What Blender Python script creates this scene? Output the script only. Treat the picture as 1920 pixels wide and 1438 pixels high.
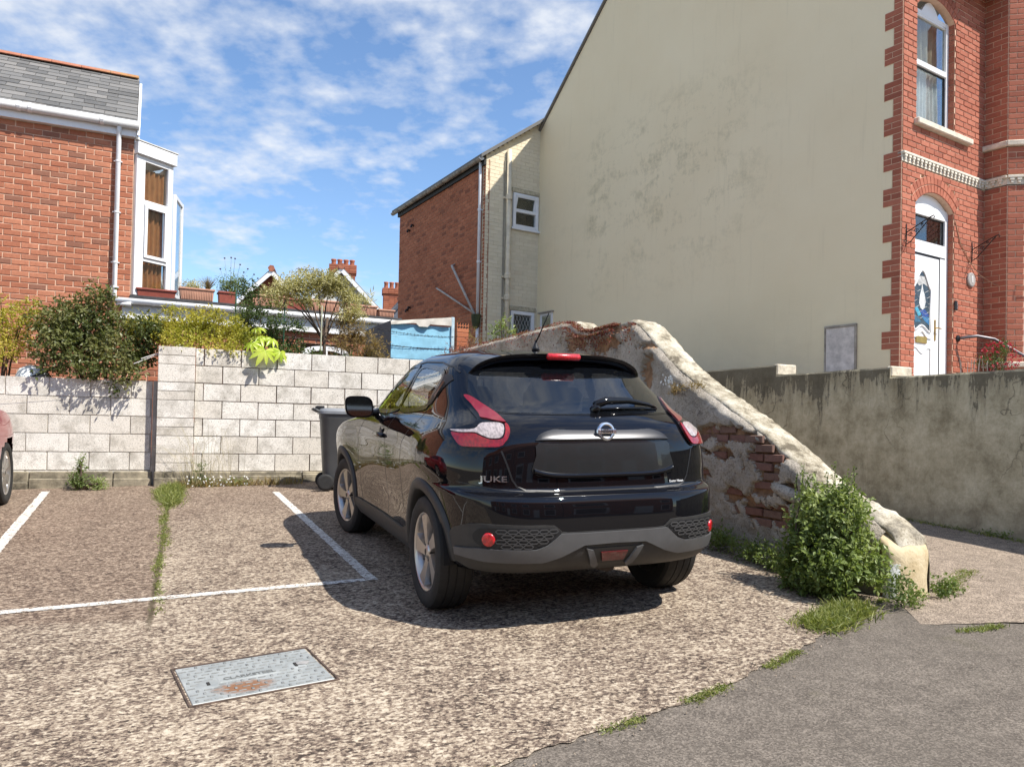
import bpy, bmesh, math, random
from math import sin, cos, pi, radians, exp, sqrt
from mathutils import Vector, Matrix
from mathutils.bvhtree import BVHTree

for o in list(bpy.data.objects):
    bpy.data.objects.remove(o)
S = bpy.context.scene
C = S.collection
rng = random.Random(11)

# ------------------------------------------------------------------ camera
YAW, PITCH, ROLL = radians(22.4), radians(1.03), radians(1.14)
cam = bpy.data.cameras.new('camera')
cam.lens, cam.sensor_width, cam.sensor_fit = 27.75, 36.0, 'HORIZONTAL'
cam.shift_y = 0.0304
cam.clip_start, cam.clip_end = 0.05, 2000
co = bpy.data.objects.new('camera', cam)
C.objects.link(co)
fw = Vector((sin(YAW)*cos(PITCH), cos(YAW)*cos(PITCH), sin(PITCH)))
rt0 = Vector((cos(YAW), -sin(YAW), 0))
up0 = rt0.cross(fw)
rt = rt0*cos(ROLL) + up0*sin(ROLL)
up = -rt0*sin(ROLL) + up0*cos(ROLL)
co.matrix_world = Matrix(((rt.x, up.x, -fw.x, -2.177), (rt.y, up.y, -fw.y, -4.532), (rt.z, up.z, -fw.z, 1.047), (0, 0, 0, 1)))
S.camera = co

# ------------------------------------------------------------------ sky, sun, exposure
SUN = Vector((0.45, -0.57, 1.0)).normalized()
SUN_EL, SUN_AZ = math.asin(SUN.z), math.atan2(SUN.x, SUN.y)
w = bpy.data.worlds.new('World')
S.world = w
w.use_nodes = True
sun = bpy.data.lights.new('sun', 'SUN')
sun.energy, sun.angle, sun.color = 3.6, radians(0.55), (1.0, 0.95, 0.87)
so = bpy.data.objects.new('sun', sun)
C.objects.link(so)
so.rotation_euler = (-SUN).to_track_quat('-Z', 'Y').to_euler()
so.location = SUN*60
S.view_settings.view_transform = 'Standard'
S.view_settings.look = 'None'
S.view_settings.exposure = 1.04
S.cycles.max_bounces, S.cycles.diffuse_bounces, S.cycles.glossy_bounces = 5, 2, 4
S.cycles.transmission_bounces, S.cycles.transparent_max_bounces = 4, 8
S.view_settings.gamma = 1.0
S.view_settings.use_curve_mapping = False

# ------------------------------------------------------------------ node helpers
def N(nt, typ, **kw):
    n = nt.nodes.new('ShaderNode' + typ)
    for k, v in kw.items():
        if k.startswith('_'):
            setattr(n, k[1:], v)
            continue
        s = n.inputs[int(k[1:])] if k[0] == 'i' and k[1:].isdigit() else n.inputs[k.replace('__', ' ')]
        if isinstance(v, bpy.types.NodeSocket):
            nt.links.new(v, s)
        elif isinstance(v, bpy.types.Node):
            nt.links.new(v.outputs[0], s)
        else:
            if hasattr(s.default_value, '__len__') and not hasattr(v, '__len__'):
                v = (v, v, v, 1)[:len(s.default_value)]
            if hasattr(v, '__len__') and len(v) == 3 and len(s.default_value) == 4:
                v = (*v, 1)
            s.default_value = v
    return n
def mixc(nt, f, a, b, mode='MIX'):
    n = nt.nodes.new('ShaderNodeMix')
    n.data_type, n.blend_type = 'RGBA', mode
    for i, v in ((0, f), (6, a), (7, b)):
        if isinstance(v, bpy.types.NodeSocket):
            nt.links.new(v, n.inputs[i])
        elif i == 0:
            n.inputs[0].default_value = v
        else:
            n.inputs[i].default_value = (*v, 1) if len(v) == 3 else v
    return n.outputs[2]
def ramp(nt, f, *stops):
    n = nt.nodes.new('ShaderNodeValToRGB')
    nt.links.new(f, n.inputs[0])
    e = n.color_ramp.elements
    while len(e) < len(stops):
        e.new(0.5)
    for x, (p, c) in zip(e, stops):
        x.position = p
        x.color = (c, c, c, 1) if not hasattr(c, '__len__') else (*c, 1)
    return n.outputs[0]
def math_(nt, op, a, b=0.0, c=0.0):
    n = nt.nodes.new('ShaderNodeMath')
    n.operation = op
    for i, v in enumerate((a, b, c)):
        if isinstance(v, bpy.types.NodeSocket):
            nt.links.new(v, n.inputs[i])
        else:
            n.inputs[i].default_value = v
    return n.outputs[0]
def noise(nt, vec, scale, detail=4, rough=0.6, dist=0.0):
    return N(nt, 'TexNoise', Vector=vec, Scale=scale, Detail=detail, Roughness=rough, Distortion=dist).outputs[0]
def scaled(nt, vec, sc, rot=(0, 0, 0), loc=(0, 0, 0)):
    return N(nt, 'Mapping', Vector=vec, Scale=sc, Rotation=rot, Location=loc).outputs[0]
def newmat(name):
    m = bpy.data.materials.new(name)
    m.use_nodes = True
    nt = m.node_tree
    b = nt.nodes['Principled BSDF']
    return m, nt, b
def setb(nt, b, **kw):
    for k, v in kw.items():
        s = b.inputs[k.replace('__', ' ')]
        if isinstance(v, bpy.types.NodeSocket):
            nt.links.new(v, s)
        else:
            s.default_value = (*v, 1) if hasattr(v, '__len__') and len(v) == 3 and len(s.default_value) == 4 else v
def bump(nt, b, h, strength=0.3, dist=0.01):
    n = N(nt, 'Bump', Height=h, Strength=strength, Distance=dist)
    nt.links.new(n.outputs[0], b.inputs['Normal'])
def objco(nt):
    return nt.nodes.new('ShaderNodeTexCoord').outputs['Object']
def geopos(nt):
    return nt.nodes.new('ShaderNodeNewGeometry').outputs['Position']
def rnd_of(nt, mode):
    if mode == 'obj':
        return nt.nodes.new('ShaderNodeObjectInfo').outputs['Random']
    a = nt.nodes.new('ShaderNodeAttribute')
    a.attribute_name = 'rnd'
    return a.outputs['Fac']

MATS = {}
def simple(name, col, rough=0.6, metal=0.0, var=0.12, nscale=6.0, bmp=0.0, bscale=60, spec=0.5, coat=0.0):
    if name in MATS:
        return MATS[name]
    m, nt, b = newmat(name)
    p = geopos(nt)
    f = noise(nt, p, nscale, 5, 0.65)
    dark = tuple(c*(1-var*1.6) for c in col)
    lite = tuple(min(1, c*(1+var)) for c in col)
    setb(nt, b, Base__Color=ramp(nt, f, (0.3, dark), (0.7, lite)), Roughness=rough, Metallic=metal, Coat__Weight=coat)
    b.inputs['Specular IOR Level'].default_value = spec
    if bmp:
        bump(nt, b, noise(nt, p, bscale, 4, 0.7), bmp, 0.01)
    MATS[name] = m
    return m

# world nodes: Nishita sky with altocumulus computed on a flat cloud layer
wn = w.node_tree
wn.nodes.clear()
sky = N(wn, 'TexSky', _sky_type='NISHITA', _sun_disc=False, _sun_elevation=SUN_EL, _sun_rotation=SUN_AZ, _altitude=300, _air_density=1.0, _dust_density=0.15, _ozone_density=2.5)
tc = wn.nodes.new('ShaderNodeTexCoord')
sep = N(wn, 'SeparateXYZ', Vector=tc.outputs['Generated'])
zc = math_(wn, 'ADD', math_(wn, 'MAXIMUM', sep.outputs[2], 0.0), 0.20)
cx = math_(wn, 'DIVIDE', sep.outputs[0], zc)
cy = math_(wn, 'DIVIDE', sep.outputs[1], zc)
cp = N(wn, 'CombineXYZ', X=cx, Y=cy, Z=0.0).outputs[0]
CLOUD_OFF = (9.7, 0.0, 0.0)
cp2 = scaled(wn, cp, (1, 1, 1), (0, 0, 0.5), CLOUD_OFF)
big = noise(wn, cp2, 0.75, 2, 0.5, 0.2)
puff = noise(wn, cp2, 5.5, 3, 0.5, 0.0)
fluff = noise(wn, cp2, 19.0, 4, 0.55, 0.0)
msk = ramp(wn, big, (0.40, 0.0), (0.62, 1.0))
den = math_(wn, 'ADD', math_(wn, 'MULTIPLY', puff, 0.56), math_(wn, 'MULTIPLY', fluff, 0.40))
den = math_(wn, 'ADD', den, math_(wn, 'MULTIPLY', msk, 0.24))
cl = ramp(wn, den, (0.50, 0.0), (0.62, 0.40), (0.74, 0.86))
low = ramp(wn, sep.outputs[2], (0.02, 0.0), (0.22, 1.0))
cl = math_(wn, 'MULTIPLY', cl, low)
clcol = mixc(wn, ramp(wn, puff, (0.35, 0.0), (0.75, 1.0)), (2.4, 2.6, 2.95), (3.1, 3.2, 3.35))
hs = N(wn, 'HueSaturation', Color=sky.outputs[0], Saturation=1.04, Value=0.67)
skyc = mixc(wn, 1.0, hs.outputs[0], (0.94, 0.97, 1.0), 'MULTIPLY')
final = mixc(wn, cl, skyc, clcol)
bg = N(wn, 'Background', Color=final, Strength=0.15)
wo = wn.nodes.new('ShaderNodeOutputWorld')
wn.links.new(bg.outputs[0], wo.inputs[0])

# ------------------------------------------------------------------ mesh helpers
class MB:
    def __init__(s):
        s.v, s.f, s.r = [], [], []
    def add(s, vs, fs, r=None, M=None):
        o = len(s.v)
        if M is not None:
            vs = [M @ Vector(p) for p in vs]
        s.v += [tuple(p) for p in vs]
        r = rng.random() if r is None else r
        for f in fs:
            s.f.append([o+i for i in f])
            s.r.append(r)
        return s
    def box(s, x0, y0, z0, x1, y1, z1, M=None, r=None):
        return s.add([(x0,y0,z0),(x1,y0,z0),(x1,y1,z0),(x0,y1,z0),(x0,y0,z1),(x1,y0,z1),(x1,y1,z1),(x0,y1,z1)],
                     [(0,3,2,1),(4,5,6,7),(0,1,5,4),(1,2,6,5),(2,3,7,6),(3,0,4,7)], r, M)
    def bbox(s, x0, y0, z0, x1, y1, z1, c=0.005, M=None, r=None):   # box with chamfered edges
        vs, fs = [], []
        for z, i in ((z0, c), (z0+c, 0), (z1-c, 0), (z1, c)):
            a, b_, d, e = x0+i, x1-i, y0+i, y1-i
            k = c if not i else 0
            vs += [(a+k,d,z),(b_-k,d,z),(b_,d+k,z),(b_,e-k,z),(b_-k,e,z),(a+k,e,z),(a,e-k,z),(a,d+k,z)]
        for l in range(3):
            for i in range(8):
                fs.append((l*8+i, l*8+(i+1) % 8, l*8+8+(i+1) % 8, l*8+8+i))
        fs += [tuple(range(7, -1, -1)), tuple(range(24, 32))]
        return s.add(vs, fs, r, M)
    def tube(s, pts, rad, n=8, r=None, cap=True, M=None):
        pts = [Vector(p) for p in pts]
        rads = rad if hasattr(rad, '__len__') else [rad]*len(pts)
        vs, fs = [], []
        ref = Vector((0.13, 0.27, 0.95))
        for i, p in enumerate(pts):
            t = (pts[min(i+1, len(pts)-1)]-pts[max(i-1, 0)]).normalized()
            if abs(t.dot(ref)) > 0.95:
                ref = Vector((0.9, 0.3, 0.1))
            a = t.cross(ref).normalized()
            b = t.cross(a)
            for k in range(n):
                q = 2*pi*k/n
                vs.append(p+(a*cos(q)+b*sin(q))*rads[i])
        for i in range(len(pts)-1):
            for k in range(n):
                fs.append((i*n+k, i*n+(k+1) % n, (i+1)*n+(k+1) % n, (i+1)*n+k))
        if cap:
            fs += [tuple(range(n-1, -1, -1)), tuple(range((len(pts)-1)*n, len(pts)*n))]
        return s.add(vs, fs, r, M)
    def lathe(s, prof, n=32, M=None, r=None, closed=False):   # (radius, z)
        vs, fs = [], []
        for k in range(n):
            q = 2*pi*k/n
            vs += [(a*cos(q), a*sin(q), z) for a, z in prof]
        m = len(prof)
        for k in range(n):
            k2 = (k+1) % n
            for i in range(m-1 if not closed else m):
                j = (i+1) % m
                fs.append((k*m+i, k2*m+i, k2*m+j, k*m+j))
        return s.add(vs, fs, r, M)
    def prism(s, poly, h0, h1, M=None, r=None):               # poly in local xy, extruded along z
        n = len(poly)
        vs = [(x, y, h0) for x, y in poly]+[(x, y, h1) for x, y in poly]
        fs = [tuple(range(n-1, -1, -1)), tuple(range(n, 2*n))]+[(i, (i+1) % n, n+(i+1) % n, n+i) for i in range(n)]
        return s.add(vs, fs, r, M)
    def build(s, name, mat, parent=None, smooth=False, M=None):
        me = bpy.data.meshes.new(name)
        me.from_pydata(s.v, [], s.f)
        a = me.attributes.new('rnd', 'FLOAT', 'FACE')
        a.data.foreach_set('value', s.r)
        if smooth:
            me.shade_smooth()
        me.materials.append(mat)
        return link(name, me, parent, M)
def link(name, me, parent=None, M=None):
    o = bpy.data.objects.new(name, me)
    C.objects.link(o)
    o.parent = parent
    if M is not None:
        o.matrix_local = M
    return o
def tag(o, label=None, cat=None, group=None, kind=None):
    for k, v in (('label', label), ('category', cat), ('group', group), ('kind', kind)):
        if v:
            o[k] = v
    return o
def thing(name, label, cat, loc=(0, 0, 0), rz=0.0, group=None):
    o = bpy.data.objects.new(name, None)
    C.objects.link(o)
    o.location, o.rotation_euler = loc, (0, 0, rz)
    o.empty_display_size = 0.2
    return tag(o, label, cat, group)
def frame(org, deg):      # local x along wall, local y into the wall, z up
    return Matrix.Translation(Vector(org)) @ Matrix.Rotation(radians(deg), 4, 'Z')
def cr(pts, n=8, closed=False):   # Catmull-Rom through points
    P = [Vector(p) for p in pts]
    L = len(P)
    out = []
    for i in range(L if closed else L-1):
        a, b, c, d = (P[(i+k) % L] if closed else P[min(max(i+k, 0), L-1)] for k in (-1, 0, 1, 2))
        for j in range(n):
            t = j/n
            out.append(0.5*((2*b)+(c-a)*t+(2*a-5*b+4*c-d)*t*t+(3*b-a-3*c+d)*t**3))
    if not closed:
        out.append(P[-1])
    return out
def gz(u, v):
    return 0.0484*min(max(v, -9), 9)+0.0248*min(max(u, -9), 4.9)
def text_mesh(txt, size, depth=0.0, bold=False):
    cu = bpy.data.curves.new('lettering', 'FONT')
    cu.body, cu.size, cu.extrude = txt, size, depth
    cu.align_x, cu.align_y = 'CENTER', 'CENTER'
    cu.resolution_u = 3
    if bold:
        cu.offset = size*0.018
    o = bpy.data.objects.new('lettering', cu)
    C.objects.link(o)
    dg = bpy.context.evaluated_depsgraph_get()
    me = bpy.data.meshes.new_from_object(o.evaluated_get(dg))
    bpy.data.objects.remove(o)
    return me
# ------------------------------------------------------------------ surface materials
def m_concrete():
    m, nt, b = newmat('tamped_concrete')
    p = geopos(nt)
    sp = N(nt, 'SeparateXYZ', Vector=p)
    agg = noise(nt, scaled(nt, p, (48, 62, 48), (0, 0, 0.05)), 1.0, 4, 0.78, 0.2)
    mid = noise(nt, scaled(nt, p, (15, 20, 15), (0, 0, 0.05)), 1.0, 4, 0.68, 0.4)
    rid = noise(nt, scaled(nt, p, (3.0, 48, 4), (0, 0, 0.05)), 1.0, 2, 0.6, 0.4)
    mot = noise(nt, p, 1.9, 5, 0.66)
    big = noise(nt, p, 0.5, 3, 0.6)
    vo = N(nt, 'TexVoronoi', Vector=N(nt, 'VectorMath', _operation='ADD', i0=scaled(nt, p, (62, 80, 62)), i1=N(nt, 'TexNoise', Vector=p, Scale=60.0, Detail=2.0).outputs[1]).outputs[0], Scale=1.0)
    st_ = N(nt, 'SeparateColor', Color=vo.outputs['Color']).outputs[0]
    h = math_(nt, 'ADD', math_(nt, 'MULTIPLY', agg, 0.62), math_(nt, 'MULTIPLY', mid, 0.26))
    h = math_(nt, 'ADD', h, math_(nt, 'MULTIPLY', math_(nt, 'SUBTRACT', st_, 0.5), 0.17))
    h = math_(nt, 'ADD', h, math_(nt, 'MULTIPLY', rid, 0.10))
    hm = math_(nt, 'ADD', h, math_(nt, 'MULTIPLY', math_(nt, 'SUBTRACT', mot, 0.5), 0.22))
    c = ramp(nt, hm, (0.37, (0.050, 0.037, 0.029)), (0.45, (0.165, 0.120, 0.092)), (0.52, (0.325, 0.256, 0.187)), (0.62, (0.56, 0.475, 0.365)))
    # browner slab left of and behind the grassy joint, with its own edge
    edge = math_(nt, 'ADD', sp.outputs[1], math_(nt, 'ADD', math_(nt, 'MULTIPLY', math_(nt, 'SUBTRACT', mot, 0.5), 0.5), math_(nt, 'MULTIPLY', sp.outputs[0], 0.1)))
    lft = N(nt, 'Math', _operation='LESS_THAN', i0=math_(nt, 'ADD', sp.outputs[0], math_(nt, 'MULTIPLY', agg, 0.03)), i1=-2.30).outputs[0]
    older = math_(nt, 'MULTIPLY', lft, ramp(nt, edge, (0.0, 0.0), (0.10, 0.75)))
    back = ramp(nt, math_(nt, 'ADD', math_(nt, 'MULTIPLY', sp.outputs[1], 0.16), math_(nt, 'MULTIPLY', big, 0.6)), (0.52, 0.0), (1.0, 0.65))
    c2 = ramp(nt, h, (0.40, (0.062, 0.041, 0.030)), (0.50, (0.175, 0.120, 0.087)), (0.61, (0.37, 0.28, 0.205)))
    c = mixc(nt, math_(nt, 'MAXIMUM', older, back), c, c2)
    dark = ramp(nt, noise(nt, scaled(nt, p, (0.9, 0.45, 1)), 1.0, 5, 0.72, 0.5), (0.58, 0.0), (0.76, 0.36))
    c = mixc(nt, dark, c, (0.105, 0.075, 0.052))
    drip = ramp(nt, noise(nt, p, 6.5, 2, 0.5), (0.76, 0.0), (0.80, 0.6))
    c = mixc(nt, drip, c, (0.05, 0.04, 0.032))
    jd = math_(nt, 'ABSOLUTE', math_(nt, 'ADD', math_(nt, 'ADD', sp.outputs[0], 2.335), math_(nt, 'MULTIPLY', math_(nt, 'SUBTRACT', mid, 0.5), 0.05)))
    jn = math_(nt, 'MULTIPLY', ramp(nt, jd, (0.006, 0.85), (0.022, 0.0)), ramp(nt, sp.outputs[1], (0.0, 0.0), (0.3, 1.0)))
    c = mixc(nt, jn, c, (0.07, 0.055, 0.03))
    setb(nt, b, Base__Color=c, Roughness=0.9)
    b.inputs['Specular IOR Level'].default_value = 0.25
    bump(nt, b, h, 1.0, 0.014)
    return m
def m_tarmac(name, dark, lite, moss=0.0):
    m, nt, b = newmat(name)
    p = geopos(nt)
    fine = noise(nt, p, 150, 3, 0.75)
    vo = N(nt, 'TexVoronoi', Vector=p, Scale=135.0)
    mid = noise(nt, p, 9, 5, 0.6)
    big = noise(nt, p, 0.8, 5, 0.6)
    h = math_(nt, 'ADD', math_(nt, 'MULTIPLY', fine, 0.6), math_(nt, 'MULTIPLY', N(nt, 'SeparateColor', Color=vo.outputs['Color']).outputs[0], 0.32))
    h = math_(nt, 'ADD', h, math_(nt, 'MULTIPLY', math_(nt, 'SUBTRACT', mid, 0.5), 0.36))
    c = ramp(nt, h, (0.26, dark), (0.46, tuple((x+y)/2 for x, y in zip(dark, lite))), (0.66, tuple(x*1.25 for x in lite)))
    c = mixc(nt, ramp(nt, big, (0.40, 0.0), (0.66, 0.35)), c, tuple(x*0.55 for x in lite))
    if moss:
        c = mixc(nt, ramp(nt, noise(nt, p, 2.3, 6, 0.7), (0.60, 0.0), (0.75, moss)), c, (0.09, 0.085, 0.03))
    setb(nt, b, Base__Color=c, Roughness=0.92)
    b.inputs['Specular IOR Level'].default_value = 0.25
    bump(nt, b, h, 0.7, 0.006)
    return m
def m_block(mode='obj'):
    m, nt, b = newmat('weathered_block_' + mode)
    p = geopos(nt)
    r = rnd_of(nt, mode)
    q = N(nt, 'VectorMath', _operation='ADD', i0=p, i1=N(nt, 'CombineXYZ', X=math_(nt, 'MULTIPLY', r, 37.0), Y=r, Z=math_(nt, 'MULTIPLY', r, 11.0)).outputs[0]).outputs[0]
    sp = noise(nt, p, 95, 3, 0.75)
    cloud = noise(nt, q, 4.5, 6, 0.68)
    base = mixc(nt, r, (0.68, 0.63, 0.55), (0.80, 0.765, 0.70))
    c = mixc(nt, ramp(nt, cloud, (0.46, 0.0), (0.70, 0.75)), base, (0.30, 0.27, 0.22))
    c = mixc(nt, ramp(nt, sp, (0.34, 0.8), (0.47, 0.0)), c, (0.17, 0.15, 0.12))
    c = mixc(nt, ramp(nt, noise(nt, p, 1.2, 5, 0.6), (0.55, 0.0), (0.75, 0.30)), c, (0.40, 0.36, 0.29))
    setb(nt, b, Base__Color=c, Roughness=0.93)
    b.inputs['Specular IOR Level'].default_value = 0.2
    bump(nt, b, math_(nt, 'ADD', sp, math_(nt, 'MULTIPLY', cloud, 0.5)), 0.55, 0.008)
    return m
def m_brick(name, mode, c0, c1, c2, spots=0.5, rough=0.85):
    m, nt, b = newmat(name + '_' + mode)
    p = geopos(nt)
    r = rnd_of(nt, mode)
    r2 = math_(nt, 'FRACT', math_(nt, 'MULTIPLY', r, 17.3))
    c = mixc(nt, r, c0, c1)
    c = mixc(nt, ramp(nt, r2, (0.84, 0.0), (0.93, 0.8)), c, c2)
    n1 = noise(nt, p, 24, 5, 0.7)
    c = mixc(nt, ramp(nt, n1, (0.35, 0.0), (0.75, spots)), c, tuple(x*0.55 for x in c0))
    c = mixc(nt, ramp(nt, noise(nt, p, 70, 3, 0.7), (0.56, 0.0), (0.74, spots*0.6)), c, tuple(min(1, x*1.5+0.03) for x in c1))
    c = mixc(nt, ramp(nt, noise(nt, p, 0.9, 4, 0.6), (0.45, 0.0), (0.75, 0.28)), c, tuple(x*0.5 for x in c0))
    setb(nt, b, Base__Color=c, Roughness=rough)
    b.inputs['Specular IOR Level'].default_value = 0.25
    bump(nt, b, n1, 0.35, 0.006)
    return m
def m_gable():
    m, nt, b = newmat('cream_masonry_paint')
    p = geopos(nt)
    sp = N(nt, 'SeparateXYZ', Vector=p)
    c = mixc(nt, ramp(nt, noise(nt, p, 0.5, 5, 0.6), (0.35, 0.0), (0.7, 1.0)), (0.81, 0.69, 0.47), (0.85, 0.74, 0.52))
    sv = scaled(nt, p, (0.8, 0.8, 1.5))
    st = noise(nt, sv, 1.6, 5, 0.72, 0.3)
    fine = noise(nt, scaled(nt, p, (9, 9, 5)), 1.0, 6, 0.85)
    # algae patches left on the upper middle of the wall (v about 6..10 m, 3.6..7 m up)
    zone = math_(nt, 'MULTIPLY', ramp(nt, math_(nt, 'MULTIPLY', sp.outputs[2], 0.1), (0.33, 0.0), (0.50, 1.0), (0.66, 0.9), (0.76, 0.0)),
                 ramp(nt, math_(nt, 'MULTIPLY', sp.outputs[1], 0.1), (0.50, 0.0), (0.66, 1.0), (0.98, 1.0), (1.12, 0.2)))
    a = math_(nt, 'MULTIPLY', ramp(nt, math_(nt, 'ADD', math_(nt, 'MULTIPLY', st, 0.55), math_(nt, 'MULTIPLY', fine, 0.45)), (0.50, 0.0), (0.66, 0.55)), zone)
    c = mixc(nt, a, c, (0.27, 0.235, 0.125))
    drip = noise(nt, scaled(nt, p, (9, 9, 0.7)), 1.0, 5, 0.65)
    c = mixc(nt, ramp(nt, drip, (0.58, 0.0), (0.78, 0.16)), c, (0.42, 0.35, 0.22))
    low = ramp(nt, math_(nt, 'MULTIPLY', sp.outputs[2], 0.1), (0.19, 1.0), (0.34, 0.0))
    c = mixc(nt, math_(nt, 'MULTIPLY', low, math_(nt, 'MULTIPLY', st, 0.5)), c, (0.40, 0.33, 0.23))
    setb(nt, b, Base__Color=c, Roughness=0.85)
    b.inputs['Specular IOR Level'].default_value = 0.2
    bump(nt, b, math_(nt, 'ADD', noise(nt, p, 60, 4, 0.7), noise(nt, scaled(nt, p, (0.8, 0.8, 4)), 1.0, 3, 0.5)), 0.28, 0.012)
    return m
def m_greywall():
    m, nt, b = newmat('stained_cement_render')
    p = geopos(nt)
    sp = N(nt, 'SeparateXYZ', Vector=p)
    mot = noise(nt, p, 3.4, 7, 0.78, 0.0)
    c = ramp(nt, mot, (0.34, (0.27, 0.235, 0.155)), (0.50, (0.45, 0.40, 0.28)), (0.66, (0.60, 0.545, 0.40)))
    streak = noise(nt, scaled(nt, p, (5, 5, 0.8)), 1.0, 7, 0.78, 0.0)
    topz = ramp(nt, math_(nt, 'ADD', math_(nt, 'MULTIPLY', sp.outputs[2], 0.30), math_(nt, 'ADD', math_(nt, 'MULTIPLY', streak, 0.62), math_(nt, 'MULTIPLY', mot, 0.40))), (0.94, 0.0), (1.07, 0.38), (1.22, 0.75))
    c = mixc(nt, topz, c, (0.06, 0.053, 0.04))
    c = mixc(nt, ramp(nt, streak, (0.58, 0.0), (0.76, 0.5)), c, (0.11, 0.10, 0.068))
    basez = ramp(nt, math_(nt, 'ADD', sp.outputs[2], math_(nt, 'MULTIPLY', mot, 0.7)), (0.40, 0.55), (0.85, 0.0))
    c = mixc(nt, basez, c, (0.27, 0.225, 0.17))
    crk = N(nt, 'TexVoronoi', _feature='DISTANCE_TO_EDGE', Vector=N(nt, 'VectorMath', _operation='ADD', i0=p, i1=N(nt, 'TexNoise', Vector=p, Scale=3.0, Detail=5.0).outputs[1]).outputs[0], Scale=0.85)
    cr_ = ramp(nt, crk.outputs[0], (0.0, 0.75), (0.012, 0.0))
    c = mixc(nt, math_(nt, 'MULTIPLY', cr_, ramp(nt, noise(nt, p, 1.1, 2, 0.5), (0.45, 0.0), (0.6, 1.0))), c, (0.07, 0.06, 0.045))
    setb(nt, b, Base__Color=c, Roughness=0.92)
    b.inputs['Specular IOR Level'].default_value = 0.2
    bump(nt, b, math_(nt, 'ADD', mot, math_(nt, 'MULTIPLY', noise(nt, p, 45, 4, 0.7), 0.4)), 0.6, 0.02)
    return m
def m_roughcast():
    m, nt, b = newmat('old_roughcast')
    p = geopos(nt)
    sp = N(nt, 'SeparateXYZ', Vector=p)
    peb = noise(nt, p, 62, 4, 0.75)
    mot = noise(nt, p, 2.6, 6, 0.66)
    c = ramp(nt, mot, (0.32, (0.33, 0.285, 0.225)), (0.5, (0.47, 0.415, 0.34)), (0.7, (0.64, 0.58, 0.49)))
    c = mixc(nt, ramp(nt, peb, (0.36, 0.7), (0.48, 0.0)), c, (0.16, 0.13, 0.10))
    crk = N(nt, 'TexVoronoi', _feature='DISTANCE_TO_EDGE', Vector=N(nt, 'VectorMath', _operation='ADD', i0=p, i1=N(nt, 'TexNoise', Vector=p, Scale=4.0, Detail=5.0).outputs[1]).outputs[0], Scale=2.2)
    c = mixc(nt, math_(nt, 'MULTIPLY', ramp(nt, crk.outputs[0], (0.0, 0.85), (0.022, 0.0)), ramp(nt, noise(nt, p, 1.6, 2, 0.5), (0.48, 0.0), (0.6, 1.0))), c, (0.06, 0.045, 0.035))
    setb(nt, b, Base__Color=c, Roughness=0.95)
    b.inputs['Specular IOR Level'].default_value = 0.15
    bump(nt, b, math_(nt, 'ADD', peb, math_(nt, 'MULTIPLY', mot, 0.6)), 0.9, 0.014)
    return m
def m_cap():
    m, nt, b = newmat('lichened_cement_cap')
    p = geopos(nt)
    mot = noise(nt, p, 5.0, 7, 0.72)
    big = noise(nt, p, 1.3, 4, 0.6)
    c = ramp(nt, mot, (0.38, (0.13, 0.11, 0.08)), (0.48, (0.33, 0.29, 0.215)), (0.60, (0.52, 0.475, 0.385)))
    c = mixc(nt, ramp(nt, big, (0.50, 0.0), (0.66, 0.5)), c, (0.60, 0.565, 0.49))
    c = mixc(nt, ramp(nt, noise(nt, p, 80, 3, 0.7), (0.32, 0.6), (0.46, 0.0)), c, (0.12, 0.10, 0.06))
    setb(nt, b, Base__Color=c, Roughness=0.95)
    b.inputs['Specular IOR Level'].default_value = 0.15
    bump(nt, b, math_(nt, 'ADD', mot, math_(nt, 'MULTIPLY', noise(nt, p, 70, 3, 0.7), 0.5)), 0.7, 0.012)
    return m
def m_line():
    # paint worn through to the concrete on the ridges
    m, nt, b = newmat('worn_line_paint')
    p = geopos(nt)
    h = math_(nt, 'ADD', math_(nt, 'MULTIPLY', noise(nt, p, 90, 2, 0.7), 0.35), math_(nt, 'MULTIPLY', noise(nt, scaled(nt, p, (22, 44, 22), (0, 0, 0.05)), 1.0, 5, 0.78, 0.4), 0.65))
    c = ramp(nt, h, (0.45, (0.17, 0.12, 0.088)), (0.49, (0.62, 0.59, 0.53)), (0.6, (0.80, 0.79, 0.75)))
    setb(nt, b, Base__Color=c, Roughness=0.8)
    bump(nt, b, h, 0.5, 0.008)
    return m
def m_leaf(name, *cols, trans=0.35, rough=0.45):
    m, nt, b = newmat(name)
    r = rnd_of(nt, 'face')
    k = len(cols)
    c = ramp(nt, r, *[(i/(k-1), col) for i, col in enumerate(cols)])
    setb(nt, b, Base__Color=c, Roughness=rough)
    b.inputs['Specular IOR Level'].default_value = 0.4
    tr = N(nt, 'BsdfTranslucent', Color=mixc(nt, 1.0, c, (1.25, 1.3, 0.7), 'MULTIPLY'))
    mx = N(nt, 'MixShader', i0=trans, i1=b.outputs[0], i2=tr.outputs[0])
    nt.links.new(mx.outputs[0], nt.nodes['Material Output'].inputs[0])
    return m
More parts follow.
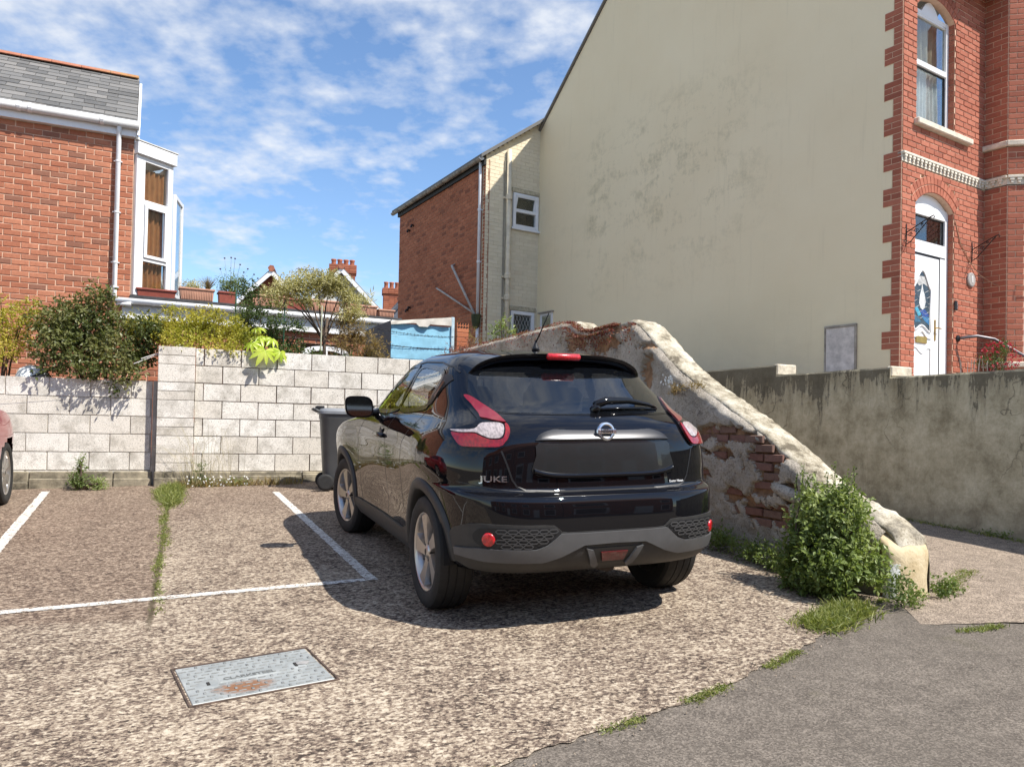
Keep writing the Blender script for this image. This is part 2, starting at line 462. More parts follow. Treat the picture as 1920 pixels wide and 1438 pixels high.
def m_glass(name, tint=(0.02, 0.025, 0.03), opacity=0.5, rough=0.02):
    m, nt, b = newmat(name)
    setb(nt, b, Base__Color=tint, Roughness=0.5)
    b.inputs['Specular IOR Level'].default_value = 0.0
    tr = N(nt, 'BsdfTransparent', Color=(0.86, 0.89, 0.88))
    body = N(nt, 'MixShader', i0=opacity, i1=tr.outputs[0], i2=b.outputs[0])
    gl = N(nt, 'BsdfGlossy', Color=(1, 1, 1), Roughness=rough)
    lw = N(nt, 'LayerWeight', Blend=0.5)
    fr = math_(nt, 'MINIMUM', math_(nt, 'ADD', 0.06, math_(nt, 'MULTIPLY', 0.9, math_(nt, 'POWER', lw.outputs['Facing'], 4.0))), 1.0)
    mx = N(nt, 'MixShader', i0=fr, i1=body.outputs[0], i2=gl.outputs[0])
    nt.links.new(mx.outputs[0], nt.nodes['Material Output'].inputs[0])
    return m
BLK, BLKF = m_block('obj'), m_block('face')
BR_L = [m_brick('orange_brick', k, (0.38, 0.135, 0.075), (0.52, 0.215, 0.125), (0.23, 0.115, 0.08), 0.45) for k in ('obj', 'face')]
BR_R = [m_brick('red_brick', k, (0.37, 0.118, 0.072), (0.47, 0.170, 0.108), (0.31, 0.10, 0.063), 0.3) for k in ('obj', 'face')]
BR_E = m_brick('dull_red_brick', 'face', (0.37, 0.125, 0.062), (0.48, 0.180, 0.092), (0.19, 0.068, 0.04), 0.3)
BR_O = m_brick('crumbling_brick', 'obj', (0.25, 0.125, 0.095), (0.33, 0.19, 0.15), (0.26, 0.18, 0.14), 0.6)
MOR_L = simple('pale_pink_mortar', (0.66, 0.43, 0.30), 0.95, var=0.15, nscale=20)
MOR_R = simple('sandy_mortar', (0.70, 0.47, 0.33), 0.95, var=0.1, nscale=20)
MOR_E = simple('brown_mortar', (0.36, 0.20, 0.125), 0.95, var=0.2, nscale=15)
MOR_B = simple('dark_block_mortar', (0.17, 0.115, 0.085), 0.95, var=0.5, nscale=9)
UPVC = simple('white_upvc', (0.80, 0.80, 0.80), 0.3, var=0.03, nscale=3)
GUT = simple('white_plastic_gutter', (0.76, 0.76, 0.76), 0.35, var=0.06, nscale=4)
STONE = simple('painted_stone_sill', (0.66, 0.58, 0.47), 0.8, var=0.14, nscale=9, bmp=0.3)
GABLE, GREYW, ROUGHC, CAP, LINE = m_gable(), m_greywall(), m_roughcast(), m_cap(), m_line()
PANE = m_glass('window_glass', (0.015, 0.018, 0.02), 0.06)
BLACKP = simple('black_plastic', (0.012, 0.012, 0.013), 0.45, var=0.1)
IRON = simple('black_iron', (0.012, 0.012, 0.014), 0.4, var=0.1, metal=0.3)

# ------------------------------------------------------------------ ground
def sheet(name, fn, us, vs, mat, dz):
    V = [(u, v, fn(u, v)+dz) for v in vs for u in us]
    n = len(us)
    F = [(j*n+i, j*n+i+1, (j+1)*n+i+1, (j+1)*n+i) for j in range(len(vs)-1) for i in range(n-1)]
    mb = MB()
    mb.add(V, F)
    return tag(mb.build(name, mat), kind='structure')
us = [-160, -80, -40, -20, -14, -9, -6, -4, -2, 0, 1, 2, 3, 4, 4.9, 8, 14, 20, 40, 80, 160]
vs = [-160, -80, -40, -20, -14, -9, -6, -4, -2, 0, 2, 4, 6, 9, 14, 20, 40, 80, 160]
sheet('ground', gz, us, vs, m_tarmac('lane_tarmac', (0.075, 0.063, 0.052), (0.19, 0.162, 0.134), 0.25), 0)
# concrete parking apron: its front edge curves towards the end of the old wall
EDGE = cr([(-14, -6.2, 0), (-8, -4.2, 0), (-4.5, -3.0, 0), (-2.6, -2.42, 0), (-1.16, -1.98, 0), (-0.15, -1.71, 0), (0.62, -1.42, 0), (1.3, -1.08, 0), (1.95, -0.78, 0), (2.15, -0.62, 0)], 10)
from mathutils import noise as mn
ED2 = []
for a, b in zip(EDGE, EDGE[1:]):
    n = 1 if a.x < -3 else 12
    for k in range(n):
        q = a.lerp(b, k/n)
        q.y += 0.030*mn.noise(q*6)+0.022*mn.noise(q*22) if a.x > -3 else 0
        ED2.append(q)
ED2.append(EDGE[-1])
EDGE0, EDGE = EDGE, ED2
mb = MB()
V, F = [], []
rows = 14
for p in EDGE:
    for j in range(rows+1):
        v = p.y+(6.55-p.y)*j/rows
        V.append((p.x, v, gz(p.x, v)+0.006))
for i in range(len(EDGE)-1):
    for j in range(rows):
        F.append((i*(rows+1)+j, (i+1)*(rows+1)+j, (i+1)*(rows+1)+j+1, i*(rows+1)+j+1))
mb.add(V, F)
tag(mb.build('parking_apron', m_concrete()), kind='structure')
# coarse old footway up the alley beside the grey wall
V, F = [], []
for j in range(24):
    v = -1.35+j*0.55
    for i in range(41):
        u = (1.72 if j == 0 else 2.02)+i*(4.86-(1.72 if j == 0 else 2.02))/40
        V.append((u, v-(0.35*(u-2.0)+0.05*mn.noise(Vector((u*3, 0, 0)))+0.03*mn.noise(Vector((u*13, 1, 0))) if j < 2 else 0), gz(u, v)+0.005))
for j in range(23):
    for i in range(40):
        F.append((j*41+i, j*41+i+1, j*41+i+42, j*41+i+41))
mb = MB()
mb.add(V, F)
tag(mb.build('footway', m_tarmac('coarse_footway', (0.09, 0.068, 0.052), (0.39, 0.315, 0.245), 0.2)), kind='structure')
# bay markings
def line(a, b, wd):
    a, b = Vector((*a, 0)), Vector((*b, 0))
    d = (b-a).normalized()
    nrm = Vector((-d.y, d.x, 0))*wd/2
    k = 90
    V, F = [], []
    for i in range(k+1):
        p = a+(b-a)*i/k
        for s in (-1, 1):
            q = p+nrm*s*(1+0.22*(rng.random()-0.5))
            V.append((q.x, q.y, gz(q.x, q.y)+0.010))
    for i in range(k):
        F.append((2*i, 2*i+2, 2*i+3, 2*i+1))
    m = MB()
    m.add(V, F)
    tag(m.build('parking_line', LINE), kind='structure')
line((-6.4, 0.52), (-1.045, 0.745), 0.075)
line((-1.00, 0.72), (-1.17, 5.3), 0.075)
line((-3.40, 0.66), (-3.67, 6.05), 0.085)
line((-6.00, 0.56), (-6.20, 6.0), 0.085)

# ------------------------------------------------------------------ bricks
def unit_brick(name, mat):
    c = 0.06
    me = bpy.data.meshes.new(name)
    x, z = 0.5, 0.5
    V = [(-x, 0, -z), (x, 0, -z), (x, 0, z), (-x, 0, z), (-x, -0.6, -z), (x, -0.6, -z), (x, -0.6, z), (-x, -0.6, z),
         (-x+0.02, -1, -z+c), (x-0.02, -1, -z+c), (x-0.02, -1, z-c), (-x+0.02, -1, z-c)]
    F = [(8, 9, 10, 11)]
    for i in range(4):
        j = (i+1) % 4
        F += [(i, j, 4+j, 4+i), (4+i, 4+j, 8+j, 8+i)]
    me.from_pydata(V, [], F)
    me.materials.append(mat)
    return me
def brick_face(parent, M, x0, x1, z0, z1, bw, bh, ume, fmat, mmat, holes=None, indiv=None, proud=0.010, joint=0.013, depth=0.1, limit=300, back=True, phase=0.0, jit=0.003):
    inds, rest, wall = [], MB(), MB()
    row = 0
    z = z0
    while z < z1-0.01:
        zt = min(z+bh, z1)
        ex = sorted(holes((z+zt)/2)) if holes else []
        iv, a = [], x0
        for p, q in ex:
            if p > a:
                iv.append((a, min(p, x1)))
            a = max(a, q)
        if a < x1:
            iv.append((a, x1))
        for p, q in iv:
            if back:
                wall.box(p, 0, z, q, depth, zt, M)
            k = math.floor((p-x0-phase)/bw)-1
            while True:
                s0 = x0+phase+k*bw+(bw/2 if row % 2 else 0)
                k += 1
                s1 = s0+bw
                if s0 >= q:
                    break
                a_, b_ = max(s0, p), min(s1, q)
                if b_-a_ < 0.035:
                    continue
                cx, cz = (a_+b_)/2, (z+zt)/2
                sx, sz = b_-a_-joint, zt-z-joint
                pr = proud*(0.75+0.5*rng.random())
                mm = M @ Matrix.Translation((cx+jit*(rng.random()-0.5), 0, cz+jit*(rng.random()-0.5))) @ Matrix.Rotation(jit*2*(rng.random()-0.5), 4, 'Y') @ Matrix.Diagonal((sx, pr, sz, 1))
                if indiv and indiv(cx, cz):
                    inds.append(mm)
                else:
                    rest.add([tuple(v.co) for v in ume.vertices], [tuple(f.vertices) for f in ume.polygons], None, mm)
        z += bh
        row += 1
    for mm in inds[:limit]:
        link('brick', ume, parent, mm)
    for mm in inds[limit:]:
        rest.add([tuple(v.co) for v in ume.vertices], [tuple(f.vertices) for f in ume.polygons], None, mm)
    if back:
        wall.build('wall', mmat, parent)
    return rest
I4 = Matrix.Identity(4)

# ------------------------------------------------------------------ block walls at the back of the bays
def unit_block(mat):
    mb_ = MB()
    mb_.bbox(-0.5, -0.5, -0.5, 0.5, 0.5, 0.5, 0.012)
    me = bpy.data.meshes.new('block')
    me.from_pydata(mb_.v, [], mb_.f)
    me.materials.append(mat)
    return me
UB = unit_block(BLK)
def blocks(parent, x0, x1, y, zb, rows, first=0.0, thick=0.1, hid=0, mort=MOR_B, bh=0.225, jx=0.012):
    mo = MB()
    mo.box(x0+0.004, y+0.012, zb-0.3, x1-0.004, y+thick-0.012, zb+rows*bh-0.006)
    mo.build('mortar', mort, parent)
    for r in range(rows):
        s = x0-(0.225 if (r % 2) else 0)-first
        while s < x1:
            a, b_ = max(s, x0), min(s+0.45, x1)
            s += 0.45
            if b_-a < 0.06:
                continue
            o = link('block', UB, parent)
            o.location = ((a+b_)/2, y+thick/2+0.004*(rng.random()-0.5), zb+(r+0.5)*bh)
            o.scale = (b_-a-jx*(0.5+rng.random()*0.9), thick, bh-0.010*(0.6+rng.random()*0.8))
            o.rotation_euler = (0, 0.004*(rng.random()-0.5), 0.006*(rng.random()-0.5))
W1 = thing('block_wall', 'tall whitish concrete block wall with pier behind the black car', 'wall', (0, 6.3, 0))
blocks(W1, -2.09, 2.02, 0.02, 0.2, 8, 0.12)
pier = MB()
# pier faced with block ends and brick-height splits
def pier_rows(parent, x0, x1, y0, y1, zb, hs):
    mo = MB()
    mo.box(x0+0.01, y0+0.012, zb-0.3, x1-0.01, y1, zb+sum(hs)-0.01)
    mo.build('mortar', simple('pale_block_mortar', (0.50, 0.45, 0.38), 0.95, var=0.2), parent)
    z = zb
    for h in hs:
        o = link('block', UB, parent)
        o.location = ((x0+x1)/2, (y0+y1)/2, z+h/2)
        o.scale = (x1-x0, y1-y0, h-0.008)
        z += h
pier_rows(W1, -2.52, -2.092, -0.045, 0.20, 0.2, [0.225, 0.1125, 0.1125, 0.225, 0.1125, 0.1125, 0.225, 0.1125, 0.1125, 0.225, 0.1125, 0.1125])
W2 = thing('block_wall', 'lower whitish concrete block wall under the overhanging shrubs', 'wall', (0, 6.3, 0))
blocks(W2, -7.5, -2.58, 0.13, 0.21, 6, 0.05, mort=simple('pale_block_mortar', (0.5, 0.45, 0.38)))
# slim concrete post between the two walls
mb = MB()
mb.bbox(-2.575, 0.09, 0.0, -2.526, 0.24, 1.56, 0.006)
tag(mb.build('concrete_post', simple('grey_concrete', (0.40, 0.37, 0.32), 0.95, var=0.2, bmp=0.3), None, M=Matrix.Translation((0, 6.3, 0))), 'slim grey concrete post in the gap between the two block walls', 'post')
# plinth course (dark, mossy) along the foot
def plinth(x0, x1, y0, y1):
    m = MB()
    x = x0
    while x < x1:
        e = min(x+0.9, x1)
        za, zb_ = gz(x, 6.2), gz(e, 6.2)
        m.bbox(x+0.004, y0, min(za, zb_)-0.1, e-0.004, y1, 0.425, 0.012)
        m.bbox(x+0.004, y0-0.03, min(za, zb_)-0.1, e-0.004, y0, max(za, zb_)+0.085+0.03*rng.random(), 0.01)
        x = e
    return m
PLM = simple('mossy_plinth', (0.26, 0.225, 0.16), 0.95, var=0.5, nscale=7, bmp=0.5)
plinth(-7.5, -2.56, 0.07, 0.13).build('plinth', PLM, W2)
plinth(-2.54, 2.0, -0.06, 0.02).build('plinth', PLM, W1)

# ------------------------------------------------------------------ old rendered wall with the ramped, rounded cap
PROF = [(-0.80, 0.30), (-0.74, 0.44), (-0.62, 0.52), (-0.3, 0.63), (-0.11, 0.72), (0.1, 0.85), (0.45, 1.05), (0.9, 1.27), (1.3, 1.46), (1.65, 1.65), (2.05, 1.92), (2.32, 2.12), (2.5, 2.20), (2.75, 2.19), (3.3, 2.18), (3.55, 2.21), (3.8, 2.33), (4.1, 2.36), (6, 2.36), (8.2, 2.37), (9.5, 2.37)]
def ztop(v):
    for (a, za), (b, zb_) in zip(PROF, PROF[1:]):
        if v <= b:
            t = max(0, (v-a)/(b-a))
            return za+(zb_-za)*t
    return PROF[-1][1]
from mathutils import noise as mn
def hn(x, y, s, seed=0.0):
    return mn.noise(Vector((x*s, y*s, seed)))
# places where the roughcast has fallen off (v, z, half length, half height)
FALL = [(0.98, 1.04, 0.34, 0.075), (0.95, 0.88, 0.26, 0.05), (0.42, 0.88, 0.20, 0.15), (0.36, 0.74, 0.14, 0.07), (0.47, 0.62, 0.17, 0.065), (0.42, 0.42, 0.30, 0.085), (-0.02, 0.33, 0.13, 0.14),
        (3.75, 2.05, 0.34, 0.10), (2.98, 1.98, 0.30, 0.105), (2.13, 1.63, 0.10, 0.20), (2.75, 2.14, 0.35, 0.06), (0.12, 0.60, 0.12, 0.09), (2.15, 1.90, 0.22, 0.03), (0.75, 0.55, 0.20, 0.05), (1.25, 0.70, 0.16, 0.05), (0.20, 0.46, 0.12, 0.06), (0.70, 1.02, 0.16, 0.05)]
def fall(v, z):
    d = -1.0
    for a, b, p, q in FALL:
        d = max(d, 1.0-sqrt(((v-a)/p)**2+((z-b)/q)**2))
    return d+0.75*hn(v, z, 7, 3.1)+0.45*hn(v, z, 21, 1.7)+0.15*hn(v, z, 50, 0.7)
OW = thing('garden_wall', 'old crumbling roughcast wall with ramped rounded cap beside the black car', 'wall', (0, 0, 0))
UL, UR = 1.98, 2.36
def roll_top(v):
    return ztop(v)-0.022+0.012*hn(v, 0, 5, 3)
mb = MB()
V, F = [], []
nv, nz = 560, 110
v0, v1 = -0.72, 9.4
for i in range(nv+1):
    t = i/nv
    v = v0+(v1-v0)*(t**1.35)
    zb_, zt = gz(UL, v)-0.1, roll_top(v)
    for j in range(nz+1):
        z = zb_+(zt-zb_)*j/nz
        fa = fall(v, z)
        dep = 0.040*min(1, max(0, fa*9))
        u = UL+dep+0.055*max(0, (z-(zt-0.075))/0.075)**2+0.012*hn(v, z, 3.3, 0.4)+0.010*hn(v, z, 14, 5.0)+0.006*hn(v, z, 41, 2.0)-(0.02*hn(v, z, 0.9, 9))
        V.append((u, v, z))
F2 = []
for i in range(nv):
    for j in range(nz):
        f = (i*(nz+1)+j, (i)*(nz+1)+j+1, (i+1)*(nz+1)+j+1, (i+1)*(nz+1)+j)
        p_ = V[f[2]]
        (F2 if fall(p_[1], p_[2]) > 0.06 else F).append(f)
def compact(V, F):
    k = {}
    for f in F:
        for i in f:
            k.setdefault(i, len(k))
    return [V[i] for i in k], [tuple(k[i] for i in f) for f in F]
mb.add(*compact(V, F))
mb.build('roughcast_face', ROUGHC, OW, True)
mb = MB()
mb.add(*compact(V, F2))
mb.build('bared_core', simple('ochre_undercoat', (0.30, 0.175, 0.095), 0.95, var=0.35, nscale=12, bmp=0.6), OW, True)
# cap: rounded section swept up the ramp, ending in the buttress nose
V, F = [], []
ns = 420
SEC = [(0.11, -0.10), (0.055, -0.042), (0.062, -0.018), (0.095, -0.004), (0.14, 0.0), (0.24, 0.0), (0.32, -0.012), (0.375, -0.05), (0.40, -0.12), (0.40, -0.6), (0.40, -1.4), (0.40, -3.0)]
for i in range(ns+1):
    t = i/ns
    v = -0.78+(9.4+0.78)*(t**1.25)
    e = min(1, max(0.0, (v+0.78)/0.16))
    for du, dz in SEC:
        nse = 0.012*hn(v*1.0, du*3, 2.1, 2.2)+0.010*hn(v, du*6, 11, 4.4)+0.008*hn(v, du*12, 30, 1.4)
        u = UL+0.19+(du-0.19)*(0.80+0.20*sqrt(e))
        z = max(ztop(v)+dz+nse, gz(2, v)-0.2)
        V.append((u+nse*0.6, v-0.02*(1-e), z))
m_ = len(SEC)
for i in range(ns):
    for j in range(m_-1):
        F.append((i*m_+j, (i+1)*m_+j, (i+1)*m_+j+1, i*m_+j+1))
mb = MB()
mb.add(V, F)
mb.build('cap', CAP, OW, True)
mb = MB()
vv = -0.74
while vv < 9.3:
    e = min(vv+0.12, 9.3)
    mb.box(UL+(0.012 if vv < -0.5 else 0.06), vv, -0.2, UR-0.03, e, min(ztop(vv), ztop(e))-0.10)
    vv = e
mb.build('core', simple('ochre_undercoat', (0.30, 0.175, 0.095)), OW)
# end nose of the wall, worn paint
V, F = [], []
zt0 = 0.42
for j in range(15):
    z = -0.12+(zt0+0.12)*j/14
    for k in range(17):
        q = pi*k/16
        bul = 0.10*sin(q)**0.6
        u = UL+0.005+0.355*(1-cos(q))/2
        v = -0.735-bul*(1-0.5*max(0, (j-10)/4)**2)-0.02*hn(u*3, z, 4, 1)
        V.append((u+0.012*hn(z, v, 6, 2), v+0.10*max(0, (j-11)/3)**2, z))
for j in range(14):
    for k in range(16):
        F.append((j*17+k, j*17+k+1, (j+1)*17+k+1, (j+1)*17+k))
mb = MB()
mb.add(V, F)
m, nt, b = newmat('ochre_painted_render')
p = geopos(nt)
sp = N(nt, 'SeparateXYZ', Vector=p)
c = ramp(nt, noise(nt, p, 7, 6, 0.7), (0.35, (0.44, 0.34, 0.19)), (0.6, (0.60, 0.50, 0.33)))
wh = math_(nt, 'MULTIPLY', ramp(nt, math_(nt, 'ADD', sp.outputs[0], math_(nt, 'MULTIPLY', noise(nt, p, 9, 4, 0.6), 0.10)), (0.0, 1.0), (1.0, 1.0)), 0.0)
wm = N(nt, 'Math', _operation='LESS_THAN', i0=math_(nt, 'ADD', sp.outputs[0], math_(nt, 'MULTIPLY', noise(nt, p, 10, 5, 0.7), 0.16)), i1=2.115)
wm2 = N(nt, 'Math', _operation='LESS_THAN', i0=math_(nt, 'ADD', sp.outputs[2], math_(nt, 'MULTIPLY', noise(nt, p, 8, 5, 0.7), 0.12)), i1=0.30)
c = mixc(nt, math_(nt, 'MULTIPLY', wm.outputs[0], wm2.outputs[0]), c, (0.78, 0.78, 0.76))
setb(nt, b, Base__Color=c, Roughness=0.9)
bump(nt, b, noise(nt, p, 50, 4, 0.7), 0.6, 0.01)
mb.build('end_nose', m, OW, True)
# bare bricks in the fallen places
UOB = unit_brick('brick', BR_O)
for r in range(34):
    z = 0.14+r*0.072
    for k in range(30):
        v = -0.35+k*0.225+(0.1125 if r % 2 else 0)
        if v < 1.5 and fall(v, z) > 0.10:
            mm = Matrix.Translation((UL+0.050, v+0.02*(rng.random()-0.5), z)) @ Matrix.Rotation(radians(-90), 4, 'Z') @ Matrix.Rotation(0.05*(rng.random()-0.5), 4, 'Y') @ Matrix.Diagonal((0.19+0.02*rng.random(), 0.010+0.016*rng.random(), 0.058, 1))
            link('brick', UOB, OW, mm)
# bulge of old render over the bush
mb = MB()
for k in range(1):
    V, F = [], []
    for i in range(13):
        for j in range(25):
            th, ph = pi*i/12, 2*pi*j/24
            r_ = 1+0.12*hn(th*2, ph, 1.2, 7)
            V.append((UL+0.02-0.05*sin(th)*abs(cos(ph))*r_, 0.12+0.21*cos(th)*r_, 0.60+0.055*sin(th)*sin(ph)*r_+0.05*cos(th)))
    for i in range(12):
        for j in range(24):
            F.append((i*25+j, i*25+j+1, (i+1)*25+j+1, (i+1)*25+j))
    mb.add(V, F)
mb.build('render_lump', ROUGHC, OW, True)

# ------------------------------------------------------------------ grey retaining wall with stepped top, and the terrace it holds
GW = thing('retaining_wall', 'tall grey stained cement wall with stepped top along the alley', 'wall', (4.82, 0.0, 0), radians(3.0))
def gw_box(y0, y1, zt, name):
    m = MB()
    V, F = [], []
    n1, n2 = max(2, int((y1-y0)/0.12)), 14
    zb_ = gz(4.8, min(y0, 0))-0.3
    for i in range(n1+1):
        y = y0+(y1-y0)*i/n1
        for j in range(n2+1):
            z = zb_+(zt-0.02-zb_)*j/n2
            V.append((0.014*hn(y, z, 1.3, 3)+0.006*hn(y, z, 5, 8), y, z))
        V += [(0.02+0.006*hn(y, 1, 4, 1), y, zt+0.008*hn(y, 0, 2, 5)), (0.34, y, zt+0.008*hn(y, 2, 2, 5)), (0.345, y, zb_)]
    q = n2+4
    for i in range(n1):
        for j in range(q-1):
            F.append((i*q+j, i*q+j+1, (i+1)*q+j+1, (i+1)*q+j))
    F.append(tuple(range(q)))
    F.append(tuple(range(n1*q+q-1, n1*q-1, -1)))
    m.add(V, F)
    return m.build(name, GREYW, GW)
gw_box(-5.0, 1.70, 1.68, 'wall_section')
gw_box(1.70, 3.36, 1.785, 'wall_section')
gw_box(3.36, 9.6, 1.915, 'wall_section')
sunlit_end_m = simple('pale_sunlit_end', (0.62, 0.55, 0.43), 0.9, var=0.25, nscale=14, bmp=0.4)  # paler slabs over the step ends; their sunlight is put into the colour
for y, za, zb_ in ((1.70, 1.68, 1.785), (3.36, 1.785, 1.915)):
    m = MB()
    m.bbox(0.012, y-0.012, za+0.004, 0.335, y+0.05, zb_+0.012, 0.012)
    m.build('sunlit_step_end', sunlit_end_m, GW)
mb = MB()
mb.prism([(5.50, -6), (30, -6), (30, 24), (4.0, 24), (4.40, 10.5)], -0.5, 1.62)
tag(mb.build('terrace', simple('terrace_paving', (0.30, 0.27, 0.23), 0.95, var=0.3)), kind='structure')
# ------------------------------------------------------------------ windows and small building parts
def bar_frame(mb, x0, x1, z0, z1, t, y0, y1, M=I4):
    mb.bbox(x0, y0, z0, x0+t, y1, z1, 0.004, M)
    mb.bbox(x1-t, y0, z0, x1, y1, z1, 0.004, M)
    mb.bbox(x0+t, y0+0.001, z0, x1-t, y1, z0+t, 0.004, M)
    mb.bbox(x0+t, y0+0.001, z1-t, x1-t, y1, z1, 0.004, M)
def pane(parent, x0, x1, z0, z1, y, M=I4, name='pane'):
    m = MB()
    m.box(x0, y, z0, x1, y+0.006, z1, M)
    return m.build(name, PANE, parent)
def curtain(parent, x0, x1, z0, z1, y, mat, folds=7, amp=0.03, M=I4, name='curtain'):
    m = MB()
    n = folds*10
    V, F = [], []
    for i in range(n+1):
        x = x0+(x1-x0)*i/n
        for j in range(7):
            t = j/6
            yy = y+amp*sin(2*pi*folds*i/n+0.6*sin(3*t+i*0.1))*(0.6+0.4*t)+0.01*hn(x*9, t, 2, 1)
            V.append((x+0.02*hn(i*0.2, t*2, 1, 3), yy, z1+(z0-z1)*t))
    for i in range(n):
        for j in range(6):
            F.append((i*7+j, i*7+j+1, (i+1)*7+j+1, (i+1)*7+j))
    m.add(V, F, None, M)
    return m.build(name, mat, parent, True)
DARKROOM = simple('dim_room', (0.05, 0.045, 0.04), 0.9, var=0.2)
def room(parent, x0, x1, z0, z1, y, d=1.2, M=I4):
    m = MB()
    m.add([(x0,y,z0),(x1,y,z0),(x1,y,z1),(x0,y,z1),(x0,y+d,z0),(x1,y+d,z0),(x1,y+d,z1),(x0,y+d,z1)], [(4,5,6,7),(0,1,5,4),(1,2,6,5),(2,3,7,6),(3,0,4,7)], None, M)
    return m.build('room', DARKROOM, parent)
NET = simple('white_net_curtain', (0.85, 0.86, 0.88), 0.9, var=0.1, nscale=14)
ORANGE = simple('orange_curtain', (0.55, 0.22, 0.08), 0.85, var=0.2, nscale=10)
SLATE = None
def m_slate(mode):
    m, nt, b = newmat('slate_' + mode)
    p = geopos(nt)
    r = rnd_of(nt, mode)
    c = ramp(nt, r, (0.0, (0.085, 0.083, 0.08)), (0.6, (0.14, 0.136, 0.13)), (1.0, (0.19, 0.18, 0.168)))
    c = mixc(nt, ramp(nt, noise(nt, p, 13, 5, 0.7), (0.5, 0.0), (0.75, 0.5)), c, (0.20, 0.175, 0.135))
    c = mixc(nt, ramp(nt, noise(nt, p, 32, 3, 0.7), (0.66, 0.0), (0.74, 0.8)), c, (0.34, 0.32, 0.28))
    setb(nt, b, Base__Color=c, Roughness=0.7)
    bump(nt, b, noise(nt, p, 30, 4, 0.7), 0.3, 0.006)
    return m
SLO, SLF = m_slate('obj'), m_slate('face')

# ------------------------------------------------------------------ right-hand end-terrace house
H = thing('terraced_house', 'end terraced house with blank cream gable and red brick front', 'house', (6.67, 3.29, 0), radians(11))
UR_ = unit_brick('brick', BR_R[0])
BW, BH = 0.225, 0.0815
def arch_half(z, zs, rise, x0, x1):
    c = (x0+x1)/2
    hw = (x1-x0)/2
    R = (hw*hw+rise*rise)/(2*rise)
    d = z-(zs+rise-R)
    if d >= R:
        return None
    h = sqrt(R*R-d*d)
    return c-min(h, hw), c+min(h, hw)
DX0, DX1, DZS, DRISE = 0.345, 1.335, 4.27, 0.20
WX0, WX1, WZ0, WZS = 0.335, 1.325, 5.42, 7.02
RING = 0.235
def front_holes(z):
    h = []
    for x0, x1, zb_, zs in ((DX0, DX1, 1.5, DZS), (WX0, WX1, WZ0, WZS)):
        if zb_ < z < zs:
            h.append((x0, x1))
        elif zs <= z < zs+DRISE+RING+0.02:
            a = arch_half(z, zs, DRISE, x0, x1) if z < zs+DRISE else None
            cxm = (x0+x1)/2
            hw, R = (x1-x0)/2, None
            R = (hw*hw+DRISE**2)/(2*DRISE)
            zc_ = zs+DRISE-R
            Ro = R+RING
            if z-zc_ < Ro:
                ho = sqrt(max(0, Ro*Ro-(z-zc_)**2))
                # skewback: ring limited to its radial end lines
                lim = hw+(z-zs)*hw/(R-DRISE)
                ho = min(ho, max(lim, 0.0))
                h.append((cxm-ho, cxm+ho))
    if 4.77 < z < 4.91:
        h.append((-1, 2.3))
    return h
def fvis(x, z):
    return 1.85 < z < 5.9 and x < 2.2
rest = brick_face(H, I4, 0.0, 2.19, 1.5-0.003, 7.9, BW, BH, UR_, BR_R[1], MOR_R, front_holes, fvis, limit=260, depth=0.12)
# quoins turning the corner on to the cream gable: three long, three short
MQ = Matrix.Rotation(radians(90), 4, 'Z') @ Matrix.Scale(-1, 4, (0, 1, 0))
def gable_brick(y0, y1, z, ind):
    sx, sz = y1-y0-0.010, BH-0.010
    mm = Matrix.Translation((0, (y0+y1)/2, z+BH/2)) @ Matrix.Rotation(radians(-90), 4, 'Z') @ Matrix.Diagonal((sx, 0.010, sz, 1))
    if ind:
        link('brick', UR_, H, mm)
    else:
        rest.add([tuple(v.co) for v in UR_.vertices], [tuple(f.vertices) for f in UR_.polygons], None, mm)
mq = MB()
row, z = 0, 1.497
while z < 7.9:
    k = (row // 3) % 2
    L = 0.262 if k else 0.128
    mq.box(-0.004, 0.0, z, 0.01, L, z+BH)
    if k:
        if row % 3 == 1:
            gable_brick(0.0, 0.145, z, row < 50)
            gable_brick(0.145, L, z, row < 50)
        else:
            gable_brick(0.0, L, z, row < 50)
    else:
        gable_brick(0.0, L, z, row < 50)
    z += BH
    row += 1
mq.build('quoin_mortar', MOR_R, H)
# voussoirs of the two arches
for x0, x1, zs in ((DX0, DX1, DZS), (WX0, WX1, WZS)):
    cxm, hw = (x0+x1)/2, (x1-x0)/2
    R = (hw*hw+DRISE**2)/(2*DRISE)
    zc_ = zs+DRISE-R
    a0 = math.asin(hw/R)
    mo = MB()
    for ring in range(2):
        r0 = R+ring*RING/2
        r1 = r0+RING/2
        n = 15
        for i in range(n):
            qa, qb = -a0+2*a0*i/n, -a0+2*a0*(i+1)/n
            mo.add([(cxm+r*sin(q), y, zc_+r*cos(q)) for y in (0, 0.11) for r, q in ((r0, qa), (r0, qb), (r1, qb), (r1, qa))],
                   [(0,1,2,3),(0,4,5,1),(2,6,7,3),(1,5,6,2),(3,7,4,0)])
            qm = (qa+qb)/2
            rm = (r0+r1)/2
            mm = Matrix.Translation((cxm+rm*sin(qm), 0, zc_+rm*cos(qm))) @ Matrix.Rotation(qm, 4, 'Y') @ Matrix.Diagonal(((qb-qa)*rm-0.010, 0.010, RING/2-0.010, 1))
            link('brick', UR_, H, mm)
    mo.build('arch_mortar', MOR_R, H)
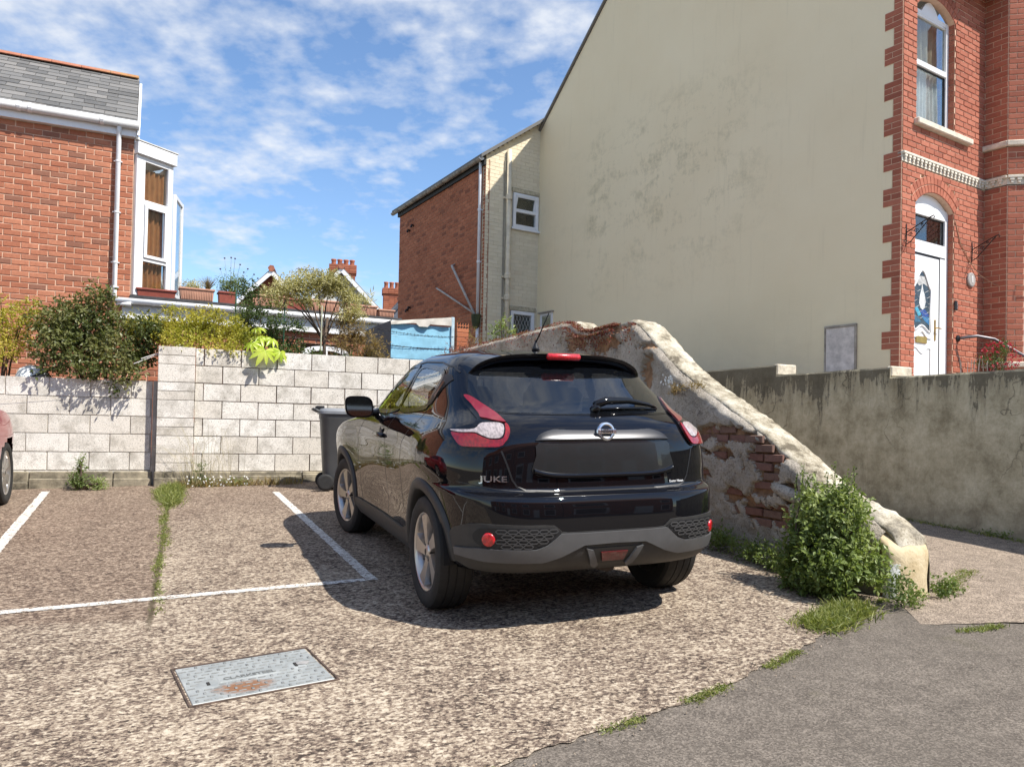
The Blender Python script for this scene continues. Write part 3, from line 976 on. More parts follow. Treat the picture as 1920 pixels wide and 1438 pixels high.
# brick reveals of the openings
for x0, x1, za, zb_ in ((DX0, DX1, 1.5, DZS), (WX0, WX1, WZ0, WZS)):
    for k, x in ((1, x0), (-1, x1)):
        m = MB()
        m.box(min(x, x-k*0.01), 0.0, za, max(x, x-k*0.01), 0.13, zb_)
        m.build('reveal', MOR_R, H)
        z, row = za, 0
        while z < zb_:
            mm = Matrix.Translation((x, 0.065, min(z+BH/2, zb_))) @ Matrix.Rotation(radians(90*k), 4, 'Z') @ Matrix.Diagonal((0.12, 0.006, BH-0.010, 1))
            rest.add([tuple(v.co) for v in UR_.vertices], [tuple(f.vertices) for f in UR_.polygons], None, mm)
            z += BH
            row += 1
# bay: square return then 45 degree cant
MR = Matrix.Translation((2.185, 0.0, 0)) @ Matrix.Rotation(radians(-90), 4, 'Z')
MC = Matrix.Translation((2.185, -0.335, 0)) @ Matrix.Rotation(radians(-45), 4, 'Z')
MF = MC @ Matrix.Translation((0.95, 0, 0)) @ Matrix.Rotation(radians(45), 4, 'Z')
def bay_h(z):
    h = []
    if 4.77 < z < 4.91 or 5.33 < z < 5.42:
        h.append((-1, 5))
    if 2.2 < z < 4.25 or 5.42 < z < 6.9:
        h.append((0.235, 0.80))
    return h
def band_h(z):
    return [(-1, 5)] if 4.77 < z < 4.91 or 5.33 < z < 5.42 else []
r2 = brick_face(H, MR, 0.0, 0.335, 1.5, 7.9, BW, BH, UR_, BR_R[1], MOR_R, band_h, lambda x, z: 2.2 < z < 4.6, limit=70, phase=-0.1)
rest.v, o_ = rest.v, None
def merge(a, b_):
    k = len(a.v)
    a.v += b_.v
    a.f += [[i+k for i in f] for f in b_.f]
    a.r += b_.r
merge(rest, r2)
r2 = brick_face(H, MC, 0.0, 0.95, 1.5, 7.9, BW, BH, UR_, BR_R[1], MOR_R, bay_h, None)
merge(rest, r2)
def fh(z):
    return (band_h(z) or ([(0.3, 1.7)] if 2.2 < z < 4.25 or 5.42 < z < 6.9 else []))
r2 = brick_face(H, MF, 0.0, 2.0, 1.5, 7.9, BW, BH, UR_, BR_R[1], MOR_R, fh, None)
merge(rest, r2)
ro = rest.build('bricks', BR_R[1], H)
ro['kind'] = 'stuff'
for M_, xs in ((MC, (0.235, 0.80)), (MF, (0.3, 1.7))):
    for za, zb_ in ((2.2, 4.25), (5.42, 6.9)):
        m = MB()
        bar_frame(m, xs[0], xs[1], za, zb_, 0.06, 0.05, 0.11, M_)
        m.bbox(xs[0]+0.06, 0.051, za+1.2, xs[1]-0.06, 0.11, za+1.26, 0.004, M_)
        wf = m.build('window', UPVC, H)
        pane(wf, xs[0]+0.05, xs[1]-0.05, za+0.05, zb_-0.05, 0.08, M_)
        room(wf, xs[0], xs[1], za, zb_, 0.12, 0.5, M_)
# dentil string course, upper string on the bay, sills
DENT = simple('cream_painted_dentils', (0.70, 0.64, 0.53), 0.8, var=0.12, nscale=12)
for M_, L in ((I4, 2.18), (MR, 0.335), (MC, 0.95), (MF, 2.0)):
    m = MB()
    m.bbox(-0.01, -0.045, 4.868, L, 0.06, 4.905, 0.006, M_)
    m.box(-0.005, -0.008, 4.775, L, 0.06, 4.868, M_)
    m.build('string_course', DENT, H)
    n = int(L/0.098)
    for i in range(n):
        d = MB()
        x = 0.02+i*0.098
        d.bbox(x, -0.040, 4.832, x+0.062, -0.006, 4.868, 0.004, M_)
        d.bbox(x+0.014, -0.034, 4.792, x+0.048, -0.006, 4.831, 0.004, M_)
        d.build('dentil', DENT, H)
for M_, L in ((MR, 0.335), (MC, 0.95), (MF, 2.0)):
    m = MB()
    m.bbox(-0.03, -0.06, 5.335, L+0.02, 0.1, 5.415, 0.012, M_)
    m.build('stone_band', STONE, H)
    m = MB()
    m.bbox(0.0, -0.05, 2.09, L+0.02, 0.1, 2.17, 0.012, M_)
    m.build('stone_band', STONE, H)
m = MB()
m.bbox(0.27, -0.085, 5.33, 1.72, 0.13, 5.415, 0.012)
m.build('window_sill', STONE, H)
# upper sash-style window
m = MB()
bar_frame(m, WX0+0.0, WX1, WZ0, 7.05, 0.065, 0.085, 0.145)
m.bbox(WX0+0.065, 0.080, 6.255, WX1-0.065, 0.14, 6.335, 0.006)
m.prism([(WX0, WZS-0.06)]+[((WX0+WX1)/2+0.495*sin(q), WZS+DRISE-1.0*(1-cos(q))*1.7) for q in [radians(-30+60*i/10) for i in range(11)]]+[(WX1, WZS-0.06)], -0.14, -0.09, Matrix.Rotation(radians(90), 4, 'X'))
wf = m.build('window', UPVC, H)
m = MB()
bar_frame(m, WX0+0.07, WX1-0.07, WZ0+0.07, 6.25, 0.014, 0.10, 0.13)
m.build('gasket', BLACKP, wf)
pane(wf, WX0+0.05, WX1-0.05, WZ0+0.05, 6.28, 0.125)
pane(wf, WX0+0.05, WX1-0.05, 6.31, 7.02, 0.115)
curtain(wf, WX0+0.05, WX1-0.12, WZ0, 6.30, 0.20, NET, 9, 0.028)
curtain(wf, WX0+0.30, WX1-0.02, 6.30, 7.1, 0.26, simple('beige_curtain', (0.42, 0.36, 0.26), 0.9), 5, 0.03)
room(wf, WX0, WX1, WZ0, 7.1, 0.30, 0.6)
# door, fanlight, stained glass
DZT, SLX = 3.60, 1.075
m = MB()
m.bbox(DX0+0.01, 0.075, 1.6, DX0+0.075, 0.145, 4.31, 0.005)
m.bbox(DX1-0.075, 0.075, 1.6, DX1-0.002, 0.145, 4.31, 0.005)
m.bbox(DX0+0.075, 0.076, 3.62, DX1-0.075, 0.145, 3.80, 0.006)
m.bbox(DX0+0.075, 0.076, 4.16, DX1-0.075, 0.145, 4.31, 0.006)
m.bbox(SLX+0.055, 0.076, 1.6, DX1-0.075, 0.145, 3.62, 0.006)
poly = [(DX0, 4.305)]+[((DX0+DX1)/2+0.49*(i/8-1), 4.27+DRISE-0.195*(i/8-1)**2-0.004) for i in range(17)]+[(DX1, 4.305)]
m.prism(poly, -0.135, -0.085, Matrix.Rotation(radians(90), 4, 'X'))
df = m.build('door_frame', UPVC, H)
pane(df, DX0+0.06, DX1-0.06, 3.78, 4.18, 0.11)
m = MB()
bar_frame(m, DX0+0.08, DX1-0.08, 3.805, 4.155, 0.013, 0.098, 0.12)
m.build('gasket', BLACKP, df)
room(df, DX0, DX1, 3.6, 4.3, 0.16, 0.8)
m = MB()
m.bbox(DX0+0.08, 0.085, 1.62, SLX+0.05, 0.135, DZT, 0.006)
door = m.build('door', UPVC, H)
m = MB()
for x in (SLX+0.052,):
    m.box(x-0.004, 0.078, 1.62, x+0.004, 0.0865, DZT)
m.box(DX0+0.08, 0.078, DZT, SLX+0.05, 0.0865, DZT+0.012)
m.box(DX0+0.075, 0.072, 3.80-0.19, DX1-0.08, 0.077, 3.80-0.178)
m.build('door_gap', BLACKP, door)
def ydisk(pts, y0, y1):
    return pts, y0, y1
GX0, GX1 = 0.475, 0.875
gcx = (GX0+GX1)/2
gout = [(GX0, 2.62), (GX0, 3.10)]+[(gcx+0.2*(-1+i/8), 3.12+0.24*(0.5+0.5*cos(pi*(-1+i/8)))**0.8) for i in range(17)]+[(GX1, 3.10), (GX1, 2.55)]+[(gcx+0.2*(1-i/6), 2.55+0.08*(0.5+0.5*cos(pi*(1-i/6)))) for i in range(1, 12)]
MX = Matrix.Rotation(radians(90), 4, 'X')
m = MB()
path = [(x, 0.078, z) for x, z in gout]
m.tube([(gcx+(x-gcx)*1.10, y, 2.95+(z-2.95)*1.06) for x, y, z in path]+[(gcx+(path[0][0]-gcx)*1.10, 0.078, 2.95+(path[0][2]-2.95)*1.06)], 0.013, 6)
m.tube(cr([(0.46, 0.082, 2.44), (0.55, 0.08, 2.45), (0.675, 0.08, 2.53), (0.80, 0.08, 2.45), (0.92, 0.082, 2.44)], 5), 0.012, 6)
m.tube(cr([(0.46, 0.083, 2.30), (0.54, 0.083, 2.29), (0.675, 0.083, 2.22), (0.80, 0.083, 2.29), (0.90, 0.083, 2.30)], 5)+[Vector((0.90, 0.083, 1.7))], 0.010, 6)
m.tube([(0.46, 0.083, 2.30), (0.46, 0.083, 1.7)], 0.010, 6)
m.build('moulding', UPVC, door, True)
m = MB()
m.prism(gout, -0.0855, -0.080, MX)
LEAD = simple('dark_leaded_glass', (0.035, 0.042, 0.045), 0.08, var=0.5, nscale=12)
gl = m.build('leaded_glass', LEAD, door)
m = MB()
sail = [(0.60, 2.92), (0.62, 3.03), (0.66, 3.13), (0.675, 3.21), (0.70, 3.12), (0.74, 3.05), (0.77, 2.95), (0.74, 2.87), (0.70, 2.83), (0.64, 2.85)]
m.prism(sail, -0.0795, -0.078, MX)
m.build('ship_panel', simple('white_obscure_glass', (0.66, 0.66, 0.64), 0.2, var=0.2, nscale=20), gl)
m = MB()
m.prism([(GX0+0.03, 3.22), (gcx-0.05, 3.30), (gcx+0.06, 3.30), (GX1-0.06, 3.17), (gcx+0.04, 3.20), (gcx-0.08, 3.16)], -0.0795, -0.078, MX)
m.build('cloud_panel', simple('pale_obscure_glass', (0.5, 0.48, 0.45), 0.2, var=0.25, nscale=20), gl)
for k, (pl, colr) in enumerate([([(0.49, 2.84), (0.56, 2.86), (0.66, 2.76), (0.58, 2.73)], (0.05, 0.30, 0.42)), ([(0.62, 2.82), (0.76, 2.84), (0.86, 2.76), (0.72, 2.72)], (0.02, 0.05, 0.25)),
                               ([(0.49, 2.74), (0.58, 2.72), (0.66, 2.66), (0.49, 2.64)], (0.03, 0.10, 0.16)), ([(0.66, 2.74), (0.86, 2.74), (0.86, 2.63), (0.74, 2.68)], (0.03, 0.16, 0.34))]):
    m = MB()
    m.prism(pl, -0.0795, -0.078, MX)
    m.build('wave_panel', simple('blue_glass_%d' % k, colr, 0.1, var=0.3, nscale=20), gl)
m = MB()
for k in range(6):
    zz = 2.72+k*0.075
    m.tube([(GX0+0.4*i/10, 0.079, zz+0.018*sin(i*1.3+k*1.7)) for i in range(11)], 0.0028, 4)
m.build('lead_came', simple('pale_lead', (0.55, 0.55, 0.52), 0.5), gl)
BRASS = simple('brass', (0.62, 0.40, 0.12), 0.3, metal=0.9, var=0.15)
m = MB()
m.bbox(0.52, 0.068, 2.36, 0.80, 0.086, 2.455, 0.006)
m.build('letter_plate', BRASS, door)
m = MB()
m.bbox(1.005, 0.072, 2.42, 1.035, 0.086, 2.72, 0.005)
m.tube([(1.02, 0.072, 2.60), (1.02, 0.035, 2.60), (1.10, 0.035, 2.595)], 0.009, 8)
m.build('handle', BRASS, door)
room(H, DX0, DX1, 1.6, 3.6, 0.16, 0.3)
# cream gable wall as a slab with its roof line
ov = [(0.135, 1.3), (8.56, 1.3), (8.56, 7.70), (4.2, 11.57), (0.0, 8.05), (0.0, 7.9), (0.135, 7.9)]
m = MB()
V, F = [], []
m.prism([(y, z) for y, z in ov], 0.0, 0.25, Matrix(((0, 0, 1, 0), (1, 0, 0, 0), (0, 1, 0, 0), (0, 0, 0, 1))))
m.build('gable_wall', GABLE, H)
m = MB()      # slate roof planes with thin verge overhang
for a, b_ in (((-0.35, 7.62), (4.2, 11.59)), ((8.75, 7.55), (4.2, 11.59))):
    m.add([(-0.05, a[0], a[1]), (9, a[0], a[1]), (9, b_[0], b_[1]), (-0.05, b_[0], b_[1]), (-0.05, a[0], a[1]+0.05), (9, a[0], a[1]+0.05), (9, b_[0], b_[1]+0.05), (-0.05, b_[0], b_[1]+0.05)],
          [(0,1,2,3),(7,6,5,4),(0,4,5,1),(1,5,6,2),(2,6,7,3),(3,7,4,0)])
m.build('roof', SLF, H)
m = MB()
m.box(0.26, 8.45, 1.3, 9, 8.55, 7.6)
m.box(8.9, 0.2, 1.3, 9.0, 8.45, 7.6)
m.build('rear_wall', GABLE, H)
# meter cupboard on the gable
m = MB()
m.bbox(-0.022, 0.655, 1.93, 0.01, 1.115, 2.60, 0.006)
mc = m.build('meter_cupboard', simple('faded_lilac_door', (0.62, 0.56, 0.52), 0.8, var=0.2, nscale=8, bmp=0.2), H)
m = MB()
m.bbox(-0.03, 0.625, 1.90, 0.0, 0.655, 2.63, 0.004)
m.bbox(-0.03, 1.115, 1.90, 0.0, 1.14, 2.63, 0.004)
m.bbox(-0.034, 0.625, 2.60, 0.0, 1.14, 2.632, 0.004)
m.build('frame', simple('grey_trim', (0.36, 0.32, 0.27), 0.8, var=0.3), mc)
# small window low on the gable, far end
m = MB()
bar_frame(m, 7.9, 8.36, 2.9, 3.62, 0.06, -0.02, 0.03, Matrix.Rotation(radians(90), 4, 'Z') @ Matrix.Scale(-1, 4, (0, 1, 0)))
wf = m.build('window', UPVC, H)
m = MB()
m.box(-0.012, 7.95, 2.95, -0.006, 8.31, 3.57)
m.build('pane', PANE, wf)
m = MB()
m.box(-0.06, 7.86, 3.62, 0.0, 8.40, 3.645)
m.build('drip', simple('grey_trim', (0.3, 0.27, 0.23)), wf)

# things fixed on or standing by the house front
MH = frame((6.67, 3.29, 0), 11)
def bracket(x, z, label):
    t = thing('hanging_bracket', label, 'bracket', tuple(MH @ Vector((x, -0.012, z))), radians(11))
    m = MB()
    m.tube([(0, 0, 0.0), (0, -0.008, 0.19), (0, 0, 0.30)], 0.008, 6)
    m.build('back_bar', IRON, t)
    m = MB()
    m.tube([(0, -0.01, 0.19), (0, -0.25, 0.30), (0, -0.34, 0.335), (0, -0.375, 0.345), (0, -0.392, 0.325), (0, -0.375, 0.308)], 0.007, 6)
    m.tube([(0, -0.012, 0.03), (0, -0.06, 0.05), (0, -0.34, 0.33)], 0.007, 6)
    m.build('arm', IRON, t)
    m = MB()
    for cy_, cz_, r_ in ((0.06, 0.15, 0.03), (0.14, 0.19, 0.032), (0.22, 0.255, 0.02)):
        m = MB()
        m.tube([(0, -cy_-r_*(1-k/14)*cos(k*0.7), cz_+r_*(1-k/14)*sin(k*0.7)) for k in range(12)], 0.005, 5)
        m.build('scroll', IRON, t)
bracket(0.10, 3.62, 'black wrought iron basket bracket between cream gable and white front door')
bracket(1.835, 3.63, 'black wrought iron basket bracket between the front door and bay')
pl = thing('number_plaque', 'round pale plaque with number one beside the front door', 'sign', tuple(MH @ Vector((1.80, -0.012, 3.37))), radians(11))
m = MB()
m.lathe([(0.0, 0.03), (0.09, 0.03), (0.105, 0.022), (0.105, 0.0)], 32, Matrix.Rotation(radians(90), 4, 'X'))
m.build('disc', simple('pale_slate_disc', (0.34, 0.31, 0.29), 0.7, var=0.15), pl)
me = text_mesh('1', 0.14, 0.003, True)
me.materials.append(simple('white_numeral', (0.8, 0.8, 0.78), 0.6))
link('numeral', me, pl, Matrix.Translation((0, -0.033, 0)) @ Matrix.Rotation(radians(90), 4, 'X'))
db = thing('doorbell', 'small black door bell on the brick reveal of the front door', 'doorbell', tuple(MH @ Vector((1.385, -0.012, 2.88))), radians(11))
m = MB()
m.bbox(-0.03, -0.02, 0, 0.03, 0.0, 0.14, 0.006)
m.build('body', BLACKP, db)
m = MB()
m.bbox(0.014, -0.024, 0.02, 0.024, -0.02, 0.12, 0.002)
m.build('edge_strip', simple('steel', (0.6, 0.6, 0.6), 0.3, metal=0.9), db)
hr = thing('handrail', 'dark metal handrail sloping down from the front door wall', 'handrail', tuple(MH @ Vector((1.46, -0.01, 1.62))), radians(11))
m = MB()
m.tube([(0, 0, 0.86), (0.02, -0.10, 0.87), (0.14, -0.20, 0.89), (0.34, -0.34, 0.85), (0.62, -0.60, 0.62), (1.0, -1.0, 0.28)], 0.022, 10)
m.build('rail', simple('dull_steel', (0.16, 0.15, 0.16), 0.4, metal=0.6), hr, True)
m = MB()
m.lathe([(0.0, 0.0), (0.05, 0.0), (0.045, 0.02), (0.02, 0.03)], 16, Matrix.Translation((0, 0, 0.86)) @ Matrix.Rotation(radians(90), 4, 'X'))
m.tube([(0.98, -0.98, 0.3), (0.98, -0.98, 0.0)], 0.02, 8)
m.build('bracket', IRON, hr)
cb = MB()
cb.tube([tuple(MH @ Vector(p)) for p in ((1.36, -0.015, 4.16), (1.50, -0.02, 3.86), (1.78, -0.02, 3.62), (2.0, -0.05, 3.46), (2.16, -0.18, 3.32), (2.30, -0.52, 3.27), (2.6, -0.80, 3.26))], 0.006, 5)
tag(cb.build('cable', simple('tan_cable', (0.35, 0.2, 0.12), 0.6)), 'thin cable drooping across the brick front from door arch to bay', 'cable')

# ------------------------------------------------------------------ rear extension: cream painted brick end, red brick side
X = thing('rear_extension', 'two storey rear extension with cream painted end and red brick side', 'house', (3.66, 11.38, 0), radians(11))
CREAMB = m_brick('cream_painted_brick', 'face', (0.74, 0.65, 0.47), (0.79, 0.70, 0.52), (0.70, 0.60, 0.43), 0.15)
CREAMM = simple('cream_paint', (0.66, 0.57, 0.40), 0.85, var=0.12, nscale=5)
XW = [(0.70, 1.40, 5.48, 6.27), (0.69, 1.34, 2.6, 3.66)]
def xh(z):
    h = [(a, b_) for a, b_, c0, c1 in XW if c0 < z < c1]
    lim = (z-6.95)/0.72
    if lim > 0:
        h.append((-1, lim))
    return h
ub = unit_brick('brick', CREAMB)
r2 = brick_face(X, I4, 0.0, 1.45, 1.6, 8.0, 0.225, 0.0815, ub, CREAMB, CREAMM, xh, None, proud=0.005, joint=0.005, depth=0.12)
o = r2.build('painted_bricks', CREAMB, X, False)
o['kind'] = 'stuff'
MS = Matrix.Rotation(radians(86), 4, 'Z') @ Matrix.Translation((5.05, 0, 0)) @ Matrix.Rotation(radians(180), 4, 'Z')
ub2 = unit_brick('brick', BR_E)
r2 = brick_face(X, MS, 0.0, 5.05, 1.6, 6.86, 0.225, 0.079, ub2, BR_E, MOR_E, None, None, proud=0.006, joint=0.011)
o = r2.build('bricks', BR_E, X)
o['kind'] = 'stuff'
ML = Matrix.Rotation(radians(86), 4, 'Z')     # local x runs back along the brick side, +y is towards the left garden
m = MB()
m.add([(-0.10, 0.16, 6.84), (5.25, 0.16, 6.84), (5.25, -2.4, 8.65), (-0.10, -2.4, 8.65), (-0.10, 0.16, 6.92), (5.25, 0.16, 6.92), (5.25, -2.4, 8.73), (-0.10, -2.4, 8.73)],
      [(0,3,2,1),(4,5,6,7),(0,1,5,4),(1,2,6,5),(2,3,7,6),(3,0,4,7)], None, ML)
m.build('roof', SLF, X)
OLDG = simple('grimy_gutter', (0.30, 0.27, 0.22), 0.7, var=0.4, nscale=6)
m = MB()
hg = [(0.06*cos(q), 0.06*sin(q)) for q in [pi+pi*i/8 for i in range(9)]]+[(0.05*cos(q), 0.05*sin(q)) for q in [2*pi-pi*i/8 for i in range(9)]]
GXF = ML @ Matrix(((0, 0, 1, 0), (1, 0, 0, 0.12), (0, 1, 0, 6.86), (0, 0, 0, 1)))
m.prism(hg, -0.02, 5.3, GXF)
g = m.build('gutter', OLDG, X)
m = MB()
m.prism([(0.06*cos(q), 0.06*sin(q)) for q in [pi+pi*i/10 for i in range(11)]], -0.03, -0.02, GXF)
m.build('gutter_end', GUT, g)
m = MB()
m.box(-0.02, 0.0, 6.72, 5.1, 0.05, 6.86, ML)
m.build('fascia', simple('black_board', (0.02, 0.02, 0.02), 0.7), X)
m = MB()
m.tube([(0.13, 0.07, 6.80), (0.13, 0.065, 6.4), (0.14, 0.065, 3.5)], 0.034, 10, None, True, ML)
m.tube([(0.13, 0.065, 3.22), (0.13, 0.065, 1.7)], 0.036, 10, None, True, ML)
dp = m.build('downpipe', GUT, X, True)
for z in (4.62, 5.75):
    m = MB()
    m.lathe([(0.042, 0), (0.042, 0.05)], 12, ML @ Matrix.Translation((0.135, 0.065, z)))
    m.box(0.10, 0.0, z+0.015, 0.17, 0.065, z+0.03, ML)
    m.build('pipe_clip', GUT, dp)
m = MB()
m.lathe([(0.0, 0), (0.06, 0.0), (0.085, 0.10), (0.105, 0.26), (0.105, 0.30), (0.09, 0.30), (0.08, 0.12)], 14, ML @ Matrix.Translation((0.14, 0.10, 3.20)))
m.build('hopper', simple('mossy_green_hopper', (0.07, 0.085, 0.03), 0.8, var=0.4), dp)
m = MB()
m.tube([(0.20, 0.09, 3.48), (1.45, 0.09, 4.78), (1.47, 0.0, 4.82)], 0.028, 8, None, True, ML)
m.tube([(0.24, 0.08, 3.53), (2.05, 0.08, 4.28), (2.30, 0.08, 4.38)], 0.022, 8, None, True, ML)
m.build('waste_pipe', simple('grey_waste_pipe', (0.46, 0.42, 0.37), 0.6, var=0.2), X, True)
CPIPE = simple('cream_cast_pipe', (0.70, 0.61, 0.45), 0.6, var=0.15)
m = MB()
m.tube([(0.56, -0.07, 1.7), (0.56, -0.07, 7.15)], 0.055, 12)
cp_ = m.build('soil_pipe', CPIPE, X, True)
for z in (3.85, 4.32, 6.05):
    m = MB()
    m.lathe([(0.075, 0), (0.075, 0.09), (0.06, 0.12)], 14, Matrix.Translation((0.56, -0.07, z)))
    m.box(0.44, -0.05, z+0.02, 0.56, 0.0, z+0.06)
    m.build('pipe_collar', CPIPE, cp_)
m = MB()
m.tube([(0.47, -0.02, 2.0), (0.47, -0.02, 6.9)], 0.014, 6)
m.build('overflow_pipe', simple('grey_lead_pipe', (0.28, 0.25, 0.19), 0.7), X)
for i, (a, b_, c0, c1) in enumerate(XW):
    m = MB()
    bar_frame(m, a+0.01, b_-0.01, c0+0.01, c1-0.01, 0.075, -0.03, 0.06)
    if i == 0:
        m.bbox(a+0.08, -0.029, c0+0.36, b_-0.08, 0.06, c0+0.43, 0.004)
    wf = m.build('window', UPVC, X)
    pane(wf, a+0.06, b_-0.06, c0+0.06, c1-0.06, 0.02)
    room(wf, a, b_, c0, c1, 0.1, 0.4)
    if i == 0:
        MT = Matrix.Translation(((a+b_)/2, -0.03, c1-0.05)) @ Matrix.Rotation(radians(16), 4, 'X')
        m = MB()
        hw = (b_-a)/2-0.07
        bar_frame(m, -hw, hw, -0.35, 0, 0.055, -0.03, 0.01, MT)
        va = m.build('vent_light', UPVC, wf)
        pane(va, -hw+0.05, hw-0.05, -0.30, -0.05, -0.01, MT)
        m = MB()
        m.bbox(a-0.04, -0.07, c0-0.04, b_+0.02, 0.02, c0+0.005, 0.006)
        m.build('sill', UPVC, wf)
    else:
        m = MB()
        for k in range(-4, 9):
            for s in (1, -1):
                x0 = a+0.075+k*0.085*s+(0 if s > 0 else b_-a-0.15)
                p0, p1 = Vector((x0, 0.012, c1-0.08)), Vector((x0+0.42*s, 0.012, c1-1.0))
                # clip to the pane
                t0, t1 = 0.0, 1.0
                for lo, hi in (((a+0.08), (b_-0.08)),):
                    d = p1.x-p0.x
                    ta, tb = (lo-p0.x)/d, (hi-p0.x)/d
                    t0, t1 = max(t0, min(ta, tb)), min(t1, max(ta, tb))
                if t1 > t0:
                    m.tube([p0.lerp(p1, t0), p0.lerp(p1, t1)], 0.004, 4)
        m.build('lead_lattice', simple('pale_lead', (0.4, 0.4, 0.38), 0.5), wf)
    m = MB()
    m.bbox(a-0.03, -0.03, c1, b_+0.03, 0.03, c1+0.10, 0.01)
    m.build('lintel', simple('dirty_cream_stone', (0.50, 0.44, 0.31), 0.9, var=0.3, nscale=12), wf)
for y, z in ((4.05, 6.28), (4.3, 6.20), (4.15, 4.15), (4.3, 4.10)):
    m = MB()
    m.tube([(y, 0.0, z), (y, 0.06, z+0.01), (y+0.02, 0.07, z-0.05)], 0.03, 6, None, True, ML)
    m.build('wall_tie', IRON, X)

# ------------------------------------------------------------------ left brick house with slate roof
LH = thing('brick_house', 'orange red brick house with slate roof on the left', 'house', (-3.02, 8.80, 0), radians(3))
ULB = unit_brick('brick', BR_L[0])
r2 = brick_face(LH, I4, -6.5, 0.0, 0.6, 5.36, 0.225, 0.0835, ULB, BR_L[1], MOR_L, None, lambda x, z: x > -1.98 and 2.45 < z, limit=300, depth=0.22, proud=0.008, jit=0.008)
o = r2.build('bricks', BR_L[1], LH)
o['kind'] = 'stuff'
m = MB()
m.box(-6.5, 0.22, 0.6, -0.004, 4.0, 5.36)
m.prism([(0.0, 5.36), (4.0, 5.36), (2.1, 7.05)], -6.4, -0.02, Matrix(((0, 0, 1, 0), (1, 0, 0, 0), (0, 1, 0, 0), (0, 0, 0, 1))))
m.build('core', MOR_L, LH)
m = MB()
m.bbox(-6.6, -0.10, 5.36, 0.03, 0.02, 5.50, 0.004)
m.build('fascia', UPVC, LH)
m = MB()
m.tube([(-6.6, -0.155, 5.52), (0.06, -0.155, 5.525)], 0.062, 12)
g = m.build('gutter', GUT, LH, True)
for x in (-0.44, -1.36, -1.50, -2.4, -3.4):
    m = MB()
    m.lathe([(0.066, -0.03), (0.070, -0.02), (0.070, 0.02), (0.066, 0.03)], 14, Matrix.Translation((x, -0.155, 5.522)) @ Matrix.Rotation(radians(90), 4, 'Y'))
    m.build('gutter_joint', GUT, g)
m = MB()
m.tube([(-0.21, -0.15, 5.50), (-0.21, -0.10, 5.38), (-0.21, -0.075, 5.30), (-0.215, -0.075, 2.88), (-0.17, -0.075, 2.82), (0.02, -0.12, 2.82)], 0.035, 10)
dp = m.build('downpipe', GUT, LH, True)
for z in (4.95, 4.18, 3.42, 3.05):
    m = MB()
    m.lathe([(0.040, 0), (0.040, 0.03)], 12, Matrix.Translation((-0.212, -0.075, z)))
    m.box(-0.27, -0.06, z+0.008, -0.155, -0.01, z+0.022)
    m.build('pipe_clip', GUT, dp)
# slates
us_ = MB()
us_.bbox(-0.5, -0.5, 0, 0.5, 0.5, 1, 0.02)
USL = bpy.data.meshes.new('slate')
USL.from_pydata(us_.v, [], us_.f)
USL.materials.append(SLO)
pitch = math.atan2(7.12-5.56, 2.25)
MP = Matrix.Translation((0, -0.13, 5.545)) @ Matrix.Rotation(pitch, 4, 'X')
LEN = sqrt((7.12-5.56)**2+2.25**2)
restS = MB()
nrow = 13
gauge = LEN/nrow
cnt = 0
for r in range(nrow+1):
    x = 0.03-(0.15 if r % 2 else 0)
    first = True
    while x > -6.6:
        wd = 0.30 if not first or r % 2 == 0 else 0.30
        xa = x-wd
        if first and r % 2:
            xb = x+0.15
        else:
            xb = x
        mm = MP @ Matrix.Translation(((xa+xb)/2, r*gauge+gauge*0.62, 0.008+0.004*rng.random())) @ Matrix.Rotation(radians(-2.2), 4, 'X') @ Matrix.Rotation(0.006*(rng.random()-0.5), 4, 'Z') @ Matrix.Diagonal((xb-xa-0.006, gauge*1.3, 0.010, 1))
        if xb > -2.1 and cnt < 200:
            link('slate', USL, LH, mm)
            cnt += 1
        else:
            restS.add(us_.v, us_.f, None, mm)
        x = xa
        first = False
o = restS.build('slates', SLF, LH)
o['kind'] = 'stuff'
m = MB()
m.add([(-6.6, 0, -0.03), (0.0, 0, -0.03), (0.0, LEN, -0.03), (-6.6, LEN, -0.03)], [(0, 1, 2, 3)], None, MP)
m.add([(-6.6, 2.15, 7.1), (0.03, 2.15, 7.1), (0.03, 4.35, 5.5), (-6.6, 4.35, 5.5)], [(0, 1, 2, 3)])
m.build('roof_deck', SLF, LH)
m, nt, b = newmat('terracotta_ridge')
p = geopos(nt)
c = mixc(nt, ramp(nt, noise(nt, p, 9, 5, 0.7), (0.4, 0.0), (0.7, 1.0)), (0.34, 0.125, 0.07), (0.46, 0.20, 0.125))
sp = N(nt, 'SeparateXYZ', Vector=p)
c = mixc(nt, math_(nt, 'MULTIPLY', ramp(nt, noise(nt, p, 22, 4, 0.7), (0.42, 0.0), (0.56, 0.9)), ramp(nt, math_(nt, 'MULTIPLY', sp.outputs[0], -0.1), (0.30, 1.0), (0.39, 0.0))), c, (0.36, 0.25, 0.05))
setb(nt, b, Base__Color=c, Roughness=0.9)
RIDGE = m
TERRA = simple('terracotta', (0.36, 0.13, 0.075), 0.9, var=0.25, nscale=9)
x = 0.02
while x > -6.5:
    mb = MB()
    prof = [(0.13*sin(q), 0.09*cos(q)-0.02) for q in [radians(-80+160*i/8) for i in range(9)]]
    prof += [(a*0.85, b_*0.85-0.01) for a, b_ in reversed(prof)]
    mb.prism(prof, 0, 0.438, Matrix.Translation((x-0.44, 2.12, 7.10)) @ Matrix(((0, 0, 1, 0), (1, 0, 0, 0), (0, 1, 0, 0), (0, 0, 0, 1))))
    mb.build('ridge_tile', RIDGE, LH)
    x -= 0.445
m = MB()
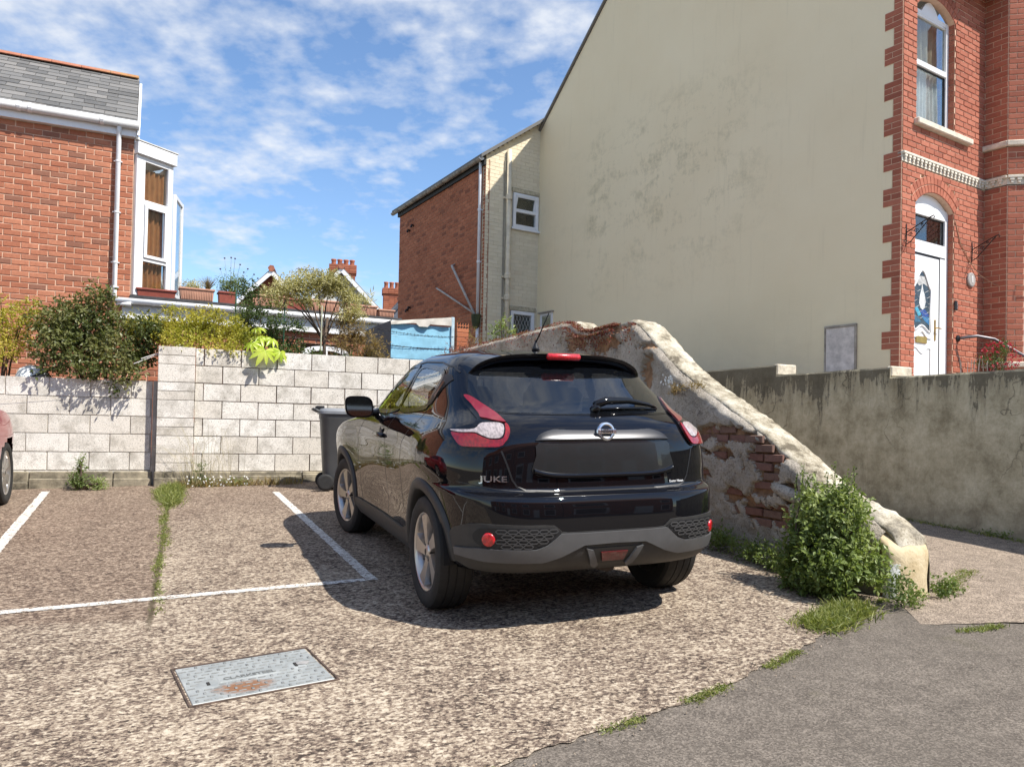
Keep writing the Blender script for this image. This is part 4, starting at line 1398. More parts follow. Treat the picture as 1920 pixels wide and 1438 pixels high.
m.add([(0.035, -0.14, 5.50), (0.035, 2.12, 7.05), (0.035, 2.12, 6.93), (0.035, -0.14, 5.38), (0.075, -0.14, 5.50), (0.075, 2.12, 7.05), (0.075, 2.12, 6.93), (0.075, -0.14, 5.38)], [(0,3,2,1),(4,5,6,7),(0,1,5,4),(2,3,7,6),(3,0,4,7)])
m.build('bargeboard', UPVC, LH)
m = MB()
m.box(0.003, -0.02, 5.30, 0.07, 0.06, 5.40)
m.build('box_end', UPVC, LH)
# white canted oriel at the corner, with orange curtains and an open casement
BM = Matrix.Translation((0.045, -0.015, 0)) @ Matrix.Rotation(radians(37), 4, 'Z')
BL = 0.66
OB = MB()
OB.bbox(0.0, 0.0, 2.98, 0.15, 0.08, 5.14, 0.004, BM)
OB.bbox(BL-0.09, 0.0, 2.98, BL, 0.08, 5.14, 0.004, BM)
OB.bbox(0.15, 0.001, 5.06, BL-0.09, 0.08, 5.14, 0.004, BM)
OB.bbox(0.15, 0.001, 4.40, BL-0.09, 0.08, 4.47, 0.004, BM)
OB.bbox(0.15, 0.001, 3.52, BL-0.09, 0.08, 3.57, 0.004, BM)
OB.bbox(0.15, 0.001, 2.98, BL-0.09, 0.08, 3.03, 0.004, BM)
oriel = OB.build('oriel', UPVC, LH)
m = MB()
m.bbox(-0.02, -0.05, 5.14, BL+0.03, 1.2, 5.33, 0.006, BM)
m.build('oriel_fascia', UPVC, oriel)
m = MB()
m.bbox(-0.03, -0.06, 5.332, BL+0.045, 1.22, 5.352, 0.004, BM)
m.build('flat_roof_edge', simple('pale_flashing', (0.62, 0.60, 0.55), 0.7, var=0.2), oriel)
m = MB()
bar_frame(m, 0.155, BL-0.095, 3.575, 4.395, 0.05, -0.02, 0.03, BM)
m.build('casement', UPVC, oriel)
for za, zb_ in ((3.03, 3.52), (3.62, 4.35), (4.47, 5.06)):
    pane(oriel, 0.15, BL-0.09, za, zb_, 0.04, BM)
curtain(oriel, 0.15, BL-0.10, 3.0, 4.98, 0.10, ORANGE, 5, 0.03, BM)
m = MB()
m.box(0.0, 0.085, 2.98, 0.02, 1.2, 5.14, BM)
m.box(0.02, 1.0, 2.98, BL, 1.02, 5.14, BM)
m.build('oriel_back', DARKROOM, oriel)
MSIDE = BM @ Matrix.Translation((BL, 0.0, 0)) @ Matrix.Rotation(radians(68), 4, 'Z')
m = MB()
m.bbox(0.01, 0.0, 2.98, 0.09, 0.07, 5.14, 0.004, MSIDE)
m.bbox(0.09, 0.001, 4.5, 1.0, 0.07, 5.14, 0.004, MSIDE)
m.bbox(0.85, 0.0, 2.98, 1.0, 0.07, 5.14, 0.004, MSIDE)
m.build('oriel_side', UPVC, oriel)
MO = MSIDE @ Matrix.Translation((0.02, -0.01, 0)) @ Matrix.Rotation(radians(-28), 4, 'Z')
m = MB()
bar_frame(m, 0.0, 0.62, 3.06, 4.70, 0.065, -0.05, 0.0, MO)
oc = m.build('open_casement', UPVC, oriel)
pane(oc, 0.05, 0.57, 3.11, 4.65, -0.03, MO)
m = MB()
m.tube([(0.05, 0.02, 3.72), (0.05, 0.05, 3.74), (0.05, 0.05, 3.85)], 0.007, 6, None, True, MO)
m.build('handle', simple('steel', (0.6, 0.6, 0.6), 0.3, metal=0.9), oc)

# ------------------------------------------------------------------ flat-roofed building behind the block wall
FR = thing('flat_roofed_extension', 'low flat roofed brick extension with white fascia behind the block wall', 'building', (-2.98, 8.83, 0), radians(5.5))
FW = [(2.55, 3.42, 1.3, 2.42)]
r2 = brick_face(FR, I4, 0.0, 4.2, 0.5, 2.63, 0.225, 0.0835, ULB, BR_L[1], MOR_L, lambda z: [(a, b_) for a, b_, c0, c1 in FW if c0 < z < c1], lambda x, z: z > 2.05 and x > 2.3, limit=60)
o = r2.build('bricks', BR_L[1], FR)
o['kind'] = 'stuff'
m = MB()
m.box(0.0, 0.1, 0.5, 4.2, 3.4, 2.6)
m.build('core', DARKROOM, FR)
m = MB()
m.bbox(-0.15, -0.06, 2.63, 4.25, 0.1, 2.87, 0.004)
m.build('fascia', simple('dull_white_fascia', (0.60, 0.60, 0.58), 0.6, var=0.12, nscale=5), FR)
m = MB()
m.bbox(-0.18, -0.10, 2.60, 4.25, -0.055, 2.635, 0.004)
m.build('fascia_lip', UPVC, FR)
m = MB()
m.tube([(-0.25, -0.12, 2.865), (4.3, -0.12, 2.875)], 0.045, 10)
m.build('gutter', GUT, FR, True)
m = MB()
m.bbox(-0.05, -0.10, 2.89, 4.3, 3.4, 2.965, 0.004)
m.build('felt_roof', simple('black_roof_felt', (0.045, 0.045, 0.048), 0.85, var=0.3, nscale=9), FR)
m = MB()
arc = [(2.55+0.03, 1.3)]+[(2.985+0.40*sin(q), 2.20+0.19*cos(q)**0.5) for q in [radians(-85+170*i/14) for i in range(15)]]+[(3.42-0.03, 1.3)]
inn = [(2.985+(x-2.985)*0.83, z-0.075 if z > 1.5 else z) for x, z in arc]
for i in range(len(arc)-1):
    a, b_, c_, d_ = arc[i], arc[i+1], inn[i+1], inn[i]
    m.add([(p_[0], y, p_[1]) for y in (-0.012, 0.07) for p_ in (a, b_, c_, d_)], [(0,1,2,3),(7,6,5,4),(0,4,5,1),(2,6,7,3)])
m.bbox(2.955, -0.010, 1.3, 3.015, 0.06, 2.33, 0.004)
wf = m.build('window', UPVC, FR)
pane(wf, 2.58, 3.40, 1.3, 2.40, 0.05)
room(wf, 2.56, 3.41, 1.3, 2.42, 0.06, 0.035)

# ------------------------------------------------------------------ far houses
def far_house(name, label, loc, rz, wdt, eav, apex, dep, wallm, barge=UPVC, chim=None):
    t = thing(name, label, 'house', loc, radians(rz))
    m = MB()
    m.prism([(-wdt/2, -4), (wdt/2, -4), (wdt/2, eav), (0, apex-0.05), (-wdt/2, eav)], 0, dep, Matrix(((1, 0, 0, 0), (0, 0, 1, 0), (0, 1, 0, 0), (0, 0, 0, 1))))
    m.build('wall', wallm, t)
    k = wdt/2+0.25
    ez = eav-(apex-eav)*0.5/wdt
    m = MB()
    for s in (-1, 1):
        m.add([(s*k, -0.3, ez), (0, -0.3, apex), (0, dep+0.2, apex), (s*k, dep+0.2, ez), (s*k, -0.3, ez+0.12), (0, -0.3, apex+0.12), (0, dep+0.2, apex+0.12), (s*k, dep+0.2, ez+0.12)],
              [(0,1,2,3),(7,6,5,4),(0,4,5,1),(1,5,6,2),(2,6,7,3),(3,7,4,0)])
    rf = m.build('roof', SLF, t)
    m = MB()
    for s in (-1, 1):
        m.add([(s*k, -0.36, ez-0.12), (0, -0.36, apex-0.14), (0, -0.36, apex+0.06), (s*k, -0.36, ez+0.08), (s*k, -0.30, ez-0.12), (0, -0.30, apex-0.14), (0, -0.30, apex+0.06), (s*k, -0.30, ez+0.08)],
              [(0,1,2,3),(7,6,5,4),(0,4,5,1),(2,6,7,3),(3,7,4,0)])
    m.build('bargeboard', barge, t)
    m = MB()
    m.tube([(0, -0.4, apex+0.10), (0, dep+0.2, apex+0.10)], 0.13, 6)
    m.build('ridge', TERRA, rf)
    return t
CHB = m_brick('chimney_brick', 'face', (0.33, 0.11, 0.06), (0.42, 0.155, 0.09), (0.25, 0.09, 0.06), 0.4)
def chimney(parent, x, y, z0, z1, sx, sy, pots):
    mb_ = MB()
    z, r = z0, 0
    while z < z1:
        e = 0.05 if z > z1-0.30 else 0.0
        mb_.box(x-sx/2-e+0.008, y-sy/2-e+0.008, z, x+sx/2+e-0.008, y+sy/2+e-0.008, z+0.082)
        n = int(sx/0.22)
        for i in range(n):
            a = x-sx/2-e+(sx+2*e)*i/n
            mb_.box(a+0.005, y-sy/2-e-0.002, z+0.006, a+(sx+2*e)/n-0.005, y-sy/2-e+0.02, z+0.076)
            
        for i in range(int(sy/0.22)):
            a = y-sy/2-e+(sy+2*e)*i/int(sy/0.22)
            mb_.box(x-sx/2-e-0.002, a+0.005, z+0.006, x-sx/2-e+0.02, a+0.21, z+0.076)
            mb_.box(x+sx/2+e-0.02, a+0.005, z+0.006, x+sx/2+e+0.002, a+0.21, z+0.076)
        z += 0.082
        r += 1
    st = mb_.build('chimney', CHB, parent)
    for i in range(pots):
        q = MB()
        px = x-sx/2+sx*(i+0.5)/pots
        q.lathe([(0.0, 0.0), (0.11, 0.0), (0.095, 0.04), (0.085, 0.24), (0.105, 0.27), (0.105, 0.32), (0.075, 0.32), (0.07, 0.1)], 12, Matrix.Translation((px, y, z1)))
        q.build('chimney_pot', TERRA, st, True)
    return st
CREAMW = simple('cream_render', (0.62, 0.60, 0.54), 0.85, var=0.08)
h2 = far_house('distant_house', 'distant cream gabled house with white bargeboards and tall chimney', (3.15, 25.75, 0), -10, 4.9, 4.4, 6.95, 7, CREAMW)
chimney(h2, 0.05, 1.0, 5.6, 7.25, 0.95, 0.6, 4)
h1 = far_house('distant_house', 'distant red brick gable peeping out left of the chimneys', (0.7, 26.7, 0), -10, 2.6, 5.5, 6.8, 6, CHB)
m = MB()
m.tube([(0.9, 1.2, 6.0), (0.9, 1.2, 7.3)], 0.025, 5)
m.tube([(0.8, 1.2, 7.25), (1.7, 1.2, 7.2)], 0.015, 5)
for k in range(6):
    m.tube([(0.95+k*0.13, 1.0, 7.24), (0.95+k*0.13, 1.4, 7.24)], 0.012, 4)
m.build('aerial', simple('grey_aerial', (0.3, 0.3, 0.32), 0.5, metal=0.5), h1)
h3 = far_house('distant_house', 'distant slate roof seen just right of the white oriel', (-3.6, 27.4, 0), 78, 5, 4.4, 6.75, 6, CREAMW)
h4 = far_house('distant_house', 'distant brick house whose chimney stands against the brick extension', (6.6, 29.0, 0), -10, 4.5, 3.2, 5.6, 6, CHB)
chimney(h4, -0.55, 0.4, 4.6, 7.05, 0.95, 0.6, 4)
# low outbuilding whose white bargeboard leans on the brick extension
h5 = far_house('lean_to_house', 'low slate roofed building with white bargeboard beside the brick extension', (3.95, 17.4, 0), -4, 3.4, 3.0, 5.1, 3, CREAMW)
# ------------------------------------------------------------------ vehicles
def m_paint(name, col, coat=1.0, flake=0.0, rough=0.25):
    m, nt, b = newmat(name)
    setb(nt, b, Base__Color=col, Roughness=rough, Metallic=flake, Coat__Weight=coat, Coat__Roughness=0.03)
    b.inputs['Specular IOR Level'].default_value = 0.0 if flake == 0 else 0.4
    p = geopos(nt)
    d = noise(nt, p, 14, 6, 0.7)
    nt.links.new(ramp(nt, d, (0.5, 0.02), (0.8, 0.09)), b.inputs['Coat Roughness'])
    return m
PAINT = m_paint('black_paint', (0.0045, 0.0045, 0.006), 1.0, 0.0, 0.3)
REDP = m_paint('red_paint', (0.28, 0.008, 0.010), 1.0, 0.1, 0.35)
GLASSD = m_glass('tinted_glass', (0.004, 0.005, 0.007), 0.68, 0.01)
GLASSS = m_glass('side_glass', (0.004, 0.005, 0.005), 0.30, 0.01)
TRIM = simple('grey_trim_plastic', (0.030, 0.029, 0.028), 0.55, var=0.15, nscale=18)
LIPM = simple('satin_grey_plastic', (0.085, 0.085, 0.087), 0.42, var=0.08, nscale=10)
GLOSSB = simple('gloss_black', (0.006, 0.006, 0.007), 0.12, var=0.05)
DARKIN = simple('dark_interior', (0.018, 0.018, 0.019), 0.85, var=0.1)
SEATM = simple('seat_cloth', (0.055, 0.052, 0.05), 0.9, var=0.15)
RUBBER = simple('tyre_rubber', (0.016, 0.0155, 0.015), 0.75, var=0.25, nscale=30)
ALLOY = simple('machined_alloy', (0.52, 0.49, 0.46), 0.32, metal=0.85, var=0.06)
ALLOYD = simple('dark_alloy', (0.035, 0.034, 0.033), 0.45, metal=0.4)
CHROME = simple('chrome', (0.80, 0.81, 0.82), 0.2, metal=1.0, var=0.02)
def m_lens(name, col, rough=0.12, emit=None):
    m, nt, b = newmat(name)
    p = objco(nt)
    wv = N(nt, 'TexNoise', Vector=scaled(nt, p, (90, 30, 45)), Scale=1.0, Detail=1.0)
    c = mixc(nt, ramp(nt, wv.outputs[0], (0.35, 0.0), (0.6, 1.0)), tuple(x*0.6 for x in col), col)
    setb(nt, b, Base__Color=c, Roughness=0.3, Coat__Weight=1.0, Coat__Roughness=0.03)
    bump(nt, b, wv.outputs[0], 0.3, 0.004)
    return m
REDL = m_lens('red_lens', (0.30, 0.003, 0.006))
REDB = m_lens('red_reflector', (0.58, 0.008, 0.015))
REDD = m_lens('dark_red_lens', (0.11, 0.006, 0.008))
PINKL = simple('pink_red_lens', (0.22, 0.008, 0.014), 0.12, var=0.1, coat=1.0)
CLEARL = m_lens('clear_lens', (0.46, 0.40, 0.40))

def body_surface(R, bulges, sub=7, nr=44, nsd=44, nf=34):
    """R rows: yr, zr, w, zs, yf, zf, n, ycr, ycf  (bottom to top)"""
    rows = []
    K = len(R)
    for i in range(K-1):
        a, b, c, d = (R[min(max(i+k, 0), K-1)] for k in (-1, 0, 1, 2))
        for j in range(sub):
            t = j/sub
            rows.append([0.5*(2*q+(r-p)*t+(2*p-5*q+4*r-s)*t*t+(3*q-p-3*r+s)*t**3) for p, q, r, s in zip(a, b, c, d)])
    rows.append(list(R[-1]))
    V, half = [], []
    def ss(t):
        t = min(1, max(0, t))
        return t*t*(3-2*t)
    for yr, zr, w_, zs, yf, zf, n, yc, yd in rows:
        w_ = max(w_, 0.0)
        line_ = []
        for k in range(nr):
            q = (k/nr)
            q = pi/2*(0.5*q+0.5*(3*q*q-2*q**3))
            x = w_*sin(q)**(2/n)
            y = yc-(yc-yr)*cos(q)**(2/n)
            line_.append((x, y, zr+(zs-zr)*ss((y-yr)/max(1e-4, yc-yr))))
        for k in range(nsd):
            y = yc+(yd-yc)*k/nsd
            line_.append((w_, y, zs))
        for k in range(nf+1):
            q = pi/2*(1-k/nf)
            x = w_*sin(q)**(2/n) if k < nf else 0.0
            y = yd+(yf-yd)*cos(q)**(2/n)
            line_.append((x, y, zf+(zs-zf)*ss((yf-y)/max(1e-4, yf-yd))))
        half.append(line_)
    m = len(half[0])
    ring = 2*m-2
    for line_ in half:
        pts = []
        for x, y, z in line_:
            if x > 0.3:
                for cy_, cz_, sy, sz, am in bulges:
                    x += am*exp(-((y-cy_)/sy)**2-((z-cz_)/sz)**2)
            pts.append((x, y, z))
        V += pts+[(-x, y, z) for x, y, z in reversed(pts[1:-1])]
    F = []
    for i in range(len(half)-1):
        for k in range(ring):
            F.append((i*ring+k, i*ring+(k+1) % ring, (i+1)*ring+(k+1) % ring, (i+1)*ring+k))
    return V, F
class Skin:
    def __init__(s, V, F):
        s.V, s.F = V, F
        s.b = BVHTree.FromPolygons(V, F)
        s.drop = []
    def hit(s, a, b, ax):
        if ax == 'rear':
            o, d = Vector((a, -4, b)), Vector((0, 1, 0))
        elif ax == 'front':
            o, d = Vector((a, 8, b)), Vector((0, -1, 0))
        elif ax == 'top':
            o, d = Vector((a, b, 4)), Vector((0, 0, -1))
        elif ax == 'left':
            o, d = Vector((-4, a, b)), Vector((1, 0, 0))
        else:
            o, d = Vector((4, a, b)), Vector((-1, 0, 0))
        p, n, i, _ = s.b.ray_cast(o, d)
        if p is None:
            g = {'rear': (a, 0.0, b), 'front': (a, 2.6, b), 'top': (a, b, 1.4), 'left': (-0.8, a, b), 'right': (0.8, a, b)}[ax]
            p, n, i, _ = s.b.find_nearest(Vector(g))
        if n.dot(d) > 0:
            n = -n
        return p, n
    def patch(s, name, poly, ax, off, mat, parent, thick=0.02, res=0.03, flat=None, smooth=True, hole=False):
        bm = bmesh.new()
        vs = [bm.verts.new((x, y, 0)) for x, y in [(p[0], p[1]) for p in poly]]
        bm.faces.new(vs)
        xs, ys = [v.co.x for v in vs], [v.co.y for v in vs]
        for k in range(2):
            lo, hi = (min(xs), max(xs)) if k == 0 else (min(ys), max(ys))
            t = math.ceil(lo/res)*res
            while t < hi:
                bmesh.ops.bisect_plane(bm, geom=bm.verts[:]+bm.edges[:]+bm.faces[:], dist=1e-6, plane_co=(t, 0, 0) if k == 0 else (0, t, 0), plane_no=(1, 0, 0) if k == 0 else (0, 1, 0))
                t += res
        bmesh.ops.remove_doubles(bm, verts=bm.verts[:], dist=1e-5)
        bnd = [e for e in bm.edges if len(e.link_faces) == 1]
        inner = {}
        for v in bm.verts:
            p, n = s.hit(v.co.x, v.co.y, ax)
            if flat:
                p2 = flat(p)
                inner[v] = p-n*thick
                v.co = p2
            else:
                inner[v] = p-n*thick
                v.co = p+n*off
        if thick:
            low = {}
            for e in bnd:
                for v in e.verts:
                    if v not in low:
                        low[v] = bm.verts.new(inner[v])
            for e in bnd:
                a, b = e.verts
                bm.faces.new((a, b, low[b], low[a]))
        bmesh.ops.recalc_face_normals(bm, faces=bm.faces[:])
        me = bpy.data.meshes.new(name)
        bm.to_mesh(me)
        bm.free()
        if smooth:
            me.shade_smooth()
            me.set_sharp_from_angle(angle=radians(40))
        me.materials.append(mat)
        o = link(name, me, parent)
        if hole:
            s.drop.append(([(p[0], p[1]) for p in poly], ax))
        return o
    def strip(s, mb_, path, ax, wd, off):
        P = []
        pth = [Vector((p[0], p[1], 0)) for p in path]
        pts = []
        for a, b in zip(pth, pth[1:]):
            n = max(1, int((b-a).length/0.025))
            pts += [a.lerp(b, k/n) for k in range(n)]
        pts.append(pth[-1])
        P = [s.hit(p.x, p.y, ax) for p in pts]
        V, F = [], []
        for i, (p, n) in enumerate(P):
            t = (P[min(i+1, len(P)-1)][0]-P[max(i-1, 0)][0]).normalized()
            sd = t.cross(n).normalized()*wd/2
            V += [p+n*off-sd, p+n*off+sd]
        for i in range(len(P)-1):
            F.append((2*i, 2*i+1, 2*i+3, 2*i+2))
        mb_.add(V, F)
    def wrap(s, name, path, ax, wd, off, mat, parent, rad=None):
        m = MB()
        s.strip(m, path, ax, wd, off)
        return m.build(name, mat, parent)
def inpoly(x, y, poly):
    c = False
    j = len(poly)-1
    for i in range(len(poly)):
        xi, yi = poly[i]
        xj, yj = poly[j]
        if (yi > y) != (yj > y) and x < (xj-xi)*(y-yi)/(yj-yi)+xi:
            c = not c
        j = i
    return c
def finish_body(sk, name, mat, parent, wheels, arch_r):
    F = []
    for f in sk.F:
        c = [sum(sk.V[i][k] for i in f)/4 for k in range(3)]
        if abs(c[0]) > 0.55 and any((c[1]-wy)**2+(c[2]-0.334)**2 < arch_r**2 for wy in wheels):
            continue
        bad = False
        for poly, ax in sk.drop:
            if ax == 'rear' and c[1] < 0.5 and inpoly(c[0], c[2], poly):
                bad = True
            elif ax == 'left' and abs(c[0]) > 0.35 and inpoly(c[1], c[2], poly):
                bad = True
            elif ax == 'front' and c[1] > 0.9 and inpoly(c[0], c[2], poly):
                bad = True
        if not bad:
            F.append(f)
    me = bpy.data.meshes.new(name)
    me.from_pydata(sk.V, [], F)
    me.shade_smooth()
    me.materials.append(mat)
    return link(name, me, parent)
def wheel(parent, x, y, side, steer=0.0, spokes=5, R=0.334):
    M0 = Matrix.Translation((x, y, R)) @ Matrix.Rotation(steer, 4, 'Z') @ Matrix.Rotation(radians(90)*side, 4, 'Y')   # local z points outwards
    wo_ = bpy.data.objects.new('wheel', None)
    C.objects.link(wo_)
    wo_.parent = parent
    wo_.matrix_local = M0
    m = MB()
    prof = [(0.222, -0.09), (0.262, -0.105), (0.30, -0.108), (0.322, -0.095), (0.332, -0.07), (0.334, -0.052), (0.329, -0.050), (0.329, -0.044), (0.334, -0.042), (0.334, -0.004), (0.329, -0.002), (0.329, 0.004), (0.334, 0.006), (0.334, 0.042), (0.329, 0.044), (0.329, 0.050), (0.334, 0.052), (0.332, 0.07), (0.322, 0.095), (0.305, 0.106), (0.285, 0.109), (0.262, 0.106), (0.240, 0.100), (0.228, 0.090), (0.222, 0.08)]
    m.lathe(prof, 64)
    t = m.build('tyre', RUBBER, wo_, True)
    t.data.set_sharp_from_angle(angle=radians(35))
    m = MB()
    m.lathe([(0.226, -0.09), (0.205, -0.06), (0.20, 0.02), (0.212, 0.075), (0.226, 0.094), (0.231, 0.094), (0.231, 0.085)], 48)
    m.build('rim', ALLOY, wo_, True)
    m = MB()
    m.lathe([(0.0, 0.005), (0.205, 0.005)], 32)
    m.build('brake_backing', simple('brake_dark', (0.012, 0.012, 0.012), 0.8), wo_)
    for k in range(spokes):
        a = 2*pi*k/spokes+0.35
        Ms = Matrix.Rotation(a, 4, 'Z')
        m = MB()
        pl_ = [(0.035, -0.030), (0.085, -0.030), (0.15, -0.052), (0.212, -0.085), (0.218, 0.022), (0.19, 0.026), (0.11, 0.026), (0.04, 0.032)]
        n = len(pl_)
        V = [(p, q, 0.085-0.012*(1-p/0.22)) for p, q in pl_]+[(p*0.99, q*1.12, 0.035) for p, q in pl_]
        m.add(V, [tuple(range(n))]+[(i, n+i, n+(i+1) % n, (i+1) % n) for i in range(n)], None, Ms)
        m.build('spoke', ALLOY, wo_)
        m = MB()
        pl_ = [(0.06, 0.030), (0.12, 0.030), (0.205, 0.05), (0.20, 0.085), (0.10, 0.055), (0.05, 0.045)]
        n = len(pl_)
        m.add([(p, q, 0.05) for p, q in pl_]+[(p, q, 0.02) for p, q in pl_], [tuple(range(n))]+[(i, n+i, n+(i+1) % n, (i+1) % n) for i in range(n)], None, Ms)
        m.build('spoke_pocket', ALLOYD, wo_)
    m = MB()
    m.lathe([(0.0, 0.088), (0.020, 0.088), (0.030, 0.084), (0.055, 0.072), (0.06, 0.03)], 24)
    m.build('hub_cap', ALLOY, wo_, True)
    m = MB()
    for k in range(5):
        a = 2*pi*k/5+0.95
        m.lathe([(0.0, 0.078), (0.007, 0.078), (0.009, 0.05)], 8, Matrix.Translation((0.052*cos(a), 0.052*sin(a), 0)))
    m.lathe([(0.0, 0.0892), (0.017, 0.0892), (0.02, 0.087)], 20)
    m.build('hub_badge', ALLOYD, wo_)
    return wo_

CAR_M = Matrix.Rotation(0, 4, 'Z') @ Matrix.Rotation(math.atan(0.0484), 4, 'X') @ Matrix.Rotation(-math.atan(0.0248), 4, 'Y')
CAR = thing('parked_car', 'glossy black compact crossover car seen from behind', 'car')
CAR.matrix_world = CAR_M
#      yr      zr     w      zs     yf     zf     n    ycr   ycf
RB = [(-0.58, 0.31, 0.780, 0.25, 3.26, 0.24, 4.2, 0.25, 2.55),
      (-0.68, 0.345, 0.825, 0.30, 3.31, 0.30, 4.3, 0.25, 2.55),
      (-0.735, 0.42, 0.840, 0.40, 3.35, 0.40, 4.4, 0.25, 2.55),
      (-0.752, 0.52, 0.845, 0.52, 3.37, 0.52, 4.4, 0.25, 2.55),
      (-0.752, 0.62, 0.850, 0.63, 3.365, 0.64, 4.4, 0.25, 2.55),
      (-0.742, 0.70, 0.854, 0.72, 3.35, 0.73, 4.4, 0.25, 2.55),
      (-0.722, 0.735, 0.856, 0.775, 3.33, 0.78, 4.4, 0.25, 2.55),
      (-0.665, 0.757, 0.857, 0.80, 3.31, 0.81, 4.3, 0.25, 2.55),
      (-0.652, 0.80, 0.858, 0.86, 3.26, 0.86, 4.2, 0.25, 2.5),
      (-0.648, 0.88, 0.856, 0.925, 3.15, 0.91, 4.1, 0.25, 2.4),
      (-0.640, 0.97, 0.848, 0.985, 2.95, 0.96, 4.0, 0.25, 2.25),
      (-0.622, 1.05, 0.832, 1.035, 2.62, 1.005, 3.9, 0.25, 2.0),
      (-0.585, 1.105, 0.802, 1.08, 2.30, 1.05, 3.7, 0.25, 1.75),
      (-0.520, 1.15, 0.772, 1.125, 2.10, 1.09, 3.4, 0.25, 1.55),
      (-0.440, 1.19, 0.752, 1.175, 1.98, 1.15, 3.2, 0.25, 1.40),
      (-0.305, 1.27, 0.724, 1.26, 1.80, 1.25, 3.1, 0.25, 1.25),
      (-0.175, 1.35, 0.690, 1.345, 1.62, 1.34, 3.0, 0.27, 1.12),
      (-0.070, 1.42, 0.652, 1.42, 1.45, 1.42, 3.0, 0.30, 1.00),
      (-0.010, 1.465, 0.615, 1.47, 1.32, 1.47, 3.0, 0.34, 0.92),
      (0.03, 1.497, 0.570, 1.508, 1.20, 1.505, 2.9, 0.38, 0.86),
      (0.10, 1.522, 0.49, 1.535, 1.10, 1.53, 2.8, 0.44, 0.80),
      (0.22, 1.543, 0.35, 1.552, 1.00, 1.548, 2.6, 0.50, 0.74),
      (0.36, 1.556, 0.16, 1.562, 0.90, 1.56, 2.4, 0.56, 0.70),
      (0.50, 1.562, 0.0, 1.565, 0.80, 1.563, 2.2, 0.60, 0.68)]
BUL = [(0.0, 0.88, 0.46, 0.17, 0.040), (2.53, 0.86, 0.46, 0.17, 0.042), (1.25, 0.50, 0.55, 0.16, -0.030), (1.25, 0.93, 0.75, 0.05, 0.008)]
V, F = body_surface(RB, BUL)
sk = Skin(V, F)
def mirr(poly):
    return [(-x, z) for x, z in reversed(poly)]
# --- rear window (frit band, glass)
rw = cr([(-0.545, 1.172, 0), (-0.30, 1.166, 0), (0, 1.164, 0), (0.30, 1.166, 0), (0.545, 1.172, 0), (0.60, 1.205, 0), (0.628, 1.26, 0), (0.612, 1.33, 0), (0.565, 1.405, 0), (0.45, 1.437, 0), (0.2, 1.447, 0), (-0.2, 1.447, 0), (-0.45, 1.437, 0), (-0.565, 1.405, 0), (-0.612, 1.33, 0), (-0.628, 1.26, 0), (-0.60, 1.205, 0)], 5, True)
rw2 = [(p.x*0.93, 1.305+(p.y-1.305)*0.90) for p in rw]
win = sk.patch('rear_window', rw, 'rear', 0.004, GLASSD, CAR, 0.0, 0.04)
sk.drop.append((rw2, 'rear'))
m = MB()
sk.strip(m, [(p.x*0.985, 1.305+(p.y-1.305)*0.97) for p in rw]+[(rw[0].x*0.985, 1.305+(rw[0].y-1.305)*0.97)], 'rear', 0.045, 0.0025)
m.build('frit_band', GLOSSB, win)
